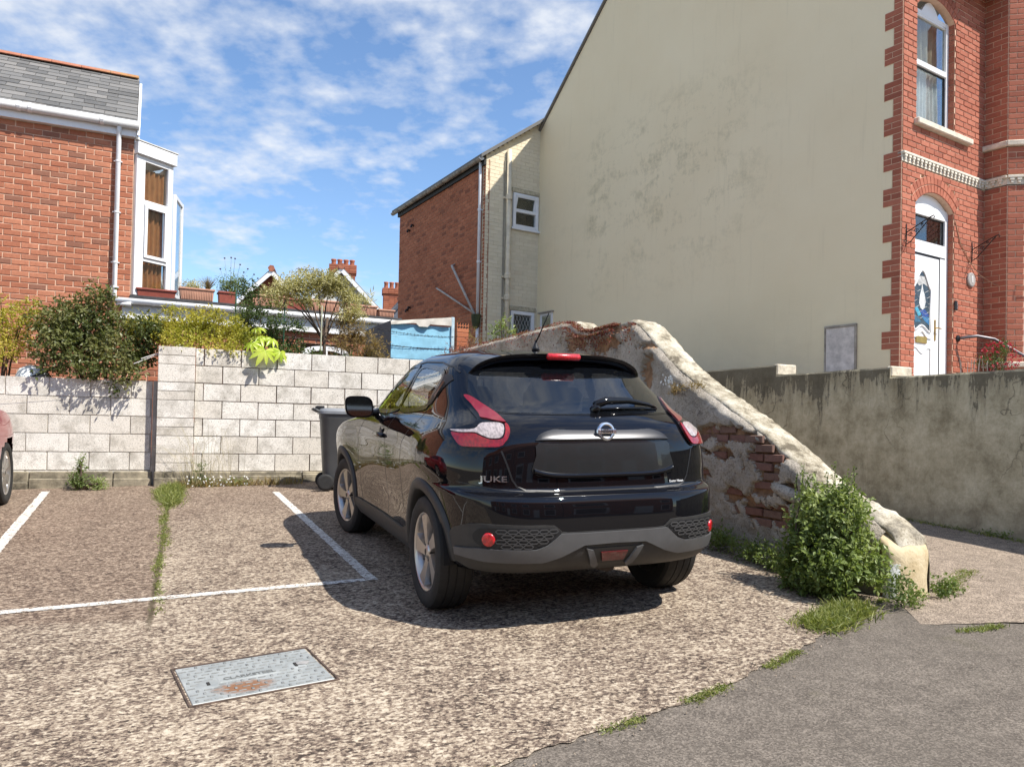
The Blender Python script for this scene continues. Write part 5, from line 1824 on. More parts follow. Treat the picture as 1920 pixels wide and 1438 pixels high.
# --- side glazing
front_w = [(1.66, 1.118), (1.0, 1.142), (0.94, 1.30), (0.88, 1.43), (1.02, 1.445), (1.20, 1.41), (1.38, 1.32), (1.53, 1.21)]
rear_w = [(0.92, 1.145), (0.36, 1.172), (0.30, 1.22), (0.22, 1.33), (0.24, 1.39), (0.42, 1.42), (0.79, 1.435), (0.85, 1.30)]
qtr_w = [(0.34, 1.178), (0.24, 1.20), (0.06, 1.35), (0.11, 1.38), (0.20, 1.385), (0.24, 1.30)]
for ax in ('left', 'right'):
    for nm, poly in (('front_side_window', front_w), ('rear_side_window', rear_w)):
        pc = [(p.x, p.y) for p in cr([(a, b, 0) for a, b in poly], 4, True)]
        gw = sk.patch(nm, pc, ax, 0.003, GLASSS, CAR, 0.0, 0.05)
        cx_, cy_ = sum(p[0] for p in pc)/len(pc), sum(p[1] for p in pc)/len(pc)
        if ax == 'left':
            sk.drop.append(([(cx_+(a-cx_)*0.90, cy_+(b-cy_)*0.86) for a, b in pc], 'left'))
        m = MB()
        sk.strip(m, pc+[pc[0]], ax, 0.034, 0.006)
        m.build('window_seal', GLOSSB, gw)
    q = sk.patch('pillar_panel', qtr_w, ax, 0.006, BLACKP, CAR, 0.01, 0.05)
    m = MB()
    sk.strip(m, [(0.20, 1.245), (0.165, 1.29), (0.14, 1.335)], ax, 0.028, 0.012)
    m.build('rear_door_handle', GLOSSB, q)
    sgn = -1 if ax == 'left' else 1
    # drip rail / roof seam
    m = MB()
    sk.strip(m, [(1.62, 1.21), (1.40, 1.345), (1.15, 1.445), (0.8, 1.474), (0.4, 1.462), (0.15, 1.43), (0.06, 1.395)], ax, 0.012, 0.003)
    m.build('roof_seam', BLACKP, CAR)
    # door shut lines
    m = MB()
    for path in ([(0.96, 1.13), (0.98, 0.95), (1.01, 0.70), (1.03, 0.50), (1.03, 0.39)], [(1.76, 1.08), (1.90, 0.90), (1.94, 0.70), (1.90, 0.50), (1.84, 0.39)],
                 [(0.28, 1.185), (0.36, 1.08), (0.50, 0.95), (0.56, 0.80), (0.55, 0.62), (0.52, 0.50)]):
        sk.strip(m, path, ax, 0.006, 0.0012)
    m.build('shut_line', BLACKP, CAR)
    # door handle on the front door
    p, n = sk.hit(1.14, 0.955, ax)
    m = MB()
    m.bbox(-0.012, -0.10, -0.016, 0.030, 0.10, 0.016, 0.012, Matrix.Translation(p) if sgn > 0 else Matrix.Translation(p) @ Matrix.Scale(-1, 4, (1, 0, 0)))
    m.build('door_handle', GLOSSB, CAR, True)
    m = MB()
    m.lathe([(0.0, 0.0), (0.05, 0.0), (0.055, -0.004)], 20, Matrix.Translation(p+n*0.002) @ Matrix.Rotation(radians(90)*sgn, 4, 'Y'))
    m.build('handle_cup', BLACKP, CAR, True)
    # door mirror
    mo = Matrix.Translation((sgn*0.945, 1.50, 1.145)) @ Matrix.Rotation(radians(6)*sgn, 4, 'Z')
    m = MB()
    Vv, Ff = [], []
    for i in range(13):
        th = pi*i/12
        for j in range(24):
            ph = 2*pi*j/24
            cx_, cz_ = cos(ph), sin(ph)
            sx_ = math.copysign(abs(cx_)**0.55, cx_)*0.105
            sz_ = math.copysign(abs(cz_)**0.6, cz_)*0.082
            k = sin(th)**0.5 if th < pi/2 else 1.0-0.0*(th)
            yy = 0.10*cos(th) if th < pi/2 else -0.05*min(1, (th-pi/2)/(pi/2)*1.6)
            Vv.append((sx_*k+sgn*0.012*cz_, yy, sz_*k))
    for i in range(12):
        for j in range(24):
            Ff.append((i*24+j, i*24+(j+1) % 24, (i+1)*24+(j+1) % 24, (i+1)*24+j))
    Ff.append(tuple(range(12*24, 13*24)))
    m.add(Vv, Ff, None, mo)
    mr = m.build('door_mirror', PAINT, CAR, True)
    mr.data.set_sharp_from_angle(angle=radians(50))
    m = MB()
    m.prism([(0.092*math.copysign(abs(cos(2*pi*j/24))**0.55, cos(2*pi*j/24))+sgn*0.012*sin(2*pi*j/24), 0.070*math.copysign(abs(sin(2*pi*j/24))**0.6, sin(2*pi*j/24))) for j in range(24)], 0.0505, 0.053, mo @ Matrix.Rotation(radians(90), 4, 'X'))
    m.build('mirror_glass', simple('mirror_glass', (0.42, 0.45, 0.44), 0.03, metal=1.0, var=0.01), mr)
    m = MB()
    m.tube([(sgn*0.76, 1.56, 1.10), (sgn*0.82, 1.55, 1.095), (sgn*0.87, 1.52, 1.115)], [0.035, 0.028, 0.03], 8)
    m.build('mirror_stalk', GLOSSB, mr, True)
    # wheel arch cladding, sill, lower body trim
    for wy, nm in ((0.0, 'rear'), (2.53, 'front')):
        m = MB()
        Vv, Ff = [], []
        A0, A1 = (4, 183) if wy == 0 else (-4, 183)
        n = 48
        for i in range(n+1):
            a = radians(A0+(A1-A0)*i/n)
            for rr, of in ((0.366, -0.10), (0.368, 0.004), (0.378, 0.018), (0.425, 0.016), (0.440, 0.0), (0.442, -0.03)):
                yy, zz = wy-rr*cos(a), 0.334+rr*sin(a)
                pp, nn = sk.hit(wy-max(rr, 0.40)*cos(a), max(0.30, 0.334+max(rr, 0.40)*sin(a)), ax)
                Vv.append((pp.x+sgn*of, yy, zz))
        for i in range(n):
            for j in range(5):
                Ff.append((i*6+j, i*6+j+1, (i+1)*6+j+1, (i+1)*6+j))
        m.add(Vv, Ff)
        m.build('wheel_arch_trim', TRIM, CAR, True)
        m = MB()
        nn = 24
        Vv, Ff = [], []
        for i in range(nn+1):
            a = radians(0+180*i/nn)
            for xx in (0.45, 0.85):
                Vv.append((sgn*xx, wy-0.385*cos(a), 0.334+0.385*sin(a)))
        for i in range(nn):
            Ff.append((2*i, 2*i+1, 2*i+3, 2*i+2))
        Ff.append(tuple(range(0, 2*nn+2, 2)))
        m.add(Vv, Ff)
        m.build('wheel_well', simple('wheel_well', (0.006, 0.006, 0.006), 0.9), CAR)
    sk.patch('sill_trim', [(0.40, 0.255), (2.13, 0.255), (2.12, 0.37), (2.0, 0.385), (0.55, 0.385), (0.41, 0.42)], ax, 0.014, TRIM, CAR, 0.02, 0.08)
# --- tail lights
tl = [(0.800, 1.066), (0.796, 1.025), (0.780, 0.988), (0.755, 0.979), (0.685, 0.981), (0.605, 0.985), (0.572, 1.010), (0.549, 1.042), (0.536, 1.077), (0.540, 1.121), (0.562, 1.168), (0.600, 1.220), (0.634, 1.258), (0.658, 1.262), (0.671, 1.241), (0.668, 1.182), (0.666, 1.142), (0.670, 1.125), (0.697, 1.104), (0.737, 1.090)]
tl_red = [(0.789, 1.052), (0.787, 1.025), (0.773, 0.993), (0.752, 0.986), (0.685, 0.988), (0.607, 0.992), (0.578, 1.015), (0.556, 1.045), (0.544, 1.078), (0.549, 1.104), (0.560, 1.100), (0.563, 1.085), (0.577, 1.047), (0.598, 1.029), (0.645, 1.026), (0.681, 1.039), (0.707, 1.051), (0.766, 1.049)]
tl_clr = [(0.789, 1.063), (0.769, 1.067), (0.702, 1.074), (0.669, 1.100), (0.635, 1.106), (0.584, 1.106), (0.568, 1.091), (0.583, 1.052), (0.602, 1.036), (0.644, 1.033), (0.679, 1.046), (0.705, 1.058), (0.766, 1.056)]
tl_arm = [(0.655, 1.253), (0.635, 1.250), (0.604, 1.214), (0.569, 1.163), (0.553, 1.121), (0.552, 1.112), (0.597, 1.119), (0.627, 1.128), (0.650, 1.134), (0.645, 1.153), (0.646, 1.201), (0.656, 1.236)]
def crp(poly, n=3):
    return [(p.x, p.y) for p in cr([(a, b, 0) for a, b in poly], n, True)]
for s in (1, -1):
    f_ = (lambda q: q) if s > 0 else mirr
    base = sk.patch('tail_light', f_(crp(tl)), 'rear', 0.010, GLOSSB, CAR, 0.02, 0.02)
    sk.patch('red_lens', f_(crp(tl_red)), 'rear', 0.020, REDL, base, 0.008, 0.02)
    sk.patch('clear_lens', f_(crp(tl_clr)), 'rear', 0.019, CLEARL, base, 0.008, 0.02)
    sk.patch('red_fin', f_(crp(tl_arm)), 'rear', 0.018, PINKL, base, 0.008, 0.02)
# --- tailgate shut line and bumper seams
m = MB()
gate = [(0.60, 0.972), (0.575, 0.90), (0.55, 0.82), (0.525, 0.782), (0.48, 0.764), (0.30, 0.757), (0.0, 0.755)]
sk.strip(m, gate, 'rear', 0.010, 0.0015)
sk.strip(m, [(-x, z) for x, z in gate], 'rear', 0.010, 0.0015)
sk.strip(m, [(0.0, 0.752), (0.4, 0.754), (0.62, 0.768), (0.80, 0.80)], 'rear', 0.005, 0.001)
sk.strip(m, [(0.0, 0.752), (-0.4, 0.754), (-0.62, 0.768), (-0.80, 0.80)], 'rear', 0.005, 0.001)
m.build('tailgate_gap', BLACKP, CAR)
# --- number plate recess (blank), handle bar, badge
pl_ = crp([(-0.402, 1.018), (-0.42, 0.95), (-0.445, 0.875), (-0.43, 0.850), (-0.36, 0.836), (0, 0.832), (0.36, 0.836), (0.43, 0.850), (0.445, 0.875), (0.42, 0.95), (0.402, 1.018), (0.2, 1.026), (-0.2, 1.026)])
sk.patch('plate_panel', pl_, 'rear', 0.0, simple('satin_black_panel', (0.016, 0.017, 0.018), 0.28, var=0.05, coat=0.5), CAR, 0.0, 0.06, flat=lambda p: Vector((p.x, p.y-0.004-0.008*(1-(p.x/0.46)**2), p.z)))
m = MB()
Vv, Ff = [], []
n = 40
for i in range(n+1):
    x = -0.435+0.87*i/n
    z = 0.836+0.030*(abs(x)/0.435)**6
    p, q = sk.hit(x, z, 'rear')
    for dy, dz in ((0.0, 0.018), (-0.016, 0.010), (-0.020, 0.0), (-0.014, -0.010), (0.002, -0.016)):
        Vv.append((x, p.y+dy, z+dz))
for i in range(n):
    for j in range(4):
        Ff.append((i*5+j, i*5+j+1, (i+1)*5+j+1, (i+1)*5+j))
m.add(Vv, Ff)
m.build('plate_lip', PAINT, CAR, True)
m = MB()
Vv, Ff = [], []
n = 44
for i in range(n+1):
    x = -0.418+0.836*i/n
    t = abs(x)/0.418
    zt, zb_ = 1.030+0.088*(1-t**3.2)**0.6, 1.028
    p0, _ = sk.hit(x, zt+0.004, 'rear')
    p1, _ = sk.hit(x, zb_, 'rear')
    for k, (tt, of) in enumerate(((1.0, 0.002), (0.85, -0.008), (0.45, -0.018), (0.12, -0.026), (0.0, -0.022), (0.0, 0.01))):
        Vv.append((x, p1.y+(p0.y-p1.y)*tt+of*(1-0.5*t**4), zb_+(zt-zb_)*tt))
for i in range(n):
    for j in range(5):
        Ff.append((i*6+j, i*6+j+1, (i+1)*6+j+1, (i+1)*6+j))
m.add(Vv, Ff)
m.build('tailgate_handle', simple('graphite_bar', (0.055, 0.055, 0.058), 0.32, metal=0.6, var=0.1, nscale=4), CAR, True)
pb, nb = sk.hit(0, 1.074, 'rear')
MBD = Matrix.Translation((0, pb.y-0.022, 1.074)) @ Matrix.Rotation(radians(90-9), 4, 'X')
m = MB()
m.lathe([(0.036, 0.0), (0.036, 0.010), (0.041, 0.014), (0.050, 0.012), (0.054, 0.004), (0.054, -0.01)], 40, MBD)
m.bbox(-0.062, -0.0125, 0.0, 0.062, 0.0125, 0.016, 0.004, MBD)
bd = m.build('badge', CHROME, CAR, True)
bd.data.set_sharp_from_angle(angle=radians(30))
me = text_mesh('NISSAN', 0.022, 0.001, True)
me.materials.append(BLACKP)
link('badge_lettering', me, bd, MBD @ Matrix.Translation((0, 0, 0.0165)))
def letters(txt, x, z, size, mat, name, dep, bold=True, sx=1.0):
    me = text_mesh(txt, size, dep, bold)
    me.materials.append(mat)
    for v in me.vertices:
        p, n = sk.hit(x+v.co.x*sx, z+v.co.y, 'rear')
        v.co = p+n*(0.003+dep+v.co.z)
    return link(name, me, CAR)
letters('JUKE', -0.640, 0.822, 0.045, CHROME, 'model_lettering', 0.002, True, 1.35)
letters('Exeter Nissan', 0.465, 0.788, 0.0185, simple('white_decal', (0.7, 0.7, 0.7), 0.5), 'dealer_decal', 0.0004, True, 1.0)
# --- wiper
m = MB()
def wp(x, z, of):
    p, n = sk.hit(x, z, 'rear')
    return p+n*of
m.tube([wp(0.02, 1.185, 0.035), wp(0.10, 1.198, 0.05), wp(0.25, 1.205, 0.045), wp(0.40, 1.195, 0.03), wp(0.46, 1.187, 0.02)], [0.022, 0.024, 0.020, 0.012, 0.006], 8)
m.tube([wp(0.05, 1.176, 0.018), wp(0.20, 1.183, 0.018), wp(0.35, 1.186, 0.016), wp(0.47, 1.185, 0.012)], 0.008, 6)
m.lathe([(0.0, 0.05), (0.022, 0.045), (0.030, 0.0)], 14, Matrix.Translation(wp(0.025, 1.185, 0.0)) @ Matrix.Rotation(radians(60), 4, 'X'))
m.build('rear_wiper', GLOSSB, CAR, True)
# --- spoiler with brake light
TE = cr([(0, -0.090, 1.520), (0.25, -0.080, 1.515), (0.42, -0.058, 1.495), (0.52, -0.036, 1.460), (0.572, -0.015, 1.418), (0.598, 0.02, 1.372)], 6)
TE = [Vector((-p.x, p.y, p.z)) for p in reversed(TE[1:])]+TE
Vv, Ff = [], []
for p in TE:
    lead, n_, _, _ = sk.b.find_nearest(Vector((p.x*0.98, p.y+0.10+0.22*max(0, 1-abs(p.x)/0.6)**0.4, p.z+0.03)))
    lead = lead+n_*0.001
    mid1 = (lead+p)/2+Vector((0, 0, 0.006))
    Vv += [lead, mid1, p, p+Vector((-0.012*p.x, 0.006, -0.020)), p+Vector((-0.02*p.x, 0.02, -0.036)), p+Vector((-0.10*p.x, 0.12, -0.055))]
for i in range(len(TE)-1):
    for j in range(5):
        Ff.append((i*6+j, i*6+j+1, (i+1)*6+j+1, (i+1)*6+j))
m = MB()
m.add(Vv, Ff)
spo = m.build('roof_spoiler', PAINT, CAR, True)
spo.data.set_sharp_from_angle(angle=radians(45))
m = MB()
m.bbox(-0.115, -0.104, 1.482, 0.115, -0.06, 1.522, 0.012)
m.build('brake_light', REDB, spo, True)
# --- lower bumper
low = crp([(-0.815, 0.53), (-0.79, 0.575), (-0.72, 0.597), (-0.50, 0.594), (-0.36, 0.590), (-0.315, 0.555), (-0.2, 0.550), (0.2, 0.550), (0.315, 0.555), (0.36, 0.590), (0.50, 0.594), (0.72, 0.597), (0.79, 0.575), (0.815, 0.53), (0.81, 0.42), (0.74, 0.345), (0.4, 0.325), (0, 0.32), (-0.4, 0.325), (-0.74, 0.345), (-0.81, 0.42)], 2)
bum = sk.patch('lower_bumper', low, 'rear', 0.010, TRIM, CAR, 0.02, 0.04)
lip = [(-0.80, 0.452), (-0.72, 0.470), (-0.46, 0.468), (-0.40, 0.488), (-0.325, 0.548), (-0.2, 0.545), (0.2, 0.545), (0.325, 0.548), (0.40, 0.488), (0.46, 0.468), (0.72, 0.470), (0.80, 0.452), (0.795, 0.415), (0.70, 0.405), (0.42, 0.400), (0.32, 0.425), (0.19, 0.480), (0.0, 0.484), (-0.19, 0.480), (-0.32, 0.425), (-0.42, 0.400), (-0.70, 0.405), (-0.795, 0.415)]
sk.patch('skid_trim', lip, 'rear', 0.022, LIPM, bum, 0.03, 0.04)
for s in (1, -1):
    f_ = (lambda q: q) if s > 0 else mirr
    pod = f_(crp([(0.745, 0.52), (0.735, 0.560), (0.69, 0.580), (0.52, 0.580), (0.37, 0.578), (0.325, 0.545), (0.40, 0.500), (0.47, 0.476), (0.62, 0.474), (0.71, 0.478)], 3))
    gr = sk.patch('bumper_grille', pod, 'rear', 0.015, simple('grille_black', (0.008, 0.008, 0.009), 0.6), bum, 0.01, 0.04)
    hexm = MB()
    hx, hz = 0.052, 0.030
    for r in range(4):
        for k in range(9):
            cx_, cz_ = 0.345+k*hx+(hx/2 if r % 2 else 0), 0.486+r*hz*0.86
            hexp = [(cx_+0.5*hx*0.98*q[0], cz_+0.5*hz*q[1]) for q in ((-0.62, 0.62), (0.62, 0.62), (1.0, 0), (0.62, -0.62), (-0.62, -0.62), (-1.0, 0))]
            if not all(inpoly(s*a, b, pod) for a, b in hexp) or cx_ > 0.635:
                continue
            hexp.append(hexp[0])
            sk.strip(hexm, [(s*a, b) for a, b in hexp], 'rear', 0.0065, 0.022)
    hexm.build('honeycomb', simple('grille_grey', (0.06, 0.06, 0.062), 0.4), gr)
    p, n = sk.hit(s*0.685, 0.518, 'rear')
    rot = Vector((0, 0, 1)).rotation_difference(n).to_matrix().to_4x4()
    m = MB()
    m.lathe([(0.0, 0.024), (0.028, 0.0235), (0.035, 0.021), (0.037, 0.012)], 28, Matrix.Translation(p) @ rot)
    m.build('reflector', REDB, bum, True)
sk.patch('fog_recess', [(-0.165, 0.458), (0.165, 0.458), (0.115, 0.375), (-0.115, 0.375)], 'rear', 0.014, simple('recess_black', (0.014, 0.014, 0.014), 0.5), bum, 0.01, 0.05)
for s in (1, -1):
    sk.patch('skid_fin', [(s*0.175, 0.462), (s*0.135, 0.452), (s*0.085, 0.370), (s*0.10, 0.355), (s*0.13, 0.37)], 'rear', 0.026, LIPM, bum, 0.02, 0.05)
sk.patch('fog_light', [(-0.082, 0.437), (0.082, 0.437), (0.066, 0.390), (-0.066, 0.390)], 'rear', 0.022, REDD, bum, 0.01, 0.05)
# --- windscreen and bonnet edge, front lights (unseen side, kept simple)
ws = sk.patch('windscreen', [(-0.62, 1.11), (0.62, 1.11), (0.60, 1.25), (0.52, 1.40), (0.40, 1.455), (-0.40, 1.455), (-0.52, 1.40), (-0.60, 1.25)], 'front', 0.003, GLASSS, CAR, 0.0, 0.06)
sk.drop.append(([(-0.56, 1.14), (0.56, 1.14), (0.54, 1.25), (0.46, 1.38), (0.36, 1.43), (-0.36, 1.43), (-0.46, 1.38), (-0.54, 1.25)], 'front'))
for s in (1, -1):
    sk.patch('headlight', [(s*0.42, 0.60), (s*0.62, 0.60), (s*0.66, 0.72), (s*0.40, 0.72)], 'front', 0.01, CLEARL, CAR, 0.02, 0.05)
sk.patch('front_grille', [(-0.38, 0.42), (0.38, 0.42), (0.36, 0.72), (-0.36, 0.72)], 'front', 0.008, BLACKP, CAR, 0.02, 0.05)
finish_body(sk, 'body', PAINT, CAR, (0.0, 2.53), 0.395)
# --- interior, underbody
m = MB()
m.box(-0.66, -0.45, 0.29, 0.66, 3.1, 0.36)
m.box(-0.45, -0.40, 0.34, 0.45, 2.9, 0.60)
m.build('underbody', DARKIN, CAR)
m = MB()
for sx in (-0.36, 0.36):
    m.bbox(sx-0.24, 0.95, 0.60, sx+0.24, 1.45, 0.78, 0.05)
    m.bbox(sx-0.23, 0.86, 0.70, sx+0.23, 1.02, 1.22, 0.05, Matrix.Rotation(radians(6), 4, 'X'))
    m.bbox(sx-0.13, 0.80, 1.23, sx+0.13, 0.90, 1.40, 0.04)
m.bbox(-0.62, 0.15, 0.60, 0.62, 0.62, 0.76, 0.05)
m.bbox(-0.62, 0.02, 0.70, 0.62, 0.16, 1.12, 0.05)
m.bbox(-0.62, -0.45, 0.90, 0.62, 0.0, 0.93, 0.01)
m.build('seats', SEATM, CAR, True)
m = MB()
m.bbox(-0.70, 1.72, 0.75, 0.70, 2.1, 1.06, 0.06)
m.build('dashboard', DARKIN, CAR, True)
m = MB()
m.lathe([(0.0, 0), (0.028, 0.0), (0.022, 0.02), (0.010, 0.05), (0.006, 0.07)], 12, Matrix.Translation((0, 0.34, 1.556)))
m.tube([(0, 0.34, 1.61), (0, 0.26, 1.68), (0.0, 0.14, 1.79)], [0.006, 0.0045, 0.0035], 6)
m.build('antenna', BLACKP, CAR, True)
m = MB()
m.tube([(0.05, -0.60, 0.33), (0.05, -0.2, 0.30), (0.0, 1.5, 0.28)], 0.05, 8)
m.tube([(-0.6, 0, 0.30), (0.6, 0, 0.30)], 0.045, 8)
m.build('exhaust', simple('rusty_steel', (0.05, 0.04, 0.035), 0.7, metal=0.4), CAR, True)
for x, sd in ((-0.755, -1), (0.755, 1)):
    wheel(CAR, x, 0.0, sd)
    wheel(CAR, x, 2.53, sd, radians(9))

# ------------------------------------------------------------------ red car at the edge of the frame
RC = thing('parked_car', 'red hatchback at the far left edge, only its front wheel and wing showing', 'car', (0, 0, 0))
RX, RY = -4.72, 2.60
RC.matrix_world = Matrix.Translation((RX, RY, gz(RX, RY))) @ CAR_M
RB2 = [(-0.60, 0.26, 0.74, 0.22, 3.22, 0.22, 4, 0.2, 2.5), (-0.70, 0.36, 0.80, 0.32, 3.30, 0.34, 4, 0.2, 2.5), (-0.74, 0.52, 0.822, 0.50, 3.33, 0.50, 4, 0.2, 2.5), (-0.72, 0.70, 0.83, 0.70, 3.30, 0.70, 4, 0.2, 2.5),
       (-0.68, 0.86, 0.822, 0.86, 3.20, 0.86, 4, 0.2, 2.5), (-0.64, 0.98, 0.80, 0.97, 3.0, 0.95, 3.8, 0.2, 2.45), (-0.60, 1.05, 0.76, 1.03, 2.65, 1.01, 3.5, 0.2, 2.0), (-0.52, 1.12, 0.70, 1.09, 2.15, 1.06, 3.3, 0.2, 1.4),
       (-0.40, 1.22, 0.645, 1.20, 1.75, 1.18, 3.1, 0.25, 1.1), (-0.28, 1.36, 0.585, 1.36, 1.35, 1.35, 3, 0.3, 0.9), (-0.15, 1.43, 0.50, 1.435, 1.12, 1.43, 2.8, 0.4, 0.8), (0.1, 1.46, 0.3, 1.465, 0.9, 1.46, 2.5, 0.45, 0.7), (0.4, 1.47, 0.0, 1.475, 0.7, 1.47, 2.2, 0.5, 0.6)]
V, F = body_surface(RB2, [(0.0, 0.70, 0.42, 0.2, 0.03), (2.53, 0.70, 0.42, 0.2, 0.03)], 5, 26, 26, 26)
s2 = Skin(V, F)
for ax in ('left', 'right'):
    s2.patch('side_window', [(1.50, 1.12), (-0.10, 1.13), (0.0, 1.32), (0.25, 1.38), (0.8, 1.39), (1.1, 1.33)], ax, 0.004, GLASSS, RC, 0.0, 0.08)
    m = MB()
    for path in ([(0.62, 1.0), (0.66, 0.6), (0.62, 0.34)], [(1.72, 0.97), (1.78, 0.6), (1.70, 0.34)]):
        s2.strip(m, path, ax, 0.006, 0.0015)
    m.build('shut_line', BLACKP, RC)
s2.patch('rear_window', [(-0.5, 1.05), (0.5, 1.05), (0.45, 1.33), (-0.45, 1.33)], 'rear', 0.004, GLASSD, RC, 0.0, 0.08)
s2.patch('windscreen', [(-0.58, 1.03), (0.58, 1.03), (0.44, 1.36), (-0.44, 1.36)], 'front', 0.004, GLASSS, RC, 0.0, 0.08)
for s in (1, -1):
    s2.patch('headlight', [(s*0.40, 0.62), (s*0.70, 0.64), (s*0.74, 0.76), (s*0.45, 0.72)], 'front', 0.012, CLEARL, RC, 0.02, 0.05)
    s2.patch('tail_light', [(s*0.55, 0.72), (s*0.74, 0.72), (s*0.72, 0.93), (s*0.56, 0.93)], 'rear', 0.012, REDL, RC, 0.02, 0.05)
s2.patch('front_bumper_grille', [(-0.45, 0.30), (0.45, 0.30), (0.42, 0.44), (-0.42, 0.44)], 'front', 0.008, BLACKP, RC, 0.02, 0.08)
finish_body(s2, 'body', REDP, RC, (0.0, 2.53), 0.37)
m = MB()
m.box(-0.64, -0.5, 0.2, 0.64, 3.0, 0.32)
m.build('underbody', DARKIN, RC)
for sgn in (-1, 1):
    for wy in (0.0, 2.53):
        m = MB()
        Vv, Ff = [], []
        for i in range(25):
            a = radians(0+180*i/24)
            for xx in (0.40, 0.80):
                Vv.append((sgn*xx, wy-0.362*cos(a), 0.334+0.362*sin(a)))
        for i in range(24):
            Ff.append((2*i, 2*i+1, 2*i+3, 2*i+2))
        Ff.append(tuple(range(0, 50, 2)))
        m.add(Vv, Ff)
        m.build('wheel_well', simple('wheel_well', (0.006, 0.006, 0.006), 0.9), RC)
        wheel(RC, sgn*0.73, wy, sgn, 0.0, 7)
    m = MB()
    m.bbox(sgn*0.87-0.09, 1.08, 1.10, sgn*0.87+0.09, 1.20, 1.23, 0.03)
    m.tube([(sgn*0.68, 1.15, 1.12), (sgn*0.80, 1.14, 1.14)], 0.025, 6)
    m.build('door_mirror', REDP, RC, True)
# ------------------------------------------------------------------ wheelie bins
BINM = simple('grey_bin_plastic', (0.075, 0.078, 0.080), 0.5, var=0.12, nscale=6)
BINL = simple('grey_bin_lid', (0.20, 0.21, 0.225), 0.45, var=0.1, nscale=6)
def wheelie(u, v, rz, label):
    t = thing('wheelie_bin', label, 'bin', (u, v, gz(u, v)), radians(rz), 'wheelie bins by the block wall')
    m = MB()
    V, F = [], []
    # front faces -y ; tapered rounded-rectangle tub
    for z, sx, sy, cy_ in ((0.06, 0.20, 0.20, 0.02), (0.10, 0.21, 0.215, 0.015), (0.86, 0.255, 0.285, 0.0), (0.88, 0.265, 0.295, 0.0), (0.93, 0.265, 0.295, 0.0)):
        for k in range(24):
            q = 2*pi*k/24
            V.append((math.copysign(abs(cos(q))**0.35, cos(q))*sx, cy_+math.copysign(abs(sin(q))**0.35, sin(q))*sy, z))
    for i in range(4):
        for k in range(24):
            F.append((i*24+k, i*24+(k+1) % 24, (i+1)*24+(k+1) % 24, (i+1)*24+k))
    F.append(tuple(range(23, -1, -1)))
    m.add(V, F)
    tb = m.build('tub', BINM, t, True)
    tb.data.set_sharp_from_angle(angle=radians(35))
    m = MB()
    for x in (-0.20, -0.165, 0.165, 0.20):
        m.bbox(x-0.008, -0.305, 0.80, x+0.008, -0.27, 0.885, 0.004)
    m.build('rib', BINM, tb)
    m = MB()
    V, F = [], []
    for z, k_ in ((0.932, 1.0), (0.965, 1.0), (0.995, 0.93), (1.005, 0.75)):
        for k in range(24):
            q = 2*pi*k/24
            V.append((math.copysign(abs(cos(q))**0.35, cos(q))*0.285*k_, -0.005+math.copysign(abs(sin(q))**0.35, sin(q))*0.32*k_, z))
    for i in range(3):
        for k in range(24):
            F.append((i*24+k, i*24+(k+1) % 24, (i+1)*24+(k+1) % 24, (i+1)*24+k))
    F += [tuple(range(72, 96)), tuple(range(23, -1, -1))]
    m.add(V, F)
    ld = m.build('lid', BINL, t, True)
    ld.data.set_sharp_from_angle(angle=radians(30))
    for x in (-0.12, 0.12):
        m = MB()
        m.bbox(x-0.035, 0.24, 0.985, x+0.035, 0.34, 1.03, 0.008)
        m.build('hinge', BLACKP, ld)
    m = MB()
    m.tube([(-0.22, 0.37, 0.99), (0.22, 0.37, 0.99)], 0.016, 8)
    m.tube([(-0.2, 0.28, 0.95), (-0.2, 0.37, 0.99)], 0.016, 6)
    m.tube([(0.2, 0.28, 0.95), (0.2, 0.37, 0.99)], 0.016, 6)
    m.build('handle', BINM, t, True)
    for x in (-1, 1):
        m = MB()
        m.lathe([(0.0, -0.022), (0.07, -0.022), (0.098, -0.022), (0.1, -0.016), (0.1, 0.016), (0.098, 0.022), (0.05, 0.016), (0.0, 0.02)], 24, Matrix.Translation((x*0.245, 0.215, 0.10)) @ Matrix.Rotation(radians(90), 4, 'Y'))
        m.build('wheel', RUBBER, t, True)
    m = MB()
    m.tube([(-0.25, 0.215, 0.10), (0.25, 0.215, 0.10)], 0.012, 6)
    m.build('axle', IRON, t)
wheelie(-0.36, 5.42, 84, 'left of two grey wheelie bins between block wall and black car')
wheelie(0.24, 5.45, 92, 'right of two grey wheelie bins, mostly hidden by the black car')

# ------------------------------------------------------------------ manhole cover
MHC = Vector(((-2.2-1.59-1.54-2.14)/4, (-0.61-0.51-0.99-1.10)/4, 0))
man = thing('manhole_cover', 'galvanised rectangular manhole cover with rust patch in the concrete', 'manhole cover', (MHC.x, MHC.y, gz(MHC.x, MHC.y)+0.008), radians(9))
man.matrix_world = Matrix.Translation((MHC.x, MHC.y, gz(MHC.x, MHC.y)+0.006)) @ CAR_M @ Matrix.Rotation(radians(9), 4, 'Z')
m, nt, b = newmat('galvanised_steel')
p = objco(nt)
sp = N(nt, 'SeparateXYZ', Vector=p)
c = ramp(nt, noise(nt, p, 8, 5, 0.6), (0.3, (0.25, 0.265, 0.26)), (0.7, (0.40, 0.415, 0.40)))
dx = math_(nt, 'DIVIDE', math_(nt, 'ADD', sp.outputs[0], 0.07), 0.19)
dy = math_(nt, 'DIVIDE', math_(nt, 'ADD', sp.outputs[1], 0.13), 0.10)
d2 = math_(nt, 'ADD', math_(nt, 'MULTIPLY', dx, dx), math_(nt, 'MULTIPLY', dy, dy))
rm = ramp(nt, math_(nt, 'ADD', d2, math_(nt, 'MULTIPLY', noise(nt, p, 16, 5, 0.7), 0.9)), (0.55, 0.95), (0.60, 0.95), (1.0, 0.0))
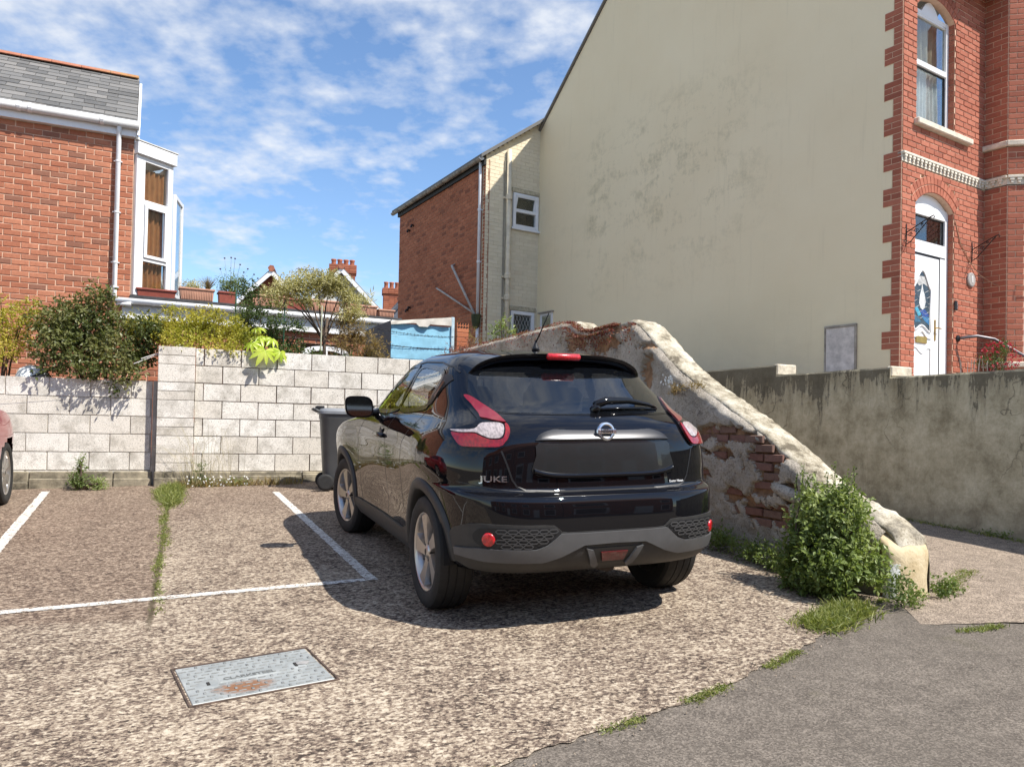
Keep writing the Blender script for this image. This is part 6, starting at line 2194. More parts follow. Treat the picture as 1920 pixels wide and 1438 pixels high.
rust = mixc(nt, noise(nt, p, 30, 4, 0.7), (0.20, 0.080, 0.032), (0.31, 0.15, 0.065))
c = mixc(nt, rm, c, rust)
setb(nt, b, Base__Color=c, Roughness=0.5, Metallic=0.25)
bump(nt, b, noise(nt, p, 60, 3, 0.6), 0.15, 0.003)
GALV = m
MW, ML_ = 0.305, 0.235
mb = MB()
mb.bbox(-MW+0.008, -ML_+0.008, -0.01, MW-0.008, ML_-0.008, 0.004, 0.002)
plt = mb.build('plate', GALV, man)
mb = MB()
bar = 0.010
for x0, y0, x1, y1 in ((-MW-bar, -ML_-bar, MW+bar, -ML_), (-MW-bar, ML_, MW+bar, ML_+bar), (-MW-bar, -ML_, -MW, ML_), (MW, -ML_, MW+bar, ML_)):
    mb.bbox(x0, y0, -0.02, x1, y1, 0.006, 0.002)
mb.build('frame', simple('rusty_frame', (0.085, 0.055, 0.04), 0.8, var=0.4, nscale=20), man)
tr = MB()
for r in range(12):
    y = -0.205+r*0.0372
    for k in range(14):
        x = -0.275+k*0.0423+(0.02 if r % 2 else 0)
        if x > 0.28 or (abs(x+0.02) < 0.14 and abs(y-0.0) < 0.035):
            continue
        if abs(x-0.20) < 0.05 and abs(y-0.03) < 0.045 or abs(x+0.20) < 0.05 and abs(y+0.03) < 0.04:
            continue
        if (k+r) % 3 == 0:
            tr.bbox(x-0.006, y-0.009, 0.003, x+0.006, y+0.009, 0.0075, 0.0015)
        else:
            tr.bbox(x-0.016, y-0.003, 0.003, x+0.016, y+0.003, 0.0068, 0.001)
tr.build('tread', simple('worn_tread', (0.20, 0.205, 0.20), 0.6, var=0.3, nscale=25, metal=0.2), plt)['kind'] = 'stuff'
mb = MB()
mb.bbox(-0.155, -0.032, 0.002, 0.115, 0.028, 0.0048, 0.0006)
mb.build('name_plate', GALV, plt)
me = text_mesh('CLARKSTEEL', 0.040, 0.0012, True)
me.materials.append(simple('weathered_zinc', (0.13, 0.135, 0.13), 0.7))
link('cast_lettering', me, plt, Matrix.Translation((-0.02, -0.002, 0.0056)))
mb = MB()
mb.lathe([(0.0, 0.0045), (0.018, 0.0045), (0.045, 0.007), (0.052, 0.004)], 20, Matrix.Translation((0.20, 0.03, 0)))
mb.lathe([(0.0, 0.0045), (0.018, 0.0045), (0.045, 0.007), (0.052, 0.004)], 20, Matrix.Translation((-0.20, -0.03, 0)))
mb.build('keyhole_dish', GALV, plt, True)
for q in ((0.188, 0.0, 0.20, 0.05), (-0.206, -0.045, -0.194, -0.012)):
    mb = MB()
    mb.box(q[0], q[1], 0.0, q[2], q[3], 0.0078)
    mb.build('keyhole', simple('keyhole_dark', (0.02, 0.018, 0.016), 0.8), plt)
mb = MB()
mb.add([(0.196, 0.03, 0.006), (0.24, 0.0, 0.008), (0.262, 0.03, 0.010), (0.205, 0.062, 0.007), (0.215, 0.03, 0.016)], [(0, 1, 4), (1, 2, 4), (2, 3, 4), (3, 0, 4)])
mb.build('bent_flap', simple('grey_flap', (0.30, 0.29, 0.28), 0.7), plt)

# ------------------------------------------------------------------ foliage
def rand_dir():
    z = rng.uniform(-1, 1)
    a = rng.uniform(0, 2*pi)
    s = sqrt(1-z*z)
    return Vector((s*cos(a), s*sin(a), z))
def leaf(mb_, p, d, n, L, W, r, fold=0.25):
    """pointed leaf from p along d with face normal n"""
    s = d.cross(n)
    if s.length < 1e-3:
        return
    s = s.normalized()*W/2
    n = s.cross(d).normalized()
    mid = p+d*L*0.5
    t = p+d*L-n*L*0.12
    o = len(mb_.v)
    mb_.v += [tuple(p), tuple(mid+s+n*W*fold), tuple(t), tuple(mid-s+n*W*fold), tuple(mid)]
    mb_.f += [[o, o+4, o+1], [o+1, o+4, o+2], [o, o+3, o+4], [o+3, o+2, o+4]]
    mb_.r += [r, r, min(1, r+0.06), min(1, r+0.06)]
def crown(mb_, blobs, count, L, W, shell=0.55, up_=0.4, tone=(0, 1), clump=0.0):
    vols = [b_[1][0]*b_[1][1]*b_[1][2] for b_ in blobs]
    tot = sum(vols)
    for (c, r), vol in zip(blobs, vols):
        n = int(count*vol/tot)
        c = Vector(c)
        k = 0
        while k < n:
            # sprig: a few leaves around one twig end
            d = rand_dir()
            rad = (1-shell*rng.random()**1.6)*(0.80+0.35*hn(d.x*2+c.x, d.y*2+c.z, 1.3, d.z*2))
            q = c+Vector((d.x*r[0], d.y*r[1], d.z*r[2]))*rad
            tw = (d+Vector((0, 0, up_))+rand_dir()*0.6).normalized()
            tn = tone[0]+(tone[1]-tone[0])*min(1, max(0, 0.5+0.5*hn(q.x*2.5, q.z*2.5, 1.0, q.y*2)+0.35*(rng.random()-0.5)))
            for j in range(rng.randint(4, 8)):
                dd = (tw*0.5+rand_dir()).normalized()
                nn = (Vector((0, 0, 1))*0.7+rand_dir()*0.8+d*0.4).normalized()
                f_ = 0.65+0.6*rng.random()
                leaf(mb_, q+tw*L*rng.uniform(-1.2, 1.2)+rand_dir()*L*0.35, dd, nn, L*f_, W*f_, min(1, max(0, tn+0.22*(rng.random()-0.5))))
                k += 1
def stems(mb_, base, tips, r0=0.02, r1=0.004, wob=0.06):
    base = Vector(base)
    for t in tips:
        t = Vector(t)
        n = 6
        pts, rr = [], []
        off = rand_dir()*wob
        for i in range(n+1):
            k = i/n
            pts.append(base.lerp(t, k)+off*sin(pi*k)+rand_dir()*wob*0.15*sin(pi*k)+Vector((0, 0, 0.12*sin(pi*k)*(t-base).length)))
            rr.append(r0+(r1-r0)*k)
        mb_.tube(pts, rr, 5)
BARK = simple('brown_bark', (0.12, 0.085, 0.06), 0.9, var=0.4, nscale=20)
def plant(name, label, cat, base, blobs, count, L, W, mat, nst=8, shell=0.55, up_=0.4, r0=0.02, group=None, tone=(0, 1)):
    t = thing(name, label, cat, base, 0, group)
    B = Vector(base)
    lb = [((Vector(c)-B), r) for c, r in blobs]
    m_ = MB()
    crown(m_, lb, count, L, W, shell, up_, tone)
    m_.build('foliage', mat, t)
    if nst:
        s = MB()
        tips = []
        for k in range(nst):
            c, r = lb[k % len(lb)]
            tips.append(c+Vector((rng.uniform(-.6, .6)*r[0], rng.uniform(-.6, .6)*r[1], rng.uniform(-.3, .7)*r[2])))
        stems(s, (0, 0, 0), tips, r0)
        s.build('stem', BARK, t)
    return t
LF_DARK = m_leaf('dark_evergreen_leaf', (0.038, 0.054, 0.018), (0.095, 0.12, 0.036), (0.18, 0.19, 0.068), (0.31, 0.28, 0.13), rough=0.4)
LF_GOLD = m_leaf('golden_privet_leaf', (0.11, 0.13, 0.02), (0.29, 0.29, 0.035), (0.47, 0.43, 0.06), (0.56, 0.44, 0.13))
LF_PALE = m_leaf('variegated_leaf', (0.17, 0.15, 0.055), (0.35, 0.32, 0.14), (0.52, 0.48, 0.24), (0.62, 0.57, 0.35))
LF_DRY = m_leaf('dry_brown_leaf', (0.09, 0.055, 0.022), (0.21, 0.14, 0.05), (0.33, 0.23, 0.09), (0.20, 0.19, 0.06))
LF_GREEN = m_leaf('nettle_green_leaf', (0.040, 0.066, 0.016), (0.115, 0.165, 0.042), (0.21, 0.27, 0.08), (0.35, 0.40, 0.16))
LF_MID = m_leaf('garden_leaf', (0.025, 0.045, 0.014), (0.065, 0.105, 0.03), (0.14, 0.18, 0.055))
LF_RED = m_leaf('red_stonecrop_leaf', (0.10, 0.020, 0.018), (0.22, 0.05, 0.045), (0.30, 0.11, 0.08), (0.24, 0.17, 0.08))
LF_FAT = m_leaf('yellow_green_leaf', (0.30, 0.42, 0.03), (0.45, 0.56, 0.06), (0.55, 0.62, 0.12), rough=0.3, trans=0.4)
LF_GRASS = m_leaf('grass_blade', (0.10, 0.13, 0.03), (0.20, 0.235, 0.06), (0.34, 0.34, 0.12))
LF_YEL = m_leaf('yellow_leaf', (0.4, 0.42, 0.05), (0.5, 0.5, 0.08))
# evergreen hanging over the low wall
plant('overhanging_shrub', 'large dark evergreen shrub spilling over the low block wall', 'shrub', (-3.2, 7.0, 0.5),
      [((-3.32, 6.75, 2.20), (0.58, 0.50, 0.42)), ((-3.62, 6.50, 1.92), (0.40, 0.36, 0.26)), ((-3.0, 6.50, 1.85), (0.42, 0.34, 0.28)), ((-3.18, 6.32, 1.66), (0.28, 0.20, 0.17)), ((-2.86, 6.33, 1.62), (0.22, 0.17, 0.17)), ((-3.25, 6.62, 2.60), (0.24, 0.22, 0.20)), ((-2.72, 6.60, 2.18), (0.28, 0.30, 0.22)), ((-3.0, 6.34, 1.45), (0.10, 0.10, 0.10)), ((-3.72, 6.72, 2.25), (0.34, 0.34, 0.26)), ((-2.75, 6.75, 1.95), (0.30, 0.30, 0.22)), ((-3.45, 6.36, 1.72), (0.30, 0.18, 0.16)), ((-3.72, 6.40, 1.66), (0.20, 0.16, 0.12)), ((-2.62, 6.62, 2.30), (0.20, 0.22, 0.16)), ((-3.48, 6.7, 2.45), (0.20, 0.2, 0.18))],
      11500, 0.058, 0.030, LF_DARK, 22, 0.6, 0.15, 0.022)
plant('golden_shrub', 'yellow green shrub at the left end of the low wall', 'shrub', (-4.4, 7.2, 0.5),
      [((-4.22, 6.90, 2.10), (0.44, 0.38, 0.38)), ((-4.55, 6.9, 2.35), (0.45, 0.38, 0.30)), ((-4.02, 6.75, 2.36), (0.26, 0.26, 0.24)), ((-4.3, 6.7, 1.85), (0.30, 0.30, 0.25)), ((-5.3, 7.0, 2.0), (0.6, 0.4, 0.5))], 8500, 0.038, 0.020, LF_GOLD, 12, 0.7)
plant('golden_hedge', 'bright golden hedge behind the wall pier', 'hedge', (-2.0, 7.0, 0.5),
      [((-2.45, 6.80, 2.26), (0.38, 0.34, 0.28)), ((-2.05, 6.75, 2.36), (0.36, 0.34, 0.27)), ((-1.68, 6.68, 2.26), (0.34, 0.32, 0.27)), ((-2.15, 6.50, 2.12), (0.50, 0.24, 0.16)), ((-1.66, 6.38, 2.00), (0.28, 0.20, 0.15)), ((-1.92, 6.34, 1.96), (0.24, 0.12, 0.10)), ((-2.75, 6.7, 2.25), (0.26, 0.26, 0.24)), ((-1.42, 6.5, 2.18), (0.24, 0.22, 0.20)), ((-2.30, 6.34, 2.02), (0.26, 0.12, 0.10)), ((-1.85, 6.6, 2.48), (0.14, 0.16, 0.12)), ((-2.4, 6.7, 2.5), (0.14, 0.16, 0.10))], 13500, 0.034, 0.018, LF_GOLD, 16, 0.7)
plant('climber', 'straggly mid green climber tangled above the golden hedge', 'shrub', (-1.45, 7.4, 0.5),
      [((-1.45, 7.25, 2.45), (0.24, 0.25, 0.42)), ((-1.42, 7.5, 2.95), (0.26, 0.24, 0.24)), ((-1.12, 7.2, 2.30), (0.30, 0.25, 0.22)), ((-0.85, 7.0, 2.16), (0.34, 0.24, 0.14)), ((-1.30, 6.9, 2.62), (0.26, 0.22, 0.20)), ((-1.05, 6.8, 2.45), (0.22, 0.2, 0.22)), ((-0.75, 6.85, 2.42), (0.18, 0.18, 0.14))], 4600, 0.045, 0.020, LF_MID, 12, 0.8)
# variegated small tree, bare stem below, dry growth at its right
tr_ = plant('small_tree', 'small variegated tree with pale leaves above the block wall', 'tree', (-0.36, 7.0, 0.5),
      [((-0.82, 7.0, 3.00), (0.36, 0.34, 0.20)), ((-0.50, 6.95, 3.08), (0.34, 0.34, 0.20)), ((-0.22, 7.0, 3.05), (0.32, 0.32, 0.21)), ((-0.02, 7.0, 2.88), (0.20, 0.26, 0.20)), ((-1.10, 7.0, 2.86), (0.20, 0.24, 0.16)), ((-0.28, 7.0, 3.18), (0.14, 0.18, 0.12)), ((0.06, 6.95, 2.68), (0.18, 0.2, 0.18)), ((-0.62, 6.9, 2.80), (0.26, 0.22, 0.13)), ((-0.98, 6.95, 2.72), (0.16, 0.18, 0.12)), ((-0.10, 6.9, 2.62), (0.14, 0.16, 0.14)), ((-0.66, 7.0, 3.20), (0.12, 0.14, 0.08))], 9800, 0.042, 0.018, LF_PALE, 0, 0.8)
s = MB()
s.tube([(0, 0, 0), (0.01, 0, 1.2), (-0.01, 0.02, 1.75), (0.03, 0, 2.1)], [0.035, 0.028, 0.024, 0.018], 7)
stems(s, (-0.01, 0.02, 1.75), [(-0.55, 0, 2.45), (-0.30, -0.05, 2.55), (0.10, 0.05, 2.6), (0.30, 0, 2.35), (-0.72, 0.1, 2.3), (-0.1, -0.1, 2.6), (0.2, -0.1, 2.5), (-0.45, 0.1, 2.5)], 0.016, 0.004, 0.05)
s.build('trunk', BARK, tr_, True)
plant('dry_shrub', 'brown dried bamboo like shrub against the low building', 'shrub', (0.05, 6.9, 0.5),
      [((0.06, 6.9, 2.35), (0.30, 0.25, 0.45)), ((0.20, 6.75, 2.05), (0.32, 0.22, 0.26)), ((-0.10, 7.0, 2.55), (0.2, 0.2, 0.3)), ((0.42, 6.7, 1.95), (0.14, 0.14, 0.18)), ((-0.2, 6.8, 2.2), (0.2, 0.2, 0.2)), ((0.3, 6.65, 2.2), (0.2, 0.16, 0.22))], 4800, 0.055, 0.010, LF_DRY, 18, 0.95, 0.2, 0.008)
plant('low_shrub', 'dark green undergrowth behind the block wall under the small tree', 'shrub', (-0.8, 6.75, 0.5),
      [((-0.95, 6.75, 2.02), (0.34, 0.22, 0.18)), ((-0.55, 6.72, 1.98), (0.26, 0.2, 0.14)), ((-0.15, 6.70, 1.96), (0.18, 0.18, 0.12)), ((-1.15, 7.0, 2.25), (0.26, 0.2, 0.2))], 2400, 0.045, 0.020, LF_MID, 8, 0.8)
# fatsia: big palmate leaves one by one
fat = thing('fatsia', 'bright yellow green palmate leaved plant leaning over the block wall', 'plant', (-1.25, 6.5, 1.6))
def palmate(c, nrm, spin, size):
    m_ = MB()
    nrm = Vector(nrm).normalized()
    a = nrm.cross(Vector((0.1, 0.2, 1))).normalized()
    b_ = nrm.cross(a)
    for k in range(8):
        q = spin+2*pi*(k-3.5)/9.5
        d = (a*cos(q)+b_*sin(q)-nrm*0.18).normalized()
        s_ = d.cross(nrm).normalized()
        L = size*(0.85+0.3*rng.random())
        V, F = [], []
        for i, (t, wv) in enumerate(((0, 0.02), (0.25, 0.09), (0.5, 0.155), (0.75, 0.12), (1.0, 0.0))):
            p_ = Vector(c)+d*L*t-nrm*L*0.35*t*t
            V += [p_-s_*L*wv+nrm*0.01*(wv > 0.05), p_, p_+s_*L*wv+nrm*0.01*(wv > 0.05)]
        for i in range(4):
            F += [(3*i, 3*i+1, 3*i+4, 3*i+3), (3*i+1, 3*i+2, 3*i+5, 3*i+4)]
        m_.add(V, F, rng.random())
    m_.build('leaf', LF_FAT, fat, True)
    s_ = MB()
    s_.tube([(0.0, 0.1, 0.0), (Vector(c)*0.6+Vector((0, 0.05, 0.05))), c], 0.006, 5)
    s_.build('leaf_stalk', simple('pale_stalk', (0.3, 0.35, 0.08), 0.6), fat)
palmate((0.0, -0.30, 0.40), (0.1, -0.8, 0.6), 1.45, 0.20)
palmate((0.20, -0.22, 0.40), (0.3, -0.7, 0.6), 1.4, 0.15)
palmate((-0.05, -0.10, 0.60), (0.0, -0.5, 0.9), 1.6, 0.15)
palmate((-0.16, -0.20, 0.50), (-0.3, -0.6, 0.7), 1.5, 0.13)
palmate((0.10, -0.10, 0.58), (0.3, -0.5, 0.8), 1.3, 0.14)
palmate((-0.08, -0.02, 0.72), (-0.2, -0.4, 0.9), 1.3, 0.12)
# nettle-like bush at the end of the old wall and the low growth along its foot
plant('leafy_bush', 'dense green weedy bush against the ramped end of the old wall', 'bush', (1.62, -0.42, 0.02),
      [((1.70, -0.56, 0.28), (0.24, 0.30, 0.27)), ((1.76, -0.50, 0.50), (0.20, 0.26, 0.24)), ((1.62, -0.68, 0.20), (0.22, 0.24, 0.20)), ((1.68, -0.36, 0.20), (0.20, 0.20, 0.19)), ((1.80, -0.60, 0.60), (0.14, 0.18, 0.15)), ((1.60, -0.52, 0.10), (0.18, 0.26, 0.11)), ((1.86, -0.78, 0.22), (0.12, 0.12, 0.16)), ((1.72, -0.28, 0.44), (0.10, 0.10, 0.10)), ((1.74, -0.76, 0.46), (0.10, 0.10, 0.12))],
      11500, 0.044, 0.022, LF_GREEN, 26, 0.55, 0.5, 0.008)
sp_ = MB()
for k in range(16):
    x, y = 1.74+0.2*(rng.random()-0.5), -0.52+0.5*(rng.random()-0.5)
    h_ = 0.68+0.20*rng.random()
    sp_.tube([(x, y, 0.4), (x+0.02, y, 0.7), (x+0.06*(rng.random()-0.3), y-0.05*rng.random(), h_)], [0.004, 0.003, 0.002], 4)
    for j in range(26):
        leaf(sp_, Vector((x+0.02, y, 0.62+(h_-0.62)*j/26)), rand_dir(), rand_dir(), 0.022, 0.012, rng.random())
bo = sp_.build('flower_spike', LF_GREEN, [o for o in C.objects if o.name.startswith('leafy_bush')][0], M=Matrix.Translation((-1.62, 0.42, -0.02)))
plant('wall_foot_weeds', 'low green weeds along the foot of the old wall behind the car', 'weeds', (1.8, 0.5, 0.06),
      [((1.84, 0.35, 0.16), (0.14, 0.25, 0.12)), ((1.84, 0.75, 0.19), (0.13, 0.25, 0.13)), ((1.82, 1.15, 0.19), (0.12, 0.22, 0.10)), ((1.82, 0.05, 0.14), (0.16, 0.2, 0.12)), ((1.86, 1.6, 0.2), (0.1, 0.3, 0.08))], 3600, 0.026, 0.014, LF_GREEN, 0, 0.8)
plant('small_weed', 'small green weed at the outer corner of the old wall end', 'weeds', (2.46, -0.80, 0.03),
      [((2.46, -0.82, 0.08), (0.10, 0.12, 0.07)), ((2.30, -0.92, 0.06), (0.10, 0.06, 0.05))], 420, 0.028, 0.014, LF_GREEN, 0, 0.9)
plant('small_weed', 'yellowish trailing weed below the bush beside the old wall end', 'weeds', (1.95, -0.98, 0.02),
      [((1.86, -1.00, 0.08), (0.14, 0.12, 0.09)), ((2.02, -0.96, 0.06), (0.12, 0.10, 0.07)), ((1.92, -0.92, 0.16), (0.10, 0.08, 0.10))], 700, 0.024, 0.013, LF_GREEN, 0, 0.9)
plant('alley_weed', 'small weeds at the foot of the grey alley wall', 'weeds', (4.66, 1.9, 0.2), [((4.66, 1.9, 0.26), (0.07, 0.22, 0.06)), ((4.72, 0.45, 0.17), (0.06, 0.2, 0.04))], 260, 0.03, 0.015, LF_GREEN, 0, 0.9)
# weeds at the foot of the block wall
plant('wall_weed', 'tall green weed growing at the foot of the lower block wall', 'weeds', (-3.30, 6.14, 0.2),
      [((-3.34, 6.10, 0.33), (0.13, 0.10, 0.15)), ((-3.33, 6.12, 0.52), (0.07, 0.07, 0.13)), ((-3.14, 6.08, 0.29), (0.13, 0.09, 0.10))], 1500, 0.035, 0.013, LF_GREEN, 6, 0.8)
plant('daisy_clump', 'low flowering weeds at the foot of the wall pier', 'weeds', (-1.8, 6.08, 0.2),
      [((-1.95, 6.08, 0.30), (0.28, 0.10, 0.09)), ((-1.55, 6.08, 0.29), (0.24, 0.09, 0.07)), ((-2.0, 6.12, 0.46), (0.10, 0.06, 0.16))], 1300, 0.026, 0.010, LF_GREEN, 0, 0.85)
dz_ = MB()
for k in range(40):
    c_ = Vector((-1.8+0.75*(rng.random()-0.5), 6.0+0.06*(rng.random()-0.5), 0.26+0.13*rng.random()))
    for j in range(6):
        q = 2*pi*j/6
        leaf(dz_, c_, Vector((cos(q), -0.3, sin(q))).normalized(), Vector((0, -1, 0.2)), 0.012, 0.007, 0.9)
dz_.build('flower', simple('white_petal', (0.8, 0.8, 0.76), 0.6), [o for o in C.objects if o.name.startswith('daisy_clump')][0], M=Matrix.Translation((1.8, -6.08, -0.2)))
def grass(name, label, pts, n, h, spread, mat=LF_GRASS, lean=0.5):
    m_ = MB()
    for k in range(n):
        c_ = pts[rng.randrange(len(pts))]
        x, y = c_[0]+rng.gauss(0, spread[0]), c_[1]+rng.gauss(0, spread[1])
        hh = h*(0.4+0.9*rng.random())
        d = Vector((rng.gauss(0, lean), rng.gauss(0, lean), 1)).normalized()
        s_ = d.cross(rand_dir()).normalized()*0.0022*(1+hh*5)
        p0 = Vector((x, y, gz(x, y)+0.004))
        p1 = p0+d*hh*0.55
        p2 = p0+d*hh+Vector((d.x, d.y, -0.3))*hh*0.3
        o = len(m_.v)
        m_.v += [tuple(p0-s_), tuple(p0+s_), tuple(p1+s_*0.8), tuple(p1-s_*0.8), tuple(p2)]
        m_.f += [[o, o+1, o+2, o+3], [o+3, o+2, o+4]]
        r = rng.random()
        m_.r += [r, r]
    return tag(m_.build(name, mat), label, 'grass', None, 'stuff')
jl = []
t_ = 0.35
while t_ < 6.0:
    x_ = -2.31-0.008*t_+0.015*sin(t_*3)
    k_ = rng.random()**1.5*(1.0 if t_ > 1.2 else 0.35)
    jl += [(x_+rng.gauss(0, 0.012*(1+k_)), t_+rng.gauss(0, 0.05)) for _ in range(int(2+22*k_))]
    t_ += 0.08
grass('grass', 'thin grass growing in the concrete joint of the parking bay', jl, 2300, 0.028, (0.012, 0.022), lean=0.9)
grass('grass', 'lush grass tuft where the concrete joint meets the block wall', [(-2.33+0.03*rng.gauss(0, 1), 4.6+1.3*(i/16)**0.7) for i in range(17)], 3600, 0.10, (0.05, 0.12), lean=0.75)
grass('grass', 'dry grass at the foot of the wall pier', [(-2.25+1.4*i/14, 6.02) for i in range(15)], 500, 0.13, (0.05, 0.04), LF_DRY, lean=0.5)
tall = MB()
for k in range(46):
    x = -1.95+rng.gauss(0, 0.22)
    h_ = 0.35+0.45*rng.random()
    lx = rng.gauss(0, 0.16)
    z0 = gz(x, 6.05)
    tall.tube([(x, 6.05, z0), (x+lx*0.4, 6.03, z0+h_*0.7), (x+lx, 6.0, z0+h_), (x+lx*1.5, 5.98, z0+h_*0.97)], [0.0022, 0.0018, 0.0014, 0.001], 3)
tag(tall.build('grass_stalks', simple('straw_stalk', (0.36, 0.31, 0.17), 0.8)), 'tall thin dry grass stalks in front of the wall pier', 'grass', None, 'stuff')
edge_pts = [(p_.x, p_.y) for p_ in EDGE0 if p_.x > -2]
ep = []
for a, b_ in zip(edge_pts, edge_pts[1:]):
    ep += [(a[0]+(b_[0]-a[0])*k/6, a[1]+(b_[1]-a[1])*k/6-0.01) for k in range(6)]
grass('grass', 'line of moss and short grass along the curved edge of the concrete', [p_ for p_ in ep if hn(p_[0], p_[1], 2.6, 8) > 0.02+0.3*(p_[0] < 0.2)*rng.random()], 3000, 0.016, (0.02, 0.016), lean=1.2)
grt = MB()
for k in range(1500):
    q = edge_pts[rng.randrange(len(edge_pts))] if k % 3 else (rng.uniform(-4, 2), 6.1-abs(rng.gauss(0, 0.12)))
    x, y = q[0]+rng.gauss(0, 0.10), q[1]+rng.gauss(0, 0.06)
    s_ = 0.003+0.006*rng.random()**2
    c_ = Vector((x, y, gz(x, y)+0.008))
    grt.add([c_+rand_dir()*s_ for _ in range(4)], [(0, 1, 2), (0, 2, 3), (0, 3, 1), (1, 3, 2)])
tag(grt.build('grit', simple('loose_grit', (0.30, 0.24, 0.18), 0.9, var=0.4, nscale=60)), 'loose grit scattered along the concrete edge and wall foot', 'grit', None, 'stuff')
grass('grass', 'tufts of grass at the front of the green bush', [(1.30, -1.03), (1.42, -0.98), (1.20, -1.08), (1.5, -0.95), (1.55, -0.90), (1.12, -1.12)], 3000, 0.075, (0.07, 0.06), lean=0.8)
grass('grass', 'small grass tuft in the footway crack by the wall end', [(1.98, -1.46), (2.05, -1.45), (1.86, -1.44)], 420, 0.025, (0.04, 0.015), lean=1.0)
grass('grass', 'grassy strip running from the wall end across the footway', [(2.42+0.09*k, -0.84+0.05*k) for k in range(9)], 1100, 0.03, (0.05, 0.025), lean=1.0)
grass('grass', 'weeds in the gutter of the grey alley wall', [(4.70, 0.2+0.3*k) for k in range(9)], 700, 0.05, (0.03, 0.12), lean=0.8)
# stonecrop on top of the old wall, white flowers on the ramp
sc = MB()
for k in range(5200):
    v = rng.choice((rng.uniform(2.35, 3.6), rng.uniform(3.6, 9.2), rng.uniform(2.6, 3.9)))
    u = 1.95+abs(rng.gauss(0, 0.10))
    if hn(v, u, 2.2, 6) < -0.15:
        continue
    z = ztop(v)-0.02-(0.07 if u < 1.99 else 0)-0.16*max(0, rng.gauss(0, 0.6))*(u < 2.0)
    leaf(sc, Vector((u-0.03, v, z)), (rand_dir()+Vector((-0.5, 0, 0.5))).normalized(), rand_dir(), 0.028, 0.014, rng.random())
tag(sc.build('stonecrop', LF_RED), 'reddish stonecrop trailing along the top of the old roughcast wall', 'stonecrop', None, 'stuff')
fw_ = thing('wall_flowers', 'tuft of small white flowers growing from the face of the old wall', 'flowers', (1.94, 1.55, 1.45))
m_ = MB()
for k in range(24):
    c_ = Vector((-0.05-0.05*rng.random(), rng.gauss(0, 0.07), 0.06+rng.gauss(0, 0.035)))
    for j in range(6):
        q = 2*pi*j/6
        leaf(m_, c_, Vector((-0.3, cos(q), sin(q))).normalized(), Vector((-1, -0.3, 0.3)), 0.013, 0.009, 0.8)
m_.build('flower', simple('white_petal', (0.8, 0.8, 0.76)), fw_)['kind'] = 'stuff'
m_ = MB()
crown(m_, [((-0.01, 0.0, -0.02), (0.04, 0.09, 0.07)), ((0.0, -0.28, 0.01), (0.03, 0.24, 0.025))], 420, 0.024, 0.008, 0.8)
m_.build('foliage', LF_DRY, fw_)
# plants behind the old wall and by the front door
plant('wall_top_plant', 'small leafy sapling above the old wall in front of the cream extension', 'plant', (2.55, 7.4, 2.2), [((2.55, 7.4, 2.72), (0.18, 0.16, 0.14)), ((2.42, 7.4, 2.60), (0.14, 0.12, 0.16)), ((2.7, 7.4, 2.60), (0.12, 0.12, 0.12))], 190, 0.085, 0.026, LF_GREEN, 7, 0.9, 0.3, 0.008)
plant('dry_weed', 'reddish dry weeds beside the blue screen', 'weeds', (1.75, 7.0, 1.4), [((1.62, 7.0, 2.20), (0.26, 0.2, 0.18)), ((1.82, 7.2, 2.28), (0.16, 0.2, 0.28)), ((1.40, 7.0, 2.08), (0.2, 0.2, 0.12))], 900, 0.035, 0.010, LF_RED, 10, 0.9, 0.4, 0.006)
plant('dry_stalks', 'brown dry stalks by the foot of the white downpipe', 'weeds', (2.35, 8.8, 1.8), [((2.35, 8.8, 2.72), (0.3, 0.2, 0.28)), ((2.7, 9.0, 2.66), (0.2, 0.2, 0.18))], 520, 0.05, 0.010, LF_DRY, 14, 0.95, 0.4, 0.006)
fu = MH @ Vector((1.72, -0.42, 1.62))
ft = plant('fuchsia', 'small bush with crimson flowers by the front door', 'shrub', tuple(fu), [((fu.x+0.02, fu.y, 2.14), (0.26, 0.2, 0.18)), ((fu.x+0.10, fu.y, 2.34), (0.24, 0.2, 0.14)), ((fu.x-0.22, fu.y, 2.14), (0.20, 0.15, 0.10)), ((fu.x+0.06, fu.y, 1.88), (0.20, 0.16, 0.16))], 1300, 0.035, 0.015, LF_MID, 10, 0.9)
m_ = MB()
for k in range(120):
    d = rand_dir()
    c_ = Vector((0.02+0.32*d.x, -0.05+0.2*d.y, 0.58+0.22*d.z))
    for j in range(4):
        leaf(m_, c_, (rand_dir()+Vector((0, 0, -0.5))).normalized(), rand_dir(), 0.035, 0.018, rng.random())
m_.build('flower', m_leaf('crimson_petal', (0.32, 0.01, 0.03), (0.5, 0.03, 0.08)), ft)['kind'] = 'stuff'
dw = MB()
for k in range(9):
    x = 0.45+0.09*k
    b0 = MH @ Vector((x, -0.55, 1.62))
    b1 = MH @ Vector((x+rng.uniform(-.05, .08), -0.55, 1.95+0.2*rng.random()))
    b2 = MH @ Vector((x+rng.uniform(-.1, .16), -0.55, 2.0+0.22*rng.random()))
    dw.tube([b0, b1, b2], [0.006, 0.004, 0.003], 4)
tag(dw.build('dry_twigs', simple('grey_twig', (0.22, 0.19, 0.17), 0.8)), 'bare grey twigs in front of the white front door', 'weeds')

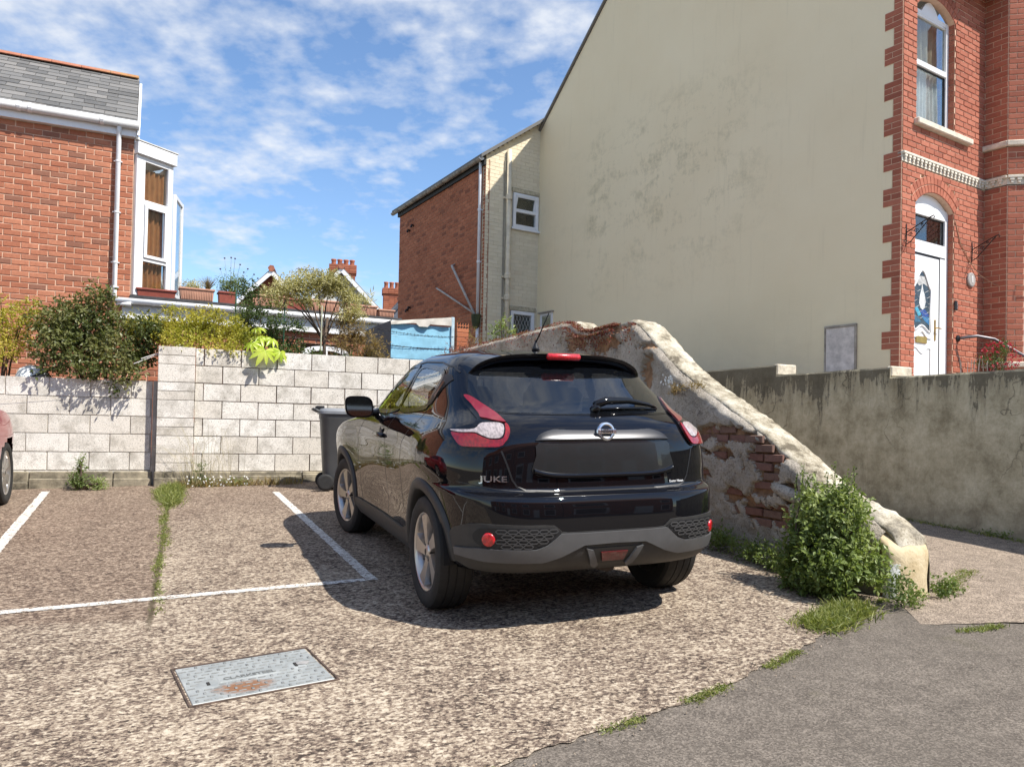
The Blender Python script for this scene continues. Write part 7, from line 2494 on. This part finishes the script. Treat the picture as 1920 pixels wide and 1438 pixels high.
# ------------------------------------------------------------------ planters on the flat roof edge
PEACH = simple('peach_ribbed_plastic', (0.50, 0.26, 0.17), 0.6, var=0.12, nscale=8)
REDT = simple('terracotta_plastic', (0.30, 0.075, 0.05), 0.5, var=0.12, nscale=8)
def planter(x0, x1, z0, h, mat, label, ribs=True, y=0.06, d=0.20):
    Mx = frame((-2.98, 8.83, 0), 5.5)
    t = thing('planter', label, 'planter', tuple(Mx @ Vector(((x0+x1)/2, y, z0))), radians(5.5), 'planters along the flat roof')
    hw = (x1-x0)/2
    m_ = MB()
    m_.add([(-hw*0.94, -d*0.42, 0), (hw*0.94, -d*0.42, 0), (hw*0.94, d*0.42, 0), (-hw*0.94, d*0.42, 0), (-hw, -d/2, h), (hw, -d/2, h), (hw, d/2, h), (-hw, d/2, h)], [(0,3,2,1),(0,1,5,4),(1,2,6,5),(2,3,7,6),(3,0,4,7)])
    tub = m_.build('trough', mat, t)
    m_ = MB()
    bar_ = 0.02
    m_.bbox(-hw-0.015, -d/2-0.015, h-0.005, hw+0.015, -d/2+0.01, h+0.022, 0.004)
    m_.bbox(-hw-0.015, d/2-0.01, h-0.005, hw+0.015, d/2+0.015, h+0.022, 0.004)
    m_.bbox(-hw-0.015, -d/2, h-0.004, -hw+0.01, d/2, h+0.021, 0.004)
    m_.bbox(hw-0.01, -d/2, h-0.004, hw+0.015, d/2, h+0.021, 0.004)
    m_.build('rim', mat, t)
    if ribs:
        m_ = MB()
        n = int((x1-x0)/0.026)
        for k in range(n):
            x = -hw*0.94+(k+0.5)*2*hw*0.94/n
            m_.box(x-0.006, -d/2-0.002, 0.01, x+0.006, -d*0.40, h-0.03)
        m_.build('rib', mat, tub)
    m_ = MB()
    m_.box(-hw+0.01, -d/2+0.012, h-0.03, hw-0.01, d/2-0.012, h-0.012)
    m_.build('soil', simple('soil', (0.05, 0.035, 0.025), 0.95), t)
    return t
planter(0.05, 0.60, 2.975, 0.10, REDT, 'low terracotta trough of small succulents below the white oriel', False)
planter(0.66, 1.16, 2.975, 0.17, PEACH, 'peach ribbed planter next to the white oriel')
planter(1.24, 1.50, 2.975, 0.16, REDT, 'short plain terracotta planter with tall wildflowers', False)
planter(1.74, 2.26, 2.975, 0.17, PEACH, 'peach ribbed planter left of the variegated tree')
planter(2.30, 2.62, 2.975, 0.15, REDT, 'dark terracotta planter just behind the variegated tree', False)
planter(2.70, 3.20, 2.975, 0.17, PEACH, 'peach ribbed planter behind the tree stem')
planter(3.30, 3.86, 2.975, 0.15, PEACH, 'peach ribbed planter at the right end with strappy leaves')
planter(3.90, 4.18, 2.975, 0.11, PEACH, 'last small ribbed planter at the corner of the flat roof')
Mx = frame((-2.98, 8.83, 0), 5.5)
def up_plant(label, x, zb, blobs, count, L, W, mat, nst=6, name='planter_plant'):
    b0 = Mx @ Vector((x, 0.06, zb))
    return plant(name, label, 'plant', tuple(b0), [((b0.x+dx_, b0.y, zb+dz2), r) for dx_, dz2, r in blobs], count, L, W, mat, nst, 0.8, 0.6, 0.005)
up_plant('small succulents growing in the low terracotta trough', 0.33, 3.06, [(0, 0.02, (0.24, 0.07, 0.035))], 420, 0.025, 0.010, LF_MID, 0)
up_plant('silvery leaved plant in the planter next to the oriel', 0.80, 3.15, [(0, 0.07, (0.16, 0.09, 0.08)), (0.14, 0.05, (0.12, 0.08, 0.06))], 520, 0.045, 0.012, LF_PALE, 0)
up_plant('wispy wildflower clump rising above the flat roof', 1.40, 3.13, [(0, 0.08, (0.24, 0.12, 0.10)), (0.10, 0.20, (0.20, 0.10, 0.10)), (-0.1, 0.16, (0.10, 0.08, 0.1))], 900, 0.06, 0.012, LF_GREEN, 8)
up_plant('strappy pale green leaves in the right hand planter', 3.65, 3.12, [(0, 0.09, (0.18, 0.08, 0.10))], 260, 0.11, 0.014, LF_PALE, 0)
gt = MB()
b0 = Mx @ Vector((1.08, 0.06, 3.14))
for k in range(160):
    d = (Vector((rng.gauss(0, 0.3), rng.gauss(0, 0.2), 1))).normalized()
    gt.tube([b0, b0+d*0.12, b0+d*0.22*(0.7+0.5*rng.random())+Vector((d.x*0.06, 0, 0))], [0.002, 0.0015, 0.0008], 3)
tag(gt.build('grass_tuft', LF_DRY), 'brown feathery grass tuft at the end of the ribbed planter', 'grass')
wf_ = thing('wildflowers', 'tall thin flower stalks with dark heads against the sky', 'flowers', tuple(Mx @ Vector((1.42, 0.06, 3.13))))
m_, m2_ = MB(), MB()
for x, z in ((-0.10, 0.58), (0.0, 0.60), (0.06, 0.59), (0.14, 0.50), (0.26, 0.44), (0.36, 0.36), (-0.16, 0.40), (0.42, 0.30), (0.20, 0.38)):
    m_.tube([(x*0.3, 0, 0), (x*0.7, 0, z*0.6), (x, 0, z)], [0.004, 0.003, 0.002], 4)
    m2_.lathe([(0.0, -0.012), (0.014, -0.004), (0.016, 0.006), (0.0, 0.016)], 8, Matrix.Translation((x, 0, z)))
    for k in range(6):
        leaf(m_, Vector((x*(0.4+0.1*k), 0, z*(0.25+0.1*k))), rand_dir(), rand_dir(), 0.05, 0.010, rng.random())
m_.build('stalk', LF_GREEN, wf_)
m2_.build('flower_head', simple('dark_purple_flower', (0.06, 0.03, 0.06), 0.8), wf_)

# ------------------------------------------------------------------ blue boarded screen, perforated brick pier, wires, canes
BS = thing('garden_screen', 'light blue boarded screen with grey flap on top behind the block wall', 'screen', (0.90, 8.23, 0), radians(5))
BLUE = simple('faded_blue_board', (0.24, 0.50, 0.66), 0.7, var=0.14, nscale=5, bmp=0.1)
for k in range(8):
    m_ = MB()
    z = 1.2+k*0.195
    m_.bbox(0.0, 0.004*(k % 2), z, 1.06, 0.03, z+0.19, 0.006)
    m_.build('board', BLUE, BS)
m_ = MB()
V, F = [], []
for i in range(23):
    x = -0.02+1.08*i/22
    top = 2.78+0.145*(i/22)
    drop = 0.06+0.09*max(0, (i-8)/14)+(0.05 if 9 < i < 14 else 0)
    for j in range(4):
        V.append((x, -0.02-0.012*sin(i*0.9+j)-0.01*j, top-drop*j/3))
for i in range(22):
    for j in range(3):
        F.append((i*4+j, i*4+j+1, (i+1)*4+j+1, (i+1)*4+j))
m_.add(V, F)
m_.build('fabric_flap', simple('grey_sheet', (0.46, 0.43, 0.38), 0.85, var=0.15, nscale=5), BS, True)
m_ = MB()
m_.bbox(1.06, -0.03, 1.2, 1.12, 0.03, 2.93, 0.006)
m_.build('corner_post', simple('pale_blue_post', (0.42, 0.55, 0.62), 0.6, var=0.2), BS)
m_ = MB()
m_.add([(-0.27, 0.55, 1.2), (0.0, 0.0, 1.2), (0.0, 0.0, 2.80), (-0.27, 0.55, 2.66), (-0.25, 0.56, 1.2), (0.02, 0.03, 1.2), (0.02, 0.03, 2.80), (-0.25, 0.56, 2.66)], [(0,1,2,3),(7,6,5,4),(2,6,7,3),(0,3,7,4)])
m_.build('side_panel', simple('slate_grey_panel', (0.13, 0.135, 0.14), 0.7, var=0.1), BS)
bw_ = MB()
for z in (2.58, 2.36, 2.14):
    pts = [(0.62+1.36*k/16, 8.05+0.01*k, z+0.035*(1-k/16)-0.03*sin(pi*k/16)) for k in range(17)]
    bw_.tube(pts, 0.004, 4)
    for k in range(22):
        p_ = Vector(pts[0]).lerp(Vector(pts[-1]), (k+0.5)/22)-Vector((0, 0, 0.03*sin(pi*(k+0.5)/22)))
        for j in range(3):
            d = rand_dir()*0.022
            bw_.tube([p_-d, p_+d], 0.0022, 3)
tag(bw_.build('barbed_wire', simple('dark_wire', (0.06, 0.055, 0.05), 0.7, metal=0.4)), 'three strands of barbed wire in front of the blue screen', 'wire')
bp = thing('brick_pier', 'small pier topped by a perforated brick beside the blue screen', 'pier', (2.16, 8.35, 0), radians(5))
for k in range(16):
    m_ = MB()
    z = 1.55+k*0.081
    m_.bbox(-0.11, -0.06, z, 0.11, 0.10, z+0.071, 0.004)
    m_.build('brick', BR_E, bp)
m_ = MB()
m_.box(-0.10, -0.05, 1.2, 0.10, 0.09, 2.83)
m_.build('mortar', MOR_L, bp)
m_ = MB()
for r in range(2):
    for k in range(4):
        m_.lathe([(0.0, 0.0), (0.016, 0.0), (0.016, 0.004)], 10, Matrix.Translation((-0.075+k*0.05, -0.064, 2.82-r*0.055+0.008)) @ Matrix.Rotation(radians(90), 4, 'X'))
m_.build('perforation', simple('hole_black', (0.01, 0.008, 0.008), 0.9), bp)
def cane(u, v, z0, z1, mat, label):
    m_ = MB()
    m_.tube([(u, v, z0), (u+0.01, v, z1)], 0.010, 6)
    tag(m_.build('garden_cane', mat), label, 'cane')
GREENC = simple('green_cane', (0.03, 0.10, 0.06), 0.5)
cane(-1.58, 7.3, 1.0, 2.92, GREENC, 'thin green cane above the golden hedge')
cane(-0.95, 6.95, 1.0, 2.76, GREENC, 'thin green cane left of the variegated tree')
cane(-0.47, 6.70, 1.0, 2.72, simple('pale_cane', (0.42, 0.42, 0.30), 0.6), 'pale cane standing in front of the small tree')
cane(-2.26, 6.40, 1.4, 2.22, simple('brown_stake', (0.25, 0.13, 0.08), 0.8), 'short brown stake behind the pier top')
ln = MB()
ln.tube([(-2.22, 6.38, 2.06), (-2.55, 6.36, 1.90), (-2.72, 6.34, 1.83)], 0.007, 5)
ln.tube([(-2.22, 6.38, 2.03), (-2.60, 6.36, 1.86), (-2.80, 6.30, 1.76)], 0.005, 5)
ln.tube([(-3.05, 6.33, 1.57), (-3.40, 6.36, 1.46), (-3.55, 6.39, 1.42)], 0.003, 4)
ln.tube([(-3.0, 6.32, 1.52), (-3.5, 6.38, 1.38), (-4.3, 6.40, 1.26)], 0.002, 4)
tag(ln.build('washing_line', simple('pale_line', (0.6, 0.58, 0.55), 0.6)), 'pale washing line cords strung from the wall pier into the shrub', 'line')
ov_ = thing('garden_float', 'rounded white garden object peeping over the low wall at far left', 'container', (-3.95, 6.75, 1.5))
m_ = MB()
m_.lathe([(0.0, 0.22), (0.10, 0.20), (0.18, 0.13), (0.20, 0.02), (0.19, -0.12), (0.0, -0.14)], 24, Matrix.Rotation(radians(14), 4, 'Y'))
m_.build('shell', simple('white_plastic_shell', (0.72, 0.74, 0.74), 0.4, var=0.1), ov_, True)
m_ = MB()
m_.tube([(-0.12, -0.20, 0.0), (0.15, -0.20, 0.12), (0.35, -0.2, 0.22)], 0.012, 6)
m_.build('strap', IRON, ov_)

# ------------------------------------------------------------------ the other side of the street, behind the camera (seen only in the car's reflections)
for k in range(4):
    x = -13+k*7.0
    t = thing('street_house', ['brick house across the street reflected in the bumper, first in the row', 'brick house across the street, second in the row', 'brick house across the street, third in the row', 'brick house across the street, last in the row'][k], 'house', (x, -13.0, -0.9), 0)
    m_ = MB()
    m_.box(-3.45, -7, 0, 3.45, 0, 5.6)
    m_.prism([(-7.3, 5.2), (0.3, 5.2), (-3.5, 8.0)], -3.47, 3.47, Matrix(((0, 0, 1, 0), (1, 0, 0, 0), (0, 1, 0, 0), (0, 0, 0, 1))))
    m_.build('wall', CHB, t)
    for wx in (-2.0, 2.0):
        for wz in (0.9, 3.2):
            m_ = MB()
            m_.bbox(wx-0.7, -0.02, wz, wx+0.7, 0.06, wz+1.4, 0.01)
            wn_ = m_.build('window', UPVC, t)
            m_ = MB()
            m_.box(wx-0.6, 0.05, wz+0.1, wx+0.6, 0.07, wz+1.3)
            m_.build('pane', simple('dark_pane', (0.02, 0.022, 0.025), 0.05), wn_)
    m_ = MB()
    m_.bbox(-0.5, -0.02, 0, 0.5, 0.06, 2.2, 0.01)
    m_.build('door', UPVC, t)
